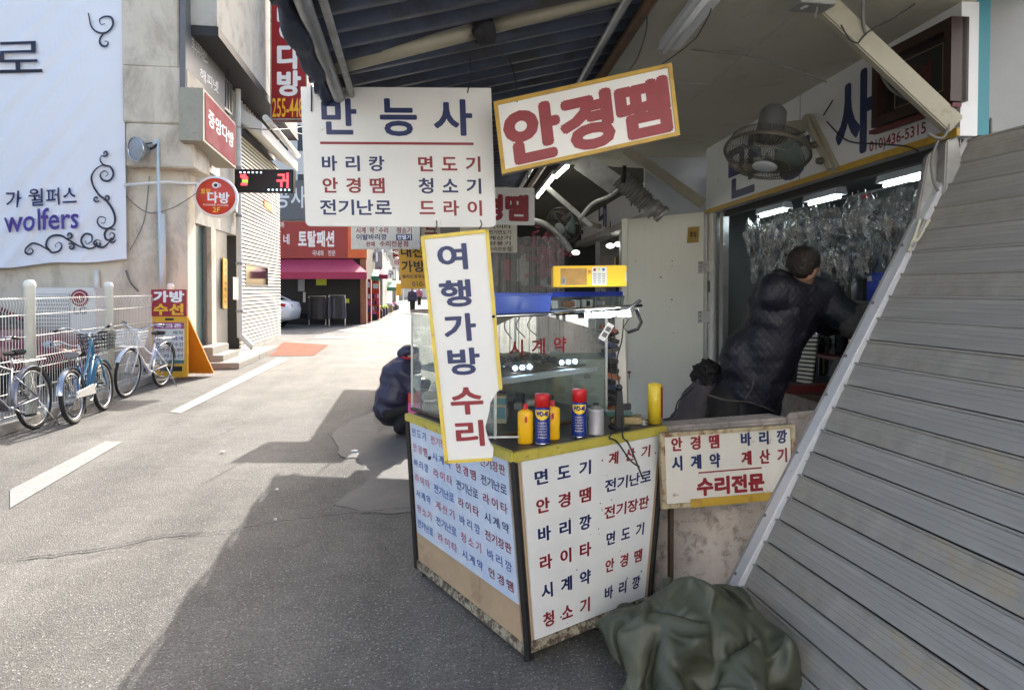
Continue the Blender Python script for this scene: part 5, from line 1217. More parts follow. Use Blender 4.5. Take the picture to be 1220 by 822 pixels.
for p in (kA, kB, kC, kD):
    m = M(); m.box(up_(p, HC/2), (.012, .012, HC)); m.build('corner_post', 'steel', cs_)
m = M()
for a, b_ in ((kA, kB), (kB, kC), (kC, kD), (kD, kA)): m.tube([up_(a, HC+.004), up_(b_, HC+.004)], .009, 6)
m.build('top_rim', 'chrome', cs_)
m = M()
for a, b_ in ((kA, kB), (kB, kC)): m.tube([up_(a, .006), up_(b_, .006)], .011, 6)
m.build('bottom_rim', 'old_wood', cs_)
# shelf, light bar and glass lettering
def kk(u, v, z): return lerp(lerp(kB, kC, u), lerp(kA, kD, u), v)+Vector((0, 0, z))
m = M(); m.hexa([kk(.02, .05, .225), kk(.97, .05, .225), kk(.97, .9, .225), kk(.02, .9, .225), kk(.02, .05, .25), kk(.97, .05, .25), kk(.97, .9, .25), kk(.02, .9, .25)]); m.build('shelf', 'partition', cs_)
fk = Board(up_(kB, HC), up_(kC, HC), kB); fk.N = (fk.V.cross(fk.U)).normalized()
for ch, x0 in (('시', 603), ('계', 627), ('약', 652)): 
    u = ((x0-590)/132); fk.text(cs_, ch, u, .20, u+.13, .34, 'red_paint', n=.003, bold=.02)
for k, (u, v) in enumerate(((.30, .02), (.72, .02))):
    m = M(); c = kk(u, .10, .285+.0*k); m.box(c, (.11, .012, .03), Matrix.Rotation(-YAW+.1, 3, 'Z')); lb_ = m.build('led_bar', 'rubber', cs_)
    for j in (-1, 0, 1):
        m = M(); m.ball(c+rt*.034*j-fh*.01+Vector((0, 0, .003*j)), .011, 10, 6); m.build('led', 'led', lb_)
rn = random.Random(2)
# watches and chains lying on the shelf
wt = thing('watch_tray', 'tray of watches and chains on the shelf inside the glass case', 'tray', tuple(kk(.5, .5, .252)))
m = M(); m.hexa([kk(.05, .1, .252), kk(.9, .1, .252), kk(.9, .85, .252), kk(.05, .85, .252), kk(.05, .1, .262), kk(.9, .1, .262), kk(.9, .85, .262), kk(.05, .85, .262)]); m.build('tray', 'old_wood', wt)
for i in range(22):
    c = kk(rn.uniform(.1, .88), rn.uniform(.15, .8), .272); a = rn.uniform(0, 3); e = Vector((math.cos(a), math.sin(a), 0))
    m = M(); m.lathe([(0, .008), (.014, .008), (.017, .004), (.017, 0)], 14, c); m.tube([c-e*.07, c-e*.03+Vector((0, 0, .012)), c, c+e*.03+Vector((0, 0, .01)), c+e*.07], .006, 5); m.build('watch', rn.choice(['gold', 'chrome', 'steel', 'shop_dark', 'gold']), wt)
m = M()
for i in range(5): c = kk(.25+i*.13, .5, .52-.0); m.tube(smoothpath([c, c-Vector((.01*i, .0, .07)), c-Vector((-.02, 0, .13))]), .003, 4)
tag(m.build('hanging_chains', 'gold'), 'thin gold chains hanging inside the glass case', 'chain')
A('cardboard', (.46, .40, .28), .8, n=.2)
m = M(); m.hexa([kk(.02, .35, HC-.12), kk(.45, .35, HC-.02), kk(.45, .6, HC-.02), kk(.02, .6, HC-.12), kk(.02, .35, HC-.015), kk(.45, .35, HC-.012), kk(.45, .6, HC-.012), kk(.02, .6, HC-.015)]); tag(m.build('paper_bundle', 'cardboard'), 'yellowed paper sheet tucked beneath the glass case top', 'paper')
# small box inside lower case
m = M(); c = kk(.22, .30, .0); Rz = Matrix.Rotation(-YAW-.05, 3, 'Z'); m.box(c+Vector((0, 0, .075)), (.13, .09, .13), Rz); bx = m.build('medicine_box', 'cardboard'); tag(bx, 'small cream and teal carton in the bottom of the glass case', 'box')
m = M(); m.box(c+Vector((-.005, -.047, .115))+0*c, (.12, .004, .03), Rz); m.box(c+Vector((.015, -.047, .06)), (.07, .004, .055), Rz); m.build('print', 'teal', bx)
for i in range(14):
    c = kk(rn.uniform(.3, .9), rn.uniform(.35, .9), .03); m = M(); m.box(c, (rn.uniform(.03, .09), rn.uniform(.03, .07), rn.uniform(.03, .08)), Matrix.Rotation(rn.uniform(0, 3), 3, 'Z'))
    tag(m.build('repair_part', rn.choice(['shop_dark', 'steel', 'shop_mid', 'paper', 'rubber']), bevel=.004), 'small repair part lying in the bottom of the glass case', 'part', 'repair parts in the glass case')
for i in range(16):
    c = kk(rn.uniform(-.0, .25), rn.uniform(.2, .95), rn.uniform(.03, .32)); m = M(); m.ball(c, (rn.uniform(.02, .05), rn.uniform(.02, .05), rn.uniform(.02, .05)), 7, 5, Euler((rn.random()*3, rn.random()*3, 0)).to_matrix())
    tag(m.build('wrapped_bundle', rn.choice(['film', 'sign_grey', 'teal', 'paper', 'shop_mid', 'plywood'])), 'plastic wrapped bundle heaped behind the side glass of the case', 'bundle', 'bundles behind the side glass')

# drawers unit behind the case
dw = thing('drawer_cabinet', 'grey green drawer cabinet behind the glass case', 'cabinet', tuple(P(665, 560, 4.0)))
dL, dR = P(592, 435, 3.95), P(722, 435, 3.95); dL.z = dR.z = 0; zt_ = P(650, 428, 3.95).z
m = M(); m.slab(dL, dR, up_(dR, zt_), up_(dL, zt_), fh*.4); m.build('cabinet_body', 'drawer', dw)
db = Board(up_(dL, zt_), up_(dR, zt_), dL)
for k in range(3):
    for j in range(6):
        m = M(); u0 = .02+k*.327; v0 = .03+j*.16; db.slab(m, u0, v0, u0+.30, v0+.135, .001, .018); o = m.build('drawer', 'drawer', dw, bevel=.004)
        m = M(); db.slab(m, u0+.12, v0+.05, u0+.18, v0+.07, .018, .03); m.build('handle', 'shop_mid', o)
# post and cluttered shelf to the right of the case
m = M(); m.slab(*[P(x, y, 4.3) for x, y in ((736, 520), (748, 520), (744, 372), (733, 372))], fh*.03); tag(m.build('post', 'white_metal'), 'white upright post left of the white door panel', 'post')
for i in range(20):
    y = 392+i*6.2; c = P(725+rn.uniform(-3, 4), y, 4.15+rn.uniform(0, .2)); m = M(); m.box(c, (.10, .08, .028), Matrix.Rotation(rn.uniform(-.4, .4), 3, 'Y'))
    tag(m.build('small_box', rn.choice(['shop_dark', 'rubber', 'box_blue_dark', 'brick_red', 'shop_mid', 'box_yellow' if i == 5 else 'rubber']), bevel=.003), 'small dark box in the crowded stack beside the white post', 'box', 'stacked small boxes by the post')
# ------------------------------------------------------------------ things on the case top
zc_ = ZT+HC+.012
bt = thing('parts_bin', 'translucent blue plastic bin of small parts on top of the glass case', 'bin', tuple(PZ(620, 372, zc_)))
q0, q1, q2, q3 = PZ(592, 374, zc_), P(655, 369.5, 3.25), P(655, 367, 3.6), P(590, 369, 3.6)
for p in (q0, q1, q2, q3): p.z = zc_
hb = .085
def binn(q, h, t, m_): 
    for i in range(4):
        a, b_ = q[i], q[(i+1) % 4]; m = M(); c = sum(q, Vector())/4; m.slab(a, b_, b_+(b_-c)*.06+Vector((0, 0, h)), a+(a-c)*.06+Vector((0, 0, h)), ((c-(a+b_)/2).normalized())*.003); m.build('side', m_, t)
    m = M(); m.poly(q, (0, 0, .003)); m.build('base', m_, t)
binn([q0, q1, q2, q3], hb, bt, 'blue_bin')
m = M(); qq = [p+(p-(q0+q2)/2)*.08 for p in (q0, q1, q2, q3)]
for i in range(4): m.tube([up_(qq[i], hb), up_(qq[(i+1) % 4], hb)], .006, 6)
m.build('rim', 'blue_bin', bt)
m = M()
for i in range(90): c = lerp(lerp(q0, q1, rn.random()), lerp(q3, q2, rn.random()), .1+.8*rn.random()); m.ball(up_(c, rn.uniform(.01, .035)), rn.uniform(.008, .018), 6, 4)
tag(m.build('small_parts', 'wire_grey'), 'heap of small grey parts in the blue bin', 'parts', kind='stuff')
b2_ = thing('tool_tray', 'shallow blue edged clear tray under the yellow box', 'tray', tuple(PZ(700, 369, zc_)))
q0, q1 = PZ(658, 371, zc_), PZ(742, 366.5, zc_); q3, q2 = q0+fh*.3, q1+fh*.3
binn([q0, q1, q2, q3], .07, b2_, 'glass'); m = M()
for i in range(4): m.slab(up_([q0, q1, q2, q3][i], .07), up_([q1, q2, q3, q0][i], .07), up_([q1, q2, q3, q0][i], .095), up_([q0, q1, q2, q3][i], .095), (0, .006, 0))
m.build('blue_edge', 'blue_lid', b2_)
for i in range(12):
    c = lerp(lerp(q0, q1, rn.random()), lerp(q3, q2, rn.random()), .5); m = M(); m.box(up_(c, .03), (rn.uniform(.03, .08), .02, rn.uniform(.02, .05)), Matrix.Rotation(rn.uniform(0, 3), 3, 'Z'))
    tag(m.build('tool', rn.choice(['steel', 'brick_red', 'paper', 'rubber', 'galv']), bevel=.003), 'small tool lying in the blue edged tray', 'tool', 'tools in the blue edged tray')
yb = Board(P(659, 317, 3.30), P(746.5, 316, 3.30), P(659, 342, 3.30))
t = thing('yellow_carton', 'long yellow printed carton lying on the blue edged tray', 'carton', tuple(yb.p(.5, 1)))
m = M(); yb.slab(m, n0=-.16); m.build('carton', 'box_yellow', t, bevel=.002)
m = M(); yb.slab(m, .10, .12, .46, .92, 0, .0008); m.build('photo_print', 'box_brown', t)
m = M(); yb.slab(m, .53, .08, .73, .94, 0, .0009); m.build('white_label', 'paper', t)
m = M(); yb.slab(m, .985, .3, 1.0, .75, 0, .0012); m.build('sticker', 'paper', t)
m = M(); yb.slab(m, .115, .55, .17, .9, .001, .0018); m.build('barcode_ground', 'paper', t)
m = M()
for i in range(8): yb.slab(m, .12+i*.006, .58, .123+i*.006, .86, .002, .0026)
tag(m.build('barcode', 'rubber', t), kind='stuff')
for i, k in enumerate(('sign_red', 'lime', 'blue_bin')):
    m = M(); m.lathe([(0, .001), (.007, .001), (.007, 0)], 12, yb.p(.565+i*.06, .2, .0012), yb.N); m.build('round_symbol', k, t)
m = M()
for i in range(6):
    for j in range(3): yb.slab(m, .545+j*.06, .38+i*.085, .59+j*.06, .41+i*.085, .001, .0016)
tag(m.build('small_print', 'wire_grey', t), kind='stuff'); yb.text(t, '간편하게', .47, .2, .515, .4, 'sign_red', n=.0015)
# chrome rod with hooks, black clamps, clip lamp and LED strip
t = thing('lamp_bar', 'chrome bar with clamps and wires sticking out past the case top', 'bar', tuple(P(757, 366, 3.15)))
m = M(); m.tube([P(655, 371.5, 3.1), P(765, 364, 3.15)], .007, 8); m.build('bar', 'chrome', t)
m = M(); m.tube([P(763, 358, 3.15), P(752, 366, 3.14), P(745, 372, 3.13)], .009, 6); m.tube([P(758, 360, 3.15), P(762, 372, 3.15)], .004, 5); m.build('clamp', 'steel', t)
m = M(); m.tube([P(758, 369, 3.12), P(764, 384, 3.12), P(760, 392, 3.12), P(748, 396, 3.12)], .008, 6); m.tube([P(748, 396, 3.12), P(743, 390, 3.12), P(756, 368, 3.12)], .003, 5); m.build('black_arm', 'plastic_black', t)
q = M(); q.slab(*[P(x, y, 3.12) for x, y in ((697, 379), (752, 377), (750, 370), (697, 373))], fh*.01); q.build('light_strip', 'tube_lit', t)
m = M()
for x, y, x2, y2 in ((704, 372, 711, 377), (720, 371, 716, 380), (727, 372, 742, 377), (728, 379, 740, 375)): m.tube([P(x, y, 3.10), P(x2, y2, 3.10)], .0035, 5)
m.build('cable_ties', 'rubber', t)
t = thing('led_strip_lamp', 'small clear LED strip lamp tilted beside the case', 'lamp', tuple(P(722, 400, 3.05)))
bd2 = Board(P(725, 384, 3.05), P(732, 388, 3.05), P(713, 403, 3.05)); m = M(); bd2.slab(m, n0=-.01); m.build('strip', 'pale_white', t)
for v in (.2, .55): m = M(); bd2.slab(m, .15, v, .85, v+.25, 0, .003); m.build('led_chip', 'sign_grey', t)
# bottles and cans
def can(px, py, label, z=ZT):
    c = PZ(px, py, z); t = thing('spray_can', label, 'spray can', tuple(c), 'blue and yellow spray cans on the counter'); r = .0335
    m = M(); m.lathe([(0, .0), (r, .0), (r+.0012, .003), (r, .006)], 28, c); m.build('bottom_rim', 'chrome', t)
    m = M(); m.lathe([(r, .006), (r, .15), (r*.93, .155), (r*.7, .160)], 32, c); m.build('body', 'can_blue', t)
    m = M(); m.lathe([(r*.75, .156), (r*.98, .1565), (r*.97, .205), (r*.90, .210), (0, .2105)], 30, c); m.build('cap', 'can_red', t)
    to = (CAM-c); a0 = math.atan2(to.y, to.x)
    def cy(u, z_, e=.0006): a = a0+u; return c+Vector((math.cos(a)*(r+e), math.sin(a)*(r+e), z_))
    m = M(); N_ = 24; top, bot = .146, .105; pts = []
    for i in range(N_+1):
        u = -1.02+2.04*i/N_; lo = bot+.022*(1-math.sqrt(max(0, 1-(u/1.05)**2)))*1.6 - .0
        pts.append((u, lo))
    for i in range(N_): m.poly([cy(pts[i][0], pts[i][1]), cy(pts[i+1][0], pts[i+1][1]), cy(pts[i+1][0], top), cy(pts[i][0], top)])
    m.build('yellow_shield', 'can_yellow', t)
    bb = Board((-.82, 0, .141), (.82, 0, .141), (-.82, 0, .120)); bb.N = Vector((0, 0, 0)); m = M(); bb.write(m, 'WD-40', .02, .05, .98, .95, bold=.10, n=0); m.v = [cy(v.x, v.z, .0012) for v in m.v]; m.build('lettering', 'can_blue', t, weld=False)
    for i in range(6):
        bb = Board((-.6, 0, .096-i*.012), (.6, 0, .096-i*.012), (-.6, 0, .088-i*.012)); bb.N = Vector((0, 0, 0)); m = M(); bb.write(m, ['오일루브', '방청윤활제', '녹제거방청', '윤활습기제거', '다목적방청제', '360ml'][i], .02, .1, .98, 1, bold=.0, n=0); m.v = [cy(v.x, v.z, .0012) for v in m.v]; m.build('lettering', 'paper', t, weld=False)
    return t
can(646, 528, 'blue and yellow spray can with red cap between the two yellow bottles'); can(690, 520, 'blue and yellow spray can with red cap left of the grey can')
def bottle(px, py, label, dz=0):
    c = PZ(px, py, ZT); t = thing('lighter_fluid_bottle', label, 'bottle', tuple(c), 'yellow bottles on the counter'); m = M(); prof = [(0, 0), (.030, 0), (.033, .004), (.033, .128), (.029, .137), (.014, .143), (.011, .146)]
    m.lathe(prof, 28, c); m.v = [Vector((c.x+(v.x-c.x)*1.0, c.y+(v.y-c.y)*.75, v.z)) for v in m.v]; m.build('body', 'bottle_yellow', t)
    m = M(); m.lathe([(.011, .144), (.011, .158), (.008, .168), (0, .17)], 16, c); m.build('cap', 'can_red', t)
    ax_ = (CAM-c); ax_.z = 0; ax_.normalize(); sd = Vector((-ax_.y, ax_.x, 0)); o_ = c+ax_*.021-sd*.022*1
    m = M(); bb = Board(c+ax_*.0345+sd*-.004+Vector((0, 0, .12)), c+ax_*.0345-sd*-.008+Vector((0, 0, .12)), c+ax_*.0345+sd*-.004+Vector((0, 0, .07))); bb.write(m, '불', 0, 0, 1, .5, n=0, bold=.04); m.build('lettering', 'can_red', t, weld=False); return t
bottle(626, 528, 'yellow lighter fluid bottle with red nozzle at the left of the spray cans'); bottle(658, 523, 'yellow bottle half hidden behind the left spray can')
c = PZ(710, 517, ZT); t = thing('oil_can', 'grubby pale grey can with black screw cap right of the spray cans', 'can', tuple(c))
m = M(); m.lathe([(0, 0), (.036, 0), (.0365, .004), (.0355, .008), (.0355, .105), (.0365, .110), (.035, .113), (.014, .117)], 28, c); m.build('body', 'can_grey', t); m = M(); m.lathe([(.035, .11), (.014, .128), (.014, .13)], 20, c); m.build('shoulder', 'wire_grey', t); m = M(); m.lathe([(.0125, .126), (.0125, .142), (0, .143)], 16, c); m.build('cap', 'plastic_black', t)
c = PZ(780, 504, ZT); t = thing('yellow_tube', 'worn yellow plastic cylinder on the right corner of the counter', 'container', tuple(c)); m = M(); m.lathe([(.022, 0), (.034, .0), (.034, .19), (.030, .192), (.029, .18), (.029, .02), (0, .02)], 28, c); m.build('cylinder', 'yellow_plastic', t)
m = M(); m.slab(c+Vector((.02, -.030, .03)), c+Vector((.028, -.024, .03)), c+Vector((.026, -.026, .18)), c+Vector((.020, -.032, .18)), (.003, -.003, 0)); m.build('red_stain', 'red_paint', t)
m = M(); m.lathe([(0, 0), (.018, 0), (.018, .004), (.010, .006), (.010, .034), (.018, .036), (.018, .04), (0, .04)], 18, PZ(767, 506, ZT)); tag(m.build('solder_spool', 'galv'), 'small spool of solder beside the yellow cylinder', 'spool')
c = PZ(752, 505, ZT); m = M(); m.box(c+Vector((-.01, .03, .018)), (.16, .10, .034), Matrix.Rotation(-.2, 3, 'Z')); tin = m.build('tin', 'gold', bevel=.008); tag(tin, 'flat brass coloured tin lying behind the black stand', 'tin')
m = M(); m.box(PZ(735, 507, ZT)+Vector((.02, .06, .05)), (.13, .08, .02), Matrix.Rotation(.1, 3, 'Z')); tag(m.build('green_case', 'door_green', bevel=.004), 'dark green flat case on the tin', 'case')
c = PZ(738, 510, ZT); t = thing('tool_stand', 'black upright clamp stand with cable on the counter', 'stand', tuple(c))
m = M(); m.box(c+Vector((0, 0, .006)), (.09, .06, .012)); m.hexa([c+Vector((-.022, -.012, .012)), c+Vector((.022, -.012, .012)), c+Vector((.022, .012, .012)), c+Vector((-.022, .012, .012)), c+Vector((-.014, -.008, .18)), c+Vector((.012, -.008, .18)), c+Vector((.012, .008, .18)), c+Vector((-.014, .008, .18))]); m.ball(c+Vector((-.002, 0, .19)), .018, 8, 6); m.box(c+Vector((.03, 0, .10)), (.05, .02, .03)); m.build('stand', 'plastic_black', t, bevel=.002)
def wire(pts, r, m, label, cat='wire', group=None, sm=6):
    q = M(); q.tube(smoothpath(pts, sm), r, 5); return tag(q.build('wire', m), label, cat, group)
wire([P(738, 460, 3.05), P(735, 430, 3.08), P(741, 405, 3.1), P(743, 380, 3.12)], .0035, 'wire_black', 'black cable rising from the clamp stand to the lamp bar')
wire([P(730, 460, 3.07), P(728, 430, 3.08), P(732, 405, 3.1), P(729, 392, 3.1)], .0025, 'wire_black', 'thin black cable left of the clamp stand')
wire([c+Vector((0, -.03, .06)), PZ(742, 520, ZT+.01), PZ(748, 527, ZT+.012), P(756, 545, 2.93), P(765, 568, 2.93)], .004, 'wire_black', 'black cable hanging over the counter edge ending at the lettering')
wire([c+Vector((-.02, -.02, .01)), PZ(726, 521, ZT+.004), P(735, 526, 2.96), P(751, 548, 2.93), P(762, 556, 2.93)], .004, 'wire_black', 'second black cable looping over the counter edge')
wire([P(770, 500, 3.25), P(800, 497, 3.5), P(808, 478, 3.8), P(820, 468, 4.2), P(828, 458, 4.5)], .004, 'wire_black', 'curly black cord from the yellow cylinder to the seated figure')
m = M(); m.tube([P(580, 521, 2.70), P(618, 520.5, 2.75)], .0042, 8); tag(m.build('white_rod', 'pale_white'), 'thin white plastic rod poking out beside the broken sign corner', 'rod')

# ================================================================== HAND PAINTED SIGN BELOW THE WINDOW
zs_ = .80
wl_ = thing('low_wall', 'stained low concrete wall under the small lettered sign', 'wall', tuple(L(.9, 3.2, 0)))
wA, wB = L(.69, 3.20, 0), L(1.42, 3.46, 0)
m = M(); m.slab(wA, wB, up_(wB, .84), up_(wA, .84), Vector((-.03, .12, 0))); m.build('wall', 'concrete_wall', wl_, bevel=.004)
m = M(); m.slab(L(.735, 3.10, 0), L(.755, 3.11, 0), L(.755, 3.11, .5), L(.735, 3.10, .5), fh*.05); m.build('stub', 'old_wood', wl_)
A('board_cream', (.66, .63, .55), .5, n=.12, nscale=3, dirt=(.24, .15, .07), dscale=10, dlo=.62, dhi=.7)
sb = Board(P(786, 516, 3.07), P(946, 505, 3.20), P(789, 606, 3.07)); sb.U = P(946, 505, 3.20)-sb.o
t = thing('lettered_board', 'rust-edged cream sign with two rows of red and blue letters leaning on the low wall', 'sign', tuple(sb.p(.5, 1)))
m = M(); sb.slab(m, n0=-.02); m.build('board', 'board_cream', t, bevel=.002)
A('rust_frame', (.50, .42, .26), .6, n=.3, dirt=(.16, .07, .03), dscale=14, dlo=.48, dhi=.6)
frame_of(sb, t, .055, 'rust_frame', -.022, .008, wu=.03)
m = M(); sb.slab(m, .2, .9, .98, 1.01, .0085, .012); m.build('ochre_strip', 'yellow_trim', t)
def sT(s_, x0, y0, x1, y1, mt, **k):
    sb.text(t, s_, x0, y0, x1, y1, mt, n=.0015, **k)
sT('안경땜', .05, .07, .46, .25, 'red_paint', bold=.035, pad=.45); sT('바리깡', .56, .07, .97, .25, 'blue_paint', bold=.035, pad=.45)
sT('시계약', .05, .32, .46, .51, 'blue_paint', bold=.035, pad=.45); sT('계산기', .56, .32, .97, .51, 'red_paint', bold=.035, pad=.45)
sT('수리전문', .25, .64, .76, .87, 'red_paint', bold=.055, pad=.10)
m = M(); sb.slab(m, .27, .555, .74, .573, 0, .0015); m.build('red_line', 'red_paint', t)
m = M(); m.tube([P(808, 510, 3.1), P(860, 506, 3.12), P(925, 502, 3.18), P(960, 497, 3.25)], .0015, 4); tag(m.build('wire', 'wire_grey'), 'thin wire stretched above the cream sign', 'wire')

# ================================================================== THE THREE BIG HANGING SIGNS
def hooks(t, pts):
    for (a, b_) in pts:
        m = M(); m.tube(smoothpath([a, lerp(a, b_, .5)+Vector((.008, -.01, 0)), b_], 4), .0025, 5); m.build('hanging_wire', 'wire_black', t)
d = 2.9
mb_ = Board(P(358, 103.5, d), P(585, 105, d), P(364, 269.5, d)); 
class Rounded: pass
t = thing('main_sign', 'large white hanging sign with three big blue letters over a red line', 'sign', tuple(mb_.p(.5, 1)))
def rrect(b, r, n0, n1):
    U, V = b.U.length, b.V.length; pts = []
    for cx_, cy_, a0 in ((r, r, 180), (U-r, r, 270), (U-r, V-r, 0), (r, V-r, 90)):
        rr = r if a0 in (0, 90) else r*.15
        ccx = cx_ if rr == r else (rr if cx_ == r else U-rr); ccy = cy_ if rr == r else rr
        for k in range(5): a = R(a0+k*22.5); pts.append(b.p((ccx+rr*math.cos(a))/U, (ccy+rr*math.sin(a))/V, n1))
    return pts
m = M(); m.poly(rrect(mb_, .022, 0, 0), mb_.N*-.012); m.build('board', 'sign_white', t, bevel=.0015)
def mT(s_, x0, y0, x1, y1, mt, **k): mb_.text(t, s_, (x0-361)/226, (y0-104.5)/165, (x1-361)/226, (y1-104.5)/165, mt, **k)
mT('만', 382, 119, 428, 161, 'blue_paint', bold=.03); mT('능', 452, 118, 500, 162, 'blue_paint', bold=.03); mT('사', 516, 119, 565, 161, 'blue_paint', bold=.03)
m = M(); mb_.slab(m, (382-361)/226, (169.5-104.5)/165, (564-361)/226, (172.5-104.5)/165, 0, .0015); m.build('red_line', 'red_paint', t)
for (a_, ca, y) in (('바리캉|면도기', 'br', 186), ('안경땜|청소기', 'rb', 212), ('전기난로|드라이', 'br', 238)):
    l_, r_ = a_.split('|'); mT(l_, 378, y, 462 if len(l_) < 4 else 465, y+18, {'b': 'blue_paint', 'r': 'red_paint'}[ca[0]], bold=.025, pad=.36 if len(l_) == 3 else .1); mT(r_, 492, y, 577, y+18, {'b': 'blue_paint', 'r': 'red_paint'}[ca[1]], bold=.025, pad=.36)
hooks(t, [(P(412, 110, d-.003), P(398, 78, d-.1)), (P(557, 111, d-.003), P(560, 70, d-.05))])
# tilted sign
d = 2.75
b = Board(P(588, 122, d), P(800, 75.5, d), P(598, 208, d)); t = thing('tilted_sign', 'tilted white sign with yellow frame and large dark red letters hanging from the ceiling', 'sign', tuple(b.p(.5, 1)))
m = M(); b.slab(m, n0=-.03); m.build('board', 'sign_white', t); frame_of(b, t, .055, 'yellow_trim', -.035, .007, sides='tblr')
b.text(t, '안경땜', .035, .17, .975, .90, 'red_paint', bold=.06, pad=.06)
hooks(t, [(P(744, 92, d-.005), P(765, 55, d+.05)), (P(765, 55, d+.05), P(770, 12, d+.08)), (P(784, 80, d-.005), P(830, 45, d+.1)), (P(830, 45, d+.1), P(852, -5, d)), (P(616, 122, d-.003), P(607, 70, d+.1))])
# narrow vertical sign with broken corner
d = 2.42
tl, tr, br_, bl_ = P(501, 281.5, d), P(582, 273, d), P(588, 549, d), P(530, 551, d)
b = Board(P(501, 281.5, d), P(582, 273, d), P(527, 551, d))
def vp(px, py, n=0): p = P(px, py, d); return p + b.N*n
t = thing('vertical_sign_board', 'tall narrow white sign with yellow edge and broken lower right corner', 'sign', tuple(vp(557, 550)))
out = [(501, 281.5), (582, 273), (598.5, 462), (592, 467), (584, 480), (583, 490), (578, 510), (582, 524), (588, 535), (587, 548), (530, 552)]
m = M(); m.poly([vp(x, y) for x, y in out], b.N*-.02); m.build('board', 'sign_white', t)
def estrip(pts, w=4.2, nm='yellow_edge'):
    for i in range(len(pts)-1):
        (x0, y0), (x1, y1) = pts[i], pts[i+1]; L_ = math.hypot(x1-x0, y1-y0); nx, ny = -(y1-y0)/L_*w, (x1-x0)/L_*w
        m = M(); m.poly([vp(x0, y0, .006), vp(x1, y1, .006), vp(x1+nx, y1+ny, .006), vp(x0+nx, y0+ny, .006)], b.N*-.028); m.build(nm, 'can_yellow_old', t)
A('can_yellow_old', (.72, .54, .07), .45, n=.2, nscale=12, dirt=(.4, .26, .05), dscale=15, dlo=.6, dhi=.7)
estrip([(501, 281.5), (582, 273)], 4.2); estrip([(582, 273), (598.5, 464)], 4.2); estrip([(587, 548.5), (530, 552)], 3.5); estrip([(530, 552), (501, 281.5)], 4.2)
def vT(ch, x0, y0, x1, y1, mt, **k):
    bb = Board(vp(x0, y0), vp(x1, y0-(x1-x0)*.05), vp(x0+(y1-y0)*.085, y1)); bb.text(t, ch, 0, 0, 1, 1, mt, bold=.035, n=.0015, pad=.0)
vT('여', 520, 292, 557, 322, 'blue_paint'); vT('행', 523, 335, 561, 366, 'blue_paint'); vT('가', 528, 375, 565, 407, 'blue_paint'); vT('방', 532, 416, 570, 447, 'blue_paint'); vT('수', 536, 462, 574, 494, 'red_paint'); vT('리', 541, 502, 577, 532, 'red_paint')
hooks(t, [(vp(515, 281), P(520, 262, d+.52)), (vp(570, 275), P(572, 262, d+.52))])
for (x, y) in ((588, 377), (512, 545)):
    m = M(); m.lathe([(0, .012), (.006, .011), (.006, 0)], 8, vp(x, y, 0), b.N); m.build('screw', 'rubber', t)
# ================================================================== LEANING ROLLER SHUTTER
rB, rT = G(857, 748), P(1152, 168, 3.0)
sd_ = (fh*-1+rt*.175).normalized(); sU = (rT-rB); LU = sU.length; sU = sU/LU
sNn = sU.cross(sd_).normalized()
if sNn.dot(CAM-rB) < 0: sNn = -sNn
def sp_(u, v, n=0): return rB + sd_*u + sU*v + sNn*n   # u along slats towards us, v up the lean
t = thing('roller_shutter', 'grey aluminium roller shutter leaning against the shop front', 'shutter', tuple(rB))
A('alu', (.38, .365, .335), .6, .1, n=.32, nscale=2, dirt=(.30, .29, .27), dscale=1.6, dlo=.50, dhi=.68, stretch=(9, .9, 9), bump=.12, bscale=25)
A('alu_stain', (.37, .35, .31), .6, .1, n=.3, dirt=(.36, .29, .18), dscale=3.4, dlo=.58, dhi=.72, bump=.12, bscale=25)
ns = 22; hs = LU/ns
prof = [(.0, -.014), (.010, .0), (.33, .003), (.334, .0018), (.342, .0018), (.346, .003), (.50, .0035), (.504, .0023), (.512, .0023), (.516, .0035), (.66, .0035), (.664, .0023), (.672, .0023), (.676, .0035), (.85, .003), (.88, .011), (.935, .013), (.955, .006), (.96, -.014)]
base = None
for i in range(ns):
    m = M()
    if i < 2:
        vs = [sp_(u, (i+a)*hs, n) for u in (0.02, 4.2) for a, n in prof]; k = len(prof)
        m.add(vs, [(j, j+1, k+j+1, k+j) for j in range(k-1)]); o = m.build('slat', 'alu' if i == 0 else 'alu_stain', t, weld=False)
        if i == 0: base = o
        else: base2 = o
    else:
        src = base if i % 3 else base2; o = src.copy(); C.objects.link(o); o.parent = t; o.location = sU*hs*(i-(0 if src is base else 1)); o.location += sNn*random.uniform(-.003, .003); o.rotation_euler = (random.uniform(-.0012, .0012), random.uniform(-.0012, .0012), random.uniform(-.0008, .0008))
m = M(); m.slab(sp_(0, -.02, -.02), sp_(4.2, -.02, -.02), sp_(4.2, LU, -.02), sp_(0, LU, -.02), sNn*-.01); m.build('backing', 'dark_gap', t)
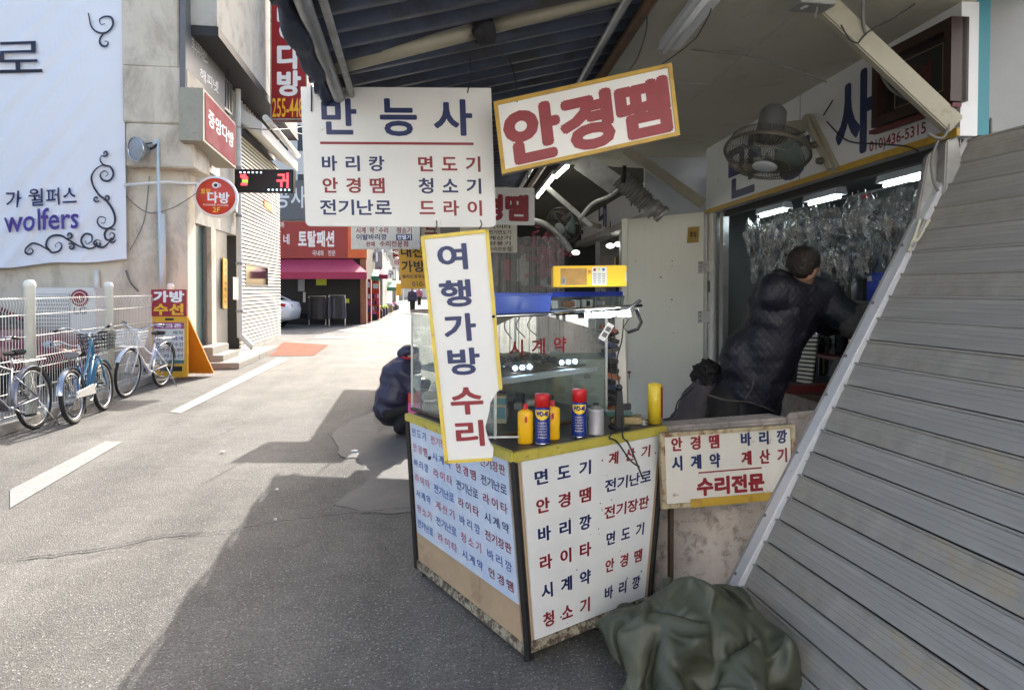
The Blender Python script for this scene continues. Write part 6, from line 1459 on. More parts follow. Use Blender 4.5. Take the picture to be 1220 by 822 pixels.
# guide rail : bright channel, cream inner strip
A('rail_alu', (.74, .75, .77), .42, .3, n=.15, nscale=9, dirt=(.28, .26, .22), dscale=22, dlo=.60, dhi=.7)
m = M(); m.slab(sp_(-.048, -.03, -.02), sp_(.018, -.03, -.02), sp_(.018, LU+.0, -.02), sp_(-.048, LU+.0, -.02), sNn*.045); m.build('guide_rail', 'rail_alu', t, bevel=.004)
A('strip_cream', (.62, .60, .46), .5, n=.2, dirt=(.20, .15, .09), dscale=12, dlo=.52, dhi=.64, stretch=(1, 1, .4))
m = M(); m.slab(sp_(-.075, -.03, -.035), sp_(-.050, -.03, -.035), sp_(-.050, LU*.86, -.035), sp_(-.075, LU*.86, -.035), sNn*.045); m.build('inner_strip', 'strip_cream', t, bevel=.003)
m = M(); m.slab(sp_(-.054, -.03, .012), sp_(-.048, -.03, .012), sp_(-.048, LU*.88, .012), sp_(-.054, LU*.88, .012), sNn*.018); m.build('rail_lip', 'galv', t)
for v in (.1, .22, .35, .47, .55, .66, .78):
    m = M(); m.lathe([(0, .006), (.007, .004), (.008, 0)], 8, sp_(-.035, LU*v, .0255), sNn); m.build('rivet', 'wire_grey', t)
m = M(); m.slab(sp_(-.09, LU*.505, .012), sp_(-.06, LU*.505, .012), sp_(-.06, LU*.545, .012), sp_(-.09, LU*.545, .012), sNn*.02); m.build('latch', 'rubber', t)
t2 = thing('shutter_housing', 'dented grey sheet metal corner where the shutter rail meets the fascia', 'housing', tuple(rT))
m = M(); m.slab(*[P(x, y, 3.02) for x, y in ((1085, 300), (1125, 240), (1140, 160), (1106, 185))], fh*.04); m.slab(*[P(x, y, 2.96) for x, y in ((1125, 232), (1149, 210), (1142, 160), (1128, 168))], fh*.06); m.build('sheet', 'galv', t2, bevel=.006)
for i, (dx, k) in enumerate(((0, 'strip_cream'), (6, 'galv'), (11, 'strip_cream'))):
    m = M(); m.tube(smoothpath([P(1082+dx*.6, 300-dx, 2.95), P(1090+dx*.5, 282, 2.96), P(1096+dx, 262, 2.97)]), .008, 6); m.build('frayed_strip', k, t2)
def wire2(pts, r, m, label, cat='wire'):
    q = M(); q.tube(smoothpath(pts, 6), r, 6); return tag(q.build('wire', m), label, cat)
wire2([P(1028, -5, 2.8), P(1030, 40, 2.85), P(1045, 75, 2.9), P(1060, 105, 2.95), P(1090, 122, 2.95), P(1118, 132, 2.9), P(1130, 150, 2.88), P(1122, 165, 2.88), P(1106, 160, 2.9)], .007, 'wire_grey', 'thick grey cable drooping in front of the framed plaque')
wire2([P(1090, 5, 2.8), P(1065, 22, 2.8), P(1035, 38, 2.8), P(1022, 52, 2.8)], .004, 'wire_black', 'thin cable tied from the ceiling to the thick brace')
wire2([P(1022, 52, 2.8), P(1012, 47, 2.8), P(1002, 30, 2.8)], .003, 'wire_black', 'thin wire wrapped round the thick brace')
wire2([W3(985, 145, .08), W3(1010, 168, .06), W3(1050, 172, .06), W3(1085, 176, .08), P(1098, 190, 3.1), P(1099, 240, 3.05)], .004, 'wire_black', 'thin cable running below the phone number into the window')
wire2([W3(981, 138, .1), W3(992, 120, .05), W3(996, 112, .03)], .004, 'wire_black', 'short fan cord going to a hole in the fascia')
wire2([P(1119, 165, 2.95), P(1110, 190, 2.95), P(1112, 215, 2.95), P(1118, 228, 2.95)], .006, 'wire_grey', 'loop of grey cable by the housing corner')
wire2([P(760, 48, 3.6), P(830, 60, 3.5), P(905, 70, 3.45), P(985, 98, 3.4)], .003, 'wire_grey', 'thin wire crossing below the pale ceiling panels')

# ================================================================== GOODS IN THE SHOP WINDOW
# hanging clear bags
def bag(seed, w=.12, h=.30):
    rn = random.Random(seed); m = M(); ph = rn.random()*6
    def fn(i, j):
        a = 2*math.pi*i; y = -h*j; ww = w/2*(.25+1.0*math.sin(math.pi*min(1, .08+j*.95))**.5); th = .028*math.sin(math.pi*min(1, j*.97+.02))
        n_ = mnoise.noise(Vector((math.cos(a)*1.6+ph, y*14, math.sin(a)*1.6)))*.022+mnoise.noise(Vector((math.cos(a)*4+ph, y*30, math.sin(a)*4)))*.010
        return Vector(((ww+n_)*math.cos(a), (th+abs(n_))*math.sin(a), y))
    m.grid(fn, 20, 14)
    return m
bags = []
for k in range(5):
    t = thing('hanging_bag', 'clear plastic bag of watch straps and glasses hung in the shop window', 'bag', (0, 0, 0), 'clear bags hung in the shop window')
    bag(k).build('film', 'film', t)
    rn = random.Random(40+k); m = M()
    for i in range(4):
        c = Vector((rn.uniform(-.025, .025), 0, rn.uniform(-.22, -.08))); m.torus(c+Vector((0, 0, 0)), rn.uniform(.012, .022), .0045, (rn.uniform(-.3, .3), 1, rn.uniform(-.3, .3)), 10, 4); m.tube([c, c+Vector((rn.uniform(-.03, .03), .006, -.06))], .004, 4)
    tag(m.build('contents', ['shop_dark', 'steel', 'shop_mid', 'box_blue_dark', 'shop_dark'][k], t), kind='stuff')
    m = M(); m.box((0, -.012, -.03), (.045, .004, .03)); m.build('header_card', ['film', 'sign_maroon', 'partition', 'film', 'film'][k], t)
    m = M(); m.tube([(0, 0, 0), (0, 0, .03)], .002, 4); m.build('hook', 'steel', t)
    bags.append(t)
rn = random.Random(77); first = set(); cnt = 0
win0, win1 = sW(870), sW(1104)
def putbag(s_, off, z, sc):
    global cnt
    k = rn.choice([0, 3, 4, 0, 3, 4, 0, 3, 4, 0, 3, 4, 1, 2]) if cnt > 8 else cnt % 5
    src = bags[k]
    if k in first: o = copy_tree(src)
    else: o = src; first.add(k)
    o.location = wp(s_, off, z); o.rotation_euler = (rn.uniform(-.08, .08), rn.uniform(-.1, .1), math.atan2(SD.y, SD.x)+math.pi+rn.uniform(-.5, .5)); o.scale = (sc*rn.uniform(.8, 1.2), sc, sc*rn.uniform(.62, .85)); cnt += 1
for row, (off, z, n_) in enumerate(((-.12, 2.04, 23), (-.17, 1.85, 23), (-.26, 1.98, 12))):
    for i in range(n_):
        s_ = lerp(win1, win0, (i+.5)/n_)
        putbag(s_+rn.uniform(-.03, .03), off+rn.uniform(-.03, .03), z+rn.uniform(-.03, .03)-(.04 if i < n_*.5 and row else 0), rn.uniform(1.05, 1.3))
        for k in (): pass
m = M(); m.tube([wp(win1+.3, -.12, 2.06), wp(win0-.3, -.12, 2.06)], .006, 6); m.tube([wp(win1+.3, -.16, 1.84), wp(win0-.3, -.16, 1.84)], .006, 6); tag(m.build('hanging_rails', 'steel'), 'two thin rails the clear bags hang from', 'rail')
sh = thing('window_shelf', 'dark shelf with stock behind the leaning man', 'shelf', tuple(wp(1.5, -.6, 0)))
for z in (1.02, 1.40):
    m = M(); m.slab(wp(win1+.2, -.30, z), wp(win0-.3, -.30, z), wp(win0-.3, -.75, z), wp(win1+.2, -.75, z), (0, 0, .02)); m.build('board', 'shop_mid' if z > 1.1 else 'maroon_dark', sh)
for i in range(130):
    z = rn.choice([1.045, 1.425, .86, 1.045, 1.425]); s_ = rn.uniform(win0-.2, win1+.1); off = -rn.uniform(.33, .7); h = rn.uniform(.05, .26 if z < 1.3 else .17); w = rn.uniform(.03, .10); c = wp(s_, off, z+h/2); q = M()
    if i % 2: q.box(c, (w, w*.8, h), Matrix.Rotation(rn.uniform(0, 3), 3, 'Z'))
    else: q.lathe([(0, -h/2), (w*.4, -h/2), (w*.4, h*.3), (w*.18, h*.4), (w*.15, h/2), (0, h/2)], 10, c)
    tag(q.build('shop_stock', rn.choice(['shop_dark', 'steel', 'partition', 'shop_mid', 'blue_lid', 'rubber', 'galv', 'chrome', 'teal' if i % 7 == 0 else 'rubber', 'paper' if i % 3 == 0 else 'galv']), bevel=0), 'small item of stock on the dim shop window shelves', 'stock', 'stock on the shop window shelves')
q = M(); c = wp((sW(1005)), -.35, P(1005, 330, 4).z); q.box(c, (.30, .2, .05), Matrix.Rotation(.5, 3, 'Z')); q.box(c+Vector((.0, 0, -.05)), (.32, .22, .04), Matrix.Rotation(.45, 3, 'Z')); tag(q.build('blue_box', 'blue_lid', bevel=.004), 'two stacked dark blue boxes right of the man', 'box')
mr = thing('mirror', 'upright mirror strip in the shop window with bright slatted reflection', 'mirror', tuple(wp(sW(975), -.5, .9)))  # the slatted reflection is built from pale slats
mb2 = Board(PN(957, 398, SO-SN*.30, SN), PN(976, 398, SO-SN*.30, SN), PN(950, 456, SO-SN*.30, SN)); 
m = M(); mb2.slab(m, n0=-.01); m.build('back', 'dark_gap', mr)
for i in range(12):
    m = M(); mb2.slab(m, .02, i/12+.01, .98, i/12+.058, .001, .012); m.build('slat', 'siding', mr)  # reflected siding built as pale slats, no reflecting surface
m = M(); m.slab(*[wp(s_, -.02, z) for s_, z in ((win1+.05, .84), (sW(985)-.0, .84), (sW(985), .98), (win1+.05, .98))], -SN*.03) if False else m.box(wp(sW(960), -.1, .86), (.5, .12, .05)); m.build('ledge', 'maroon_dark', mr)
m = M(); c = P(935, 500, 3.7); m.hexa([P(930, 540, 3.62), P(990, 540, 3.62), P(990, 540, 3.85), P(930, 540, 3.85), P(938, 492, 3.62), P(976, 488, 3.62), P(976, 488, 3.85), P(938, 492, 3.85)]); tag(m.build('concrete_block', 'concrete_wall', bevel=.01), 'weathered grey block right of the cream sign', 'block')

# ================================================================== PEOPLE
# the man leaning into his shop window, seen from behind
t = thing('person', 'man in a dark quilted jacket leaning into the shop window with his back turned', 'person', tuple(L(1.45, 4.3, 0)))
hipL, hipR = P(868, 482, 4.25), P(908, 486, 4.32)
def body_():
    pel = P(886, 480, 4.3); mid = P(900, 430, 4.22); ch = P(933, 372, 4.12); sL, sR = P(924, 348, 4.0), P(976, 356, 4.1); nk = P(956, 338, 4.02); hd = P(958, 318, 3.96)
    eR, wR = P(1020, 384, 3.98), P(1062, 378, 3.98); eL, wL = P(985, 384, 4.32), P(1040, 384, 4.35)
    kR, kL = L(1.47, 4.20, .48), L(1.30, 4.15, .48); fR, fL = L(1.50, 4.25, .07), L(1.30, 4.22, .07)
    tor = [('e', pel, (.20, .15, .16)), ('e', mid, (.195, .14, .20)), ('e', ch, (.200, .14, .19)), ('c', sL, sR, .085, .10), ('c', ch, pel, .16, .17)]
    arm = [('c', sR, eR, .078, .062), ('c', eR, wR, .058, .042), ('c', sL, eL, .078, .062), ('c', eL, wL, .058, .042)]
    leg = [('c', hipR, kR, .105, .078), ('c', kR, fR, .07, .05), ('c', hipL, kL, .105, .078), ('c', kL, fL, .07, .05)]
    head = [('c', nk, hd, .062, .060), ('e', hd+Vector((0, 0, .015)), (.082, .098, .112))]
    hand = [('e', wR+rt*.04, (.05, .03, .035))]
    fing = []
    for i in range(4): a = wR+rt*.07+Vector((0, 0, .025-.017*i)); fing += [('c', a, a+rt*.04+fh*.01, .010, .009), ('c', a+rt*.04+fh*.01, a+rt*(.06-.004*i)+fh*.03-Vector((0, 0, .012)), .009, .008)]
    fing += [('c', wR+rt*.03+Vector((0, 0, .03)), wR+rt*.07+Vector((0, 0, .055))+fh*.02, .012, .010)]
    return tor, arm, leg, head, hand+fing, (nk, hd, eR, wR, pel, mid, ch)
tor, arm, leg, head, hand, pp = body_()
ear = [('e', pp[1]+rt*.055+fh*.03+Vector((0, 0, -.005)), (.02, .03, .033)), ('e', pp[1]+fh*.08+rt*.06+Vector((0, 0, -.02)), (.03, .03, .03))]
soft('body', tor+arm+leg+head+hand+ear, 'skin', t, .014, 3)
def wrinkle(amp, sc, seed=0):
    def f(p):
        n_ = mnoise.noise(Vector((p.x*sc, p.y*sc, p.z*sc*1.6+seed))); return p + Vector((n_, mnoise.noise(p*sc+Vector((5, 5, 5))), 0))*amp
    return f
soft('jacket', tor+arm[:1]+arm[2:3]+[('c', pp[2], lerp(pp[2], pp[3], .4), .064, .060)]+[('e', P(887, 488, 4.3), (.215, .16, .10))], 'quilt', t, .013, 5, grow=.034, post=wrinkle(.020, 9))
soft('collar', [('c', P(928, 330, 4.0), P(966, 346, 3.99), .052, .045)], 'quilt', t, .012, 3)
soft('sleeve', [arm[1], ('c', pp[2], lerp(pp[2], pp[3], .3), .08, .075)], 'sleeve_grey', t, .013, 4, grow=.030, post=wrinkle(.016, 14))
soft('sleeve', [arm[3]], 'sleeve_grey', t, .013, 4, grow=.03, post=wrinkle(.016, 14))
soft('trousers', leg+[('e', pp[4], (.19, .15, .14))], 'trousers', t, .014, 4, grow=.028, post=wrinkle(.018, 8))
soft('hair', [('e', pp[1]-fh*.014+rt*-.012+Vector((0, 0, .035)), (.092, .100, .090)), ('e', pp[1]-fh*.030+rt*-.02+Vector((0, 0, -.010)), (.070, .070, .062))], 'hair_dark', t, .010, 2, grow=.002, post=wrinkle(.007, 60))
for c in (leg[1][2], leg[3][2]):
    soft('shoe', [('e', c+Vector((0, 0, -.02)), (.05, .06, .045)), ('e', c+fh*.10+Vector((0, 0, -.03)), (.048, .09, .035))], 'shoe', t, .012, 3)
m = M(); m.tube(smoothpath([P(838, 468, 4.05), P(862, 476, 4.02), P(895, 480, 4.04), P(926, 492, 4.12)]), .006, 6); m.build('hem_piping', 'sleeve_grey', t)
m = M(); m.tube(smoothpath([P(898, 449, 4.03), P(896, 462, 4.02), P(888, 474, 4.02)]), .004, 5); m.lathe([(0, .008), (.010, .006), (.010, 0)], 10, P(891, 461, 4.02), -fh); m.build('vent_snap', 'sleeve_grey', t)
# seated person with furry dark hat and grey coat behind the counter
t = thing('person', 'seated person in a grey coat with bushy black hair behind the cream sign', 'person', tuple(L(1.15, 4.5, 0)))
hd = P(843, 455, 4.45); to = P(826, 505, 4.45)
pr = [('e', to+Vector((0, 0, -.20)), (.21, .17, .28)), ('c', hd, to, .06, .12), ('e', hd+Vector((0, 0, .02)), (.08, .09, .11)), ('e', to+Vector((0, .0, -.42)), (.20, .2, .16)), ('c', to+Vector((-.05, -.05, -.45)), to+Vector((-.10, -.42, -.42)), .08, .07), ('c', to+Vector((.12, -.0, -.45)), to+Vector((.1, -.42, -.42)), .08, .07), ('c', to+Vector((-.10, -.42, -.42)), to+Vector((-.10, -.40, -.80)), .06, .045), ('c', to+Vector((.1, -.42, -.42)), to+Vector((.1, -.40, -.80)), .06, .045), ('c', to+Vector((-.16, 0, -.05)), to+Vector((-.24, -.08, -.28)), .055, .045), ('c', to+Vector((-.24, -.08, -.28)), to+Vector((-.12, -.28, -.30)), .045, .035), ('c', to+Vector((.18, 0, -.05)), to+Vector((.22, -.08, -.28)), .055, .045)]
soft('body', pr, 'skin', t, .02, 3); soft('coat', [pr[0], pr[1], pr[8], pr[9], pr[10], ('c', P(842, 478, 4.4), P(806, 540, 4.4), .07, .14)], 'coat_grey', t, .016, 4, grow=.035, post=wrinkle(.02, 10)); soft('trousers', pr[3:8], 'trousers', t, .02, 3, grow=.025)
soft('hair', [('e', hd+Vector((0, 0, .02)), (.10, .11, .12)), ('e', hd+Vector((-.02, -.02, -.08)), (.085, .09, .10)), ('e', P(842, 440, 4.4), (.06, .07, .06))], 'fur', t, .010, 1, post=lambda p: p+Vector((mnoise.noise(p*38), mnoise.noise(p*38+Vector((9, 9, 9))), mnoise.noise(p*38+Vector((3, 7, 1)))))*.03)
m = M(); m.box(to+Vector((0, 0, -.62)), (.36, .34, .06)); 
for a in (-1, 1):
    for b_ in (-1, 1): m.tube([to+Vector((a*.15, b_*.14, -.64)), Vector((to.x+a*.15, to.y+b_*.14, 0))], .014, 6)
tag(m.build('stool', 'shop_mid'), 'low stool under the seated person behind the counter', 'stool')
# man squatting at the edge of the shadow
t = thing('person', 'man in a dark purple padded jacket and cap squatting beside the counter', 'person', tuple(G(478, 515)))
dq = 6.9
def Q(px, py, dd=0): return P(px, py, dq+dd)
tors = [('e', Q(472, 470), (.17, .20, .17)), ('e', Q(477, 452), (.17, .18, .20)), ('c', Q(484, 440), Q(468, 484), .13, .17), ('e', Q(466, 488), (.15, .17, .13))]
legs = [('c', Q(466, 490, -.08), Q(490, 484, -.10), .10, .075), ('c', Q(490, 484, -.10), Q(478, 508, -.10), .07, .055), ('c', Q(468, 488, .12), Q(494, 482, .12), .10, .075), ('c', Q(494, 482, .12), Q(484, 506, .12), .07, .055)]
arms_ = [('c', Q(480, 440, -.16), Q(492, 462, -.18), .06, .05), ('c', Q(492, 462, -.18), Q(503, 458, -.1), .048, .035), ('c', Q(484, 440, .16), Q(496, 462, .18), .06, .05), ('c', Q(496, 462, .18), Q(506, 458, .1), .048, .035)]
hds = [('c', Q(486, 440), Q(490, 430), .06, .055), ('e', Q(490, 423), (.085, .095, .11))]
fin = []
for i in range(4): fin.append(('c', Q(505, 456+i*1.3, -.1), Q(510, 458+i*1.3, -.08), .011, .009))
fin.append(('c', Q(503, 455, -.1), Q(507, 452, -.07), .012, .010))
soft('body', tors+legs+arms_+hds+fin, 'skin', t, .016, 3)
def puff(p):
    return p + Vector((p.x-Q(475, 465).x, p.y-Q(475, 465).y, 0))*(.028*math.cos((p.z+p.x*.35)*40)) + Vector((1, 0, 0))*mnoise.noise(p*11)*.02
soft('jacket', tors[:3]+arms_, 'puffer', t, .013, 4, grow=.035, post=puff)
soft('trousers', legs+[tors[3]], 'trousers', t, .014, 4, grow=.025, post=wrinkle(.015, 10))
soft('cap', [('e', Q(488, 418), (.10, .11, .07)), ('e', Q(483, 421), (.09, .10, .065))], 'puffer', t, .012, 3)
m = M(); m.tube([Q(479, 425, -.09), Q(484, 427, -.11), Q(492, 427, -.11)], .012, 6); m.build('cap_band', 'can_red', t)
soft('scarf', [('c', Q(482, 432), Q(492, 433), .075, .07)], 'paper', t, .014, 3)
for dd in (-.10, .12): soft('shoe', [('e', Q(478, 511, dd), (.07, .05, .045)), ('e', Q(486, 513, dd), (.10, .048, .036))], 'shoe', t, .012, 3)
t = thing('striped_bag', 'white, red and pink bag standing beside the squatting man', 'bag', tuple(Q(493, 505)))
for (y0, y1, k) in ((447, 466, 'paper'), (466, 480, 'can_red'), (480, 500, 'pink')):
    m = M(); m.slab(Q(486, y1, -.25), Q(500, y1, -.25), Q(500, y0, -.25), Q(486, y0, -.25), fh*.15); m.build('band', k, t, bevel=.005)

# ================================================================== TARPAULIN HEAP (a square sheet let fall over a few lumps as cloth)
def drape():
    tmp = []
    def mk(v, f):
        me = bpy.data.meshes.new('drape'); me.from_pydata(v, [], f); o = bpy.data.objects.new('drape', me); sc2.collection.objects.link(o); tmp.append(o); return o
    sc2 = bpy.data.scenes.new('drape'); win = sc2
    g = mk([(-3, -3, 0), (3, -3, 0), (3, 3, 0), (-3, 3, 0)], [(0, 1, 2, 3)]); g.modifiers.new('c', 'COLLISION'); g.collision.thickness_outer = .008; g.collision.cloth_friction = 15
    for c, r in (((.06, .03, .08), (.33, .24, .24)), ((-.26, .02, .04), (.14, .15, .17)), ((-.02, -.27, .0), (.12, .07, .08))):
        b = M(); b.ball(c, r, 16, 10); o = mk([(v.x, v.y, max(0, v.z)) for v in b.v], b.f); o.modifiers.new('c', 'COLLISION'); o.collision.thickness_outer = .010; o.collision.cloth_friction = 20
    n = NT; L_ = 1.22; vs = []
    for i in range(n+1):
        for j in range(n+1):
            x = (i/n-.5)*L_; y = (j/n-.5)*L_; vs.append((x*.90, y*.86, .40+.07*math.sin(x*16+math.sin(y*9)*2)+.05*math.sin(y*21+x*7)))
    o = mk(vs, [(i*(n+1)+j, (i+1)*(n+1)+j, (i+1)*(n+1)+j+1, i*(n+1)+j+1) for i in range(n) for j in range(n)])
    o.shape_key_add(name='Basis'); rest = o.shape_key_add(name='rest')
    for k, v in enumerate(rest.data): v.co = ((k//(n+1)/n-.5)*L_, (k % (n+1)/n-.5)*L_, .5)
    cl = o.modifiers.new('cl', 'CLOTH'); st = cl.settings; st.quality = 6; st.mass = .4; st.tension_stiffness = 30; st.compression_stiffness = 30; st.shear_stiffness = 20; st.bending_stiffness = 4.0; st.air_damping = 2; st.rest_shape_key = rest
    q = cl.collision_settings; q.use_self_collision = True; q.self_distance_min = .008; q.distance_min = .008; q.collision_quality = 3; q.self_friction = 8
    cl.point_cache.frame_end = 70
    for f in range(1, 56): sc2.frame_set(f)
    dg = sc2.view_layers[0].depsgraph; co = [v.co.copy() for v in o.evaluated_get(dg).to_mesh().vertices]
    for x in tmp: bpy.data.objects.remove(x)
    bpy.data.scenes.remove(sc2); return co
NT = 60
t = thing('tarpaulin_heap', 'crumpled dark green tarpaulin heaped on the ground by the shutter foot', 'tarpaulin', tuple(L(.80, 2.66, 0)))
A('tarp_green', (.066, .072, .046), .5, n=.25, nscale=6, dirt=(.10, .105, .07), dscale=5, dlo=.56, dhi=.74, bump=.45, bscale=11)
Rt = Matrix.Rotation(-YAW+R(170), 3, 'Z')
_t0 = __import__('time').time(); _co = drape(); print('drape', __import__('time').time()-_t0, min(c.z for c in _co), max(c.z for c in _co))
vs = [L(.76, 2.60, 0)+(Rt @ Vector((c.x*.80, c.y*.80, 0)))+Vector((0, 0, c.z*1.0)) for c in _co]
m = M(); m.smooth = True; m.add(vs, [(i*(NT+1)+j, (i+1)*(NT+1)+j, (i+1)*(NT+1)+j+1, i*(NT+1)+j+1) for i in range(NT) for j in range(NT)])
o = m.build('sheet', 'tarp_green', t, weld=False); sb_ = o.modifiers.new('sub', 'SUBSURF'); sb_.levels = 1; sb_.render_levels = 1
# ================================================================== BICYCLES
def bicycle(label, frame_m, Rw=.33, wb=1.04, basket=None, saddle='rubber', bars='chrome', seat_h=.86, bar_h=1.02, step=True, tyre_w=.020, rack=True, fork_m=None, group='bicycles by the fence'):
    t = thing('bicycle', label, 'bicycle', (0, 0, 0), group)
    fr_, rr_ = Vector((wb/2, 0, Rw)), Vector((-wb/2, 0, Rw)); bb = Vector((-.08, 0, .29)); st = Vector((-.20, 0, seat_h-.16)); hd = Vector((wb/2-.20, 0, bar_h-.18)); hb = Vector((wb/2-.155, 0, bar_h-.34))
    for c in (fr_, rr_):
        w = bpy.data.objects.new('wheel', None); C.objects.link(w); w.parent = t; w.location = c
        m = M(); m.torus(c, Rw-tyre_w, tyre_w, (0, 1, 0), 44, 8); m.build('tyre', 'rubber', w)
        m = M(); m.torus(c, Rw-tyre_w*2.2, .011, (0, 1, 0), 44, 6); m.build('rim', 'chrome', w)
        m = M(); m.lathe([(0, -.05), (.012, -.05), (.022, -.035), (.015, -.03), (.015, .03), (.022, .035), (.012, .05), (0, .05)], 10, c, (0, 1, 0)); m.build('hub', 'steel', w)
        m = M()
        for i in range(28):
            a = 2*math.pi*i/28; b_ = a+(.5 if i % 2 else -.5); s_ = (-1 if i % 4 < 2 else 1)*.03
            m.tube([c+Vector((math.cos(b_)*.02, s_, math.sin(b_)*.02)), c+Vector((math.cos(a)*(Rw-tyre_w*2.4), 0, math.sin(a)*(Rw-tyre_w*2.4)))], .0014, 3, caps=False)
        tag(m.build('spokes', 'chrome', w), kind='stuff')
    m = M(); tt = Vector((-.17, 0, seat_h-.34)) if step else st-Vector((0, 0, .03))
    m.tube([bb, st], .016, 8); m.tube([hb, bb], .020, 8); m.tube(smoothpath([hd, lerp(hd, tt, .5)-Vector((0, 0, .05 if step else 0)), tt], 6), .016, 8); m.tube([hd+Vector((-.006, 0, .03)), hb+Vector((.006, 0, -.03))], .020, 8)
    for s_ in (-1, 1):
        m.tube([bb+Vector((0, s_*.02, 0)), rr_+Vector((0, s_*.055, 0))], .010, 6); m.tube([st+Vector((0, s_*.01, -.08)), rr_+Vector((0, s_*.055, 0))], .008, 6)
    m.lathe([(0, -.04), (.024, -.04), (.024, .04), (0, .04)], 12, bb, (0, 1, 0)); m.build('frame', frame_m, t)
    m = M(); cr = hb+Vector((.015, 0, -.04))
    for s_ in (-1, 1): m.tube(smoothpath([cr+Vector((0, s_*.02, 0)), cr+Vector((.015, s_*.05, -.04)), lerp(cr, fr_, .6)+Vector((0, s_*.052, 0)), fr_+Vector((0, s_*.052, 0))], 4), .011, 6)
    m.tube([cr+Vector((0, -.05, 0)), cr+Vector((0, .05, 0))], .014, 6); m.build('fork', fork_m or frame_m, t)
    m = M(); m.tube([hd, hd+Vector((-.03, 0, .10))], .012, 8); sc = hd+Vector((-.03, 0, .10))
    m.tube(smoothpath([sc+Vector((-.17, -.28, .06)), sc+Vector((-.06, -.27, .08)), sc+Vector((.03, -.20, .07)), sc+Vector((.035, -.07, .0)), sc+Vector((.02, 0, 0)), sc+Vector((.035, .07, .0)), sc+Vector((.03, .20, .07)), sc+Vector((-.06, .27, .08)), sc+Vector((-.17, .28, .06))], 5), .011, 8); hbz = m.build('handlebar', bars, t)
    for s_ in (-1, 1):
        m = M(); m.tube([sc+Vector((-.07, s_*.27, .08)), sc+Vector((-.19, s_*.282, .058))], .016, 8); m.build('grip', 'rubber', hbz)
        m = M(); m.tube([sc+Vector((-.03, s_*.25, .075)), sc+Vector((-.04, s_*.22, .05)), sc+Vector((-.13, s_*.25, .04))], .005, 5); m.build('brake_lever', 'steel', hbz)
    m = M(); m.tube([st, st+Vector((-.02, 0, .12))], .012, 8); sp = m.build('seat_post', 'chrome', t)
    m = M(); c = st+Vector((-.03, 0, .15))
    m.hexa([c+Vector((-.13, -.085, -.03)), c+Vector((-.13, .085, -.03)), c+Vector((.0, .04, -.03)), c+Vector((.0, -.04, -.03)), c+Vector((-.135, -.08, .03)), c+Vector((-.135, .08, .03)), c+Vector((.0, .035, .025)), c+Vector((.0, -.035, .025))]); m.hexa([c+Vector((.001, -.038, -.028)), c+Vector((.001, .038, -.028)), c+Vector((.15, .016, -.01)), c+Vector((.15, -.016, -.01)), c+Vector((.001, -.035, .025)), c+Vector((.001, .035, .025)), c+Vector((.15, .015, .02)), c+Vector((.15, -.015, .02))]); m.build('saddle', saddle, t, bevel=.016)
    for s_ in (-1, 1):
        m = M(); m.tube([c+Vector((-.09, s_*.045, -.03)), c+Vector((-.09, s_*.045, -.07)), c+Vector((.02, 0, -.03))], .006, 5); m.build('saddle_spring', 'steel', t)
    m = M(); m.torus(bb+Vector((0, -.05, 0)), .085, .005, (0, 1, 0), 24, 4); 
    for k in range(5): a = k*1.257; m.tube([bb+Vector((0, -.05, 0)), bb+Vector((math.cos(a)*.083, -.05, math.sin(a)*.083))], .005, 4)
    m.build('chainring', 'steel', t)
    for s_, a in ((-1, .6), (1, .6+math.pi)):
        e = bb+Vector((math.cos(a)*.165, s_*.075, math.sin(a)*.165)); m = M(); m.tube([bb+Vector((0, s_*.06, 0)), e], .009, 6); cr_ = m.build('crank', 'chrome', t); m = M(); m.box(e+Vector((0, s_*.05, 0)), (.085, .075, .022)); m.build('pedal', 'rubber', cr_, bevel=.004)
    m = M(); m.hexa([bb+Vector((.10, -.075, -.02)), bb+Vector((.10, -.062, -.02)), rr_+Vector((-.07, -.062, -.02)), rr_+Vector((-.07, -.075, -.02)), bb+Vector((.08, -.075, .10)), bb+Vector((.08, -.062, .10)), rr_+Vector((-.05, -.062, .05)), rr_+Vector((-.05, -.075, .05))]); m.build('chain_guard', bars, t, bevel=.004)
    for c, a0, a1 in ((fr_, 30, 190), (rr_, -5, 170)):
        m = M(); rr2 = Rw+.02; pts = [R(a0+(a1-a0)*i/16) for i in range(17)]
        m.grid(lambda i, j: c+Vector((math.cos(lerp(R(a0), R(a1), i))*(rr2-.012*(2*j-1)**2), (j-.5)*.062, math.sin(lerp(R(a0), R(a1), i))*(rr2-.012*(2*j-1)**2))), 18, 4); m.build('mudguard', bars if c is rr_ else frame_m, t)
    if rack:
        m = M(); z = Rw*2+.07
        for s_ in (-1, 0, 1): m.tube([Vector((-wb/2+.22, s_*.06, z)), Vector((-wb/2-.20, s_*.06, z))], .006, 5)
        for x in (-wb/2+.20, -wb/2, -wb/2-.19): m.tube([Vector((x, -.06, z)), Vector((x, .06, z))], .005, 5)
        for s_ in (-1, 1): m.tube([Vector((-wb/2-.12, s_*.06, z)), rr_+Vector((0, s_*.06, 0))], .005, 5)
        m.build('rack', 'galv', t)
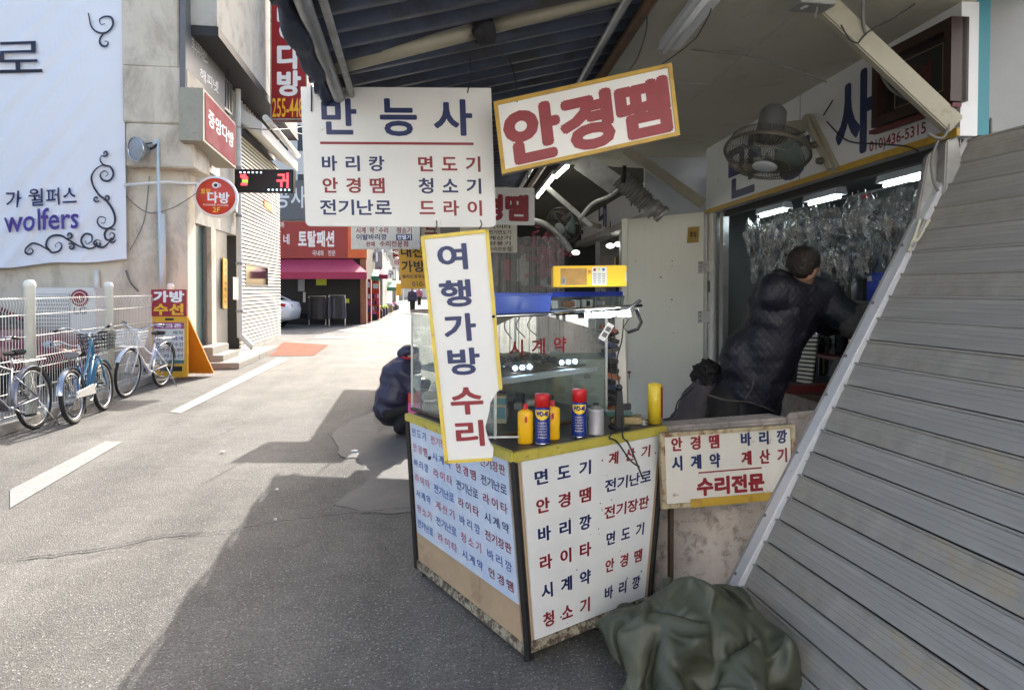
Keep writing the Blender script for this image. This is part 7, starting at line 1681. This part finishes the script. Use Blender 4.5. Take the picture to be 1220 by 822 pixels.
    if basket:
        m = M(); c = Vector((wb/2-.02, 0, bar_h-.20)); x0, x1, y0, h = -.12, .16, .17, .22
        for j in range(6):
            z = c.z-h/2+h*j/5; k = .82+.18*j/5; m.tube([Vector((c.x+x0*k, -y0*k, z)), Vector((c.x+x1*k, -y0*k, z)), Vector((c.x+x1*k, y0*k, z)), Vector((c.x+x0*k, y0*k, z))], .004 if j < 5 else .007, 4, closed=True)
        def e(px, py): return (Vector((c.x+px*.82, py*.82, c.z-h/2)), Vector((c.x+px, py, c.z+h/2)))
        for i in range(11):
            y = lerp(-y0, y0, i/10); 
            for x in (x0, x1): a, b_ = e(x, y); m.tube([a, b_], .0028, 4, caps=False)
            a, b_ = e(x0, y)[0], e(x1, y)[0]; m.tube([a, b_], .0028, 4, caps=False)
        for i in range(9):
            x = lerp(x0, x1, i/8)
            for y in (-y0, y0): a, b_ = e(x, y); m.tube([a, b_], .0028, 4, caps=False)
        m.build('basket', basket, t)
    m = M(); m.tube([rr_+Vector((.04, .06, -.02)), Vector((rr_.x-.05, .20, .01))], .008, 6); m.build('kickstand', 'chrome', t)
    m = M(); m.tube(smoothpath([sc+Vector((-.03, -.22, .06)), sc+Vector((.10, -.12, .02)), sc+Vector((.08, -.02, -.12)), hb+Vector((.03, 0, 0))], 5), .003, 4); m.tube(smoothpath([sc+Vector((-.03, .22, .06)), sc+Vector((.12, .10, .03)), hd+Vector((.03, .02, -.05)), bb+Vector((.1, .01, .1))], 5), .003, 4); m.build('brake_cables', 'wire_black', t)
    return t
def park(t, rear, front, lean=4):
    d_ = front-rear; ang = math.atan2(d_.y, d_.x); t.location = (rear+front)/2; t.location.z = 0; t.rotation_euler = (R(lean), 0, ang)
def dirpt(a, b_, L_):  # keep wheelbase
    d_ = (b_-a); d_.z = 0; d_.normalize(); return a+d_*L_
# white bicycle with the white basket, front wheel towards us
f_ = G(150, 474); r_ = f_+Vector((.10, 1.0, 0))
t = bicycle('white bicycle with white wire basket parked by the last fence post', 'bike_white', .345, 1.04, 'basket_white', fork_m='bike_white'); park(t, dirpt(f_, r_, 1.08), f_, -4)
# silver bicycle cut by the left edge, rear wheel nearest
r_ = G(44, 511); f_ = r_+Vector((-.02, -1.0, 0))
t = bicycle('silver bicycle at the left edge with black saddle and rear rack', 'bike_silver', .335, 1.05, None, bars='bike_silver', step=False); park(t, r_, dirpt(r_, f_, 1.05), 5)
# small blue bicycle facing away with a black basket
r_ = G(90, 505); f_ = r_+Vector((-.06, 1.0, 0))
t = bicycle('light blue bicycle with black front basket seen from behind', 'bike_blue', .31, .86, 'rubber', saddle='bike_silver', fork_m='bike_blue', seat_h=.78, bar_h=1.06, rack=False, tyre_w=.026); park(t, r_, dirpt(r_, f_, .86), -5)
r_ = G(112, 491)+Vector((-.1, .0, 0)); f_ = r_+Vector((-.35, .8, 0))
t = bicycle('small dark folding bicycle half hidden behind the blue one', 'bike_purple', .20, .85, None, saddle='rubber', seat_h=.72, bar_h=.86, rack=False); park(t, r_, dirpt(r_, f_, .85), -5)
# litter
for i, (px, py, s_) in enumerate(((422, 539, .035), (265, 540, .02), (330, 585, .012), (328, 621, .01))):
    c = G(px, py); m = M(); m.lathe([(s_, .012), (s_*.9, .020), (0, .021)], 9, c); tag(m.build('litter', 'paper'), ['flat white scrap lying in the shaded part of the road', 'tiny pale scrap on the sunlit road', 'tiny white scrap on the road near the shadow edge', 'smallest white scrap on the road crack'][i], 'litter')
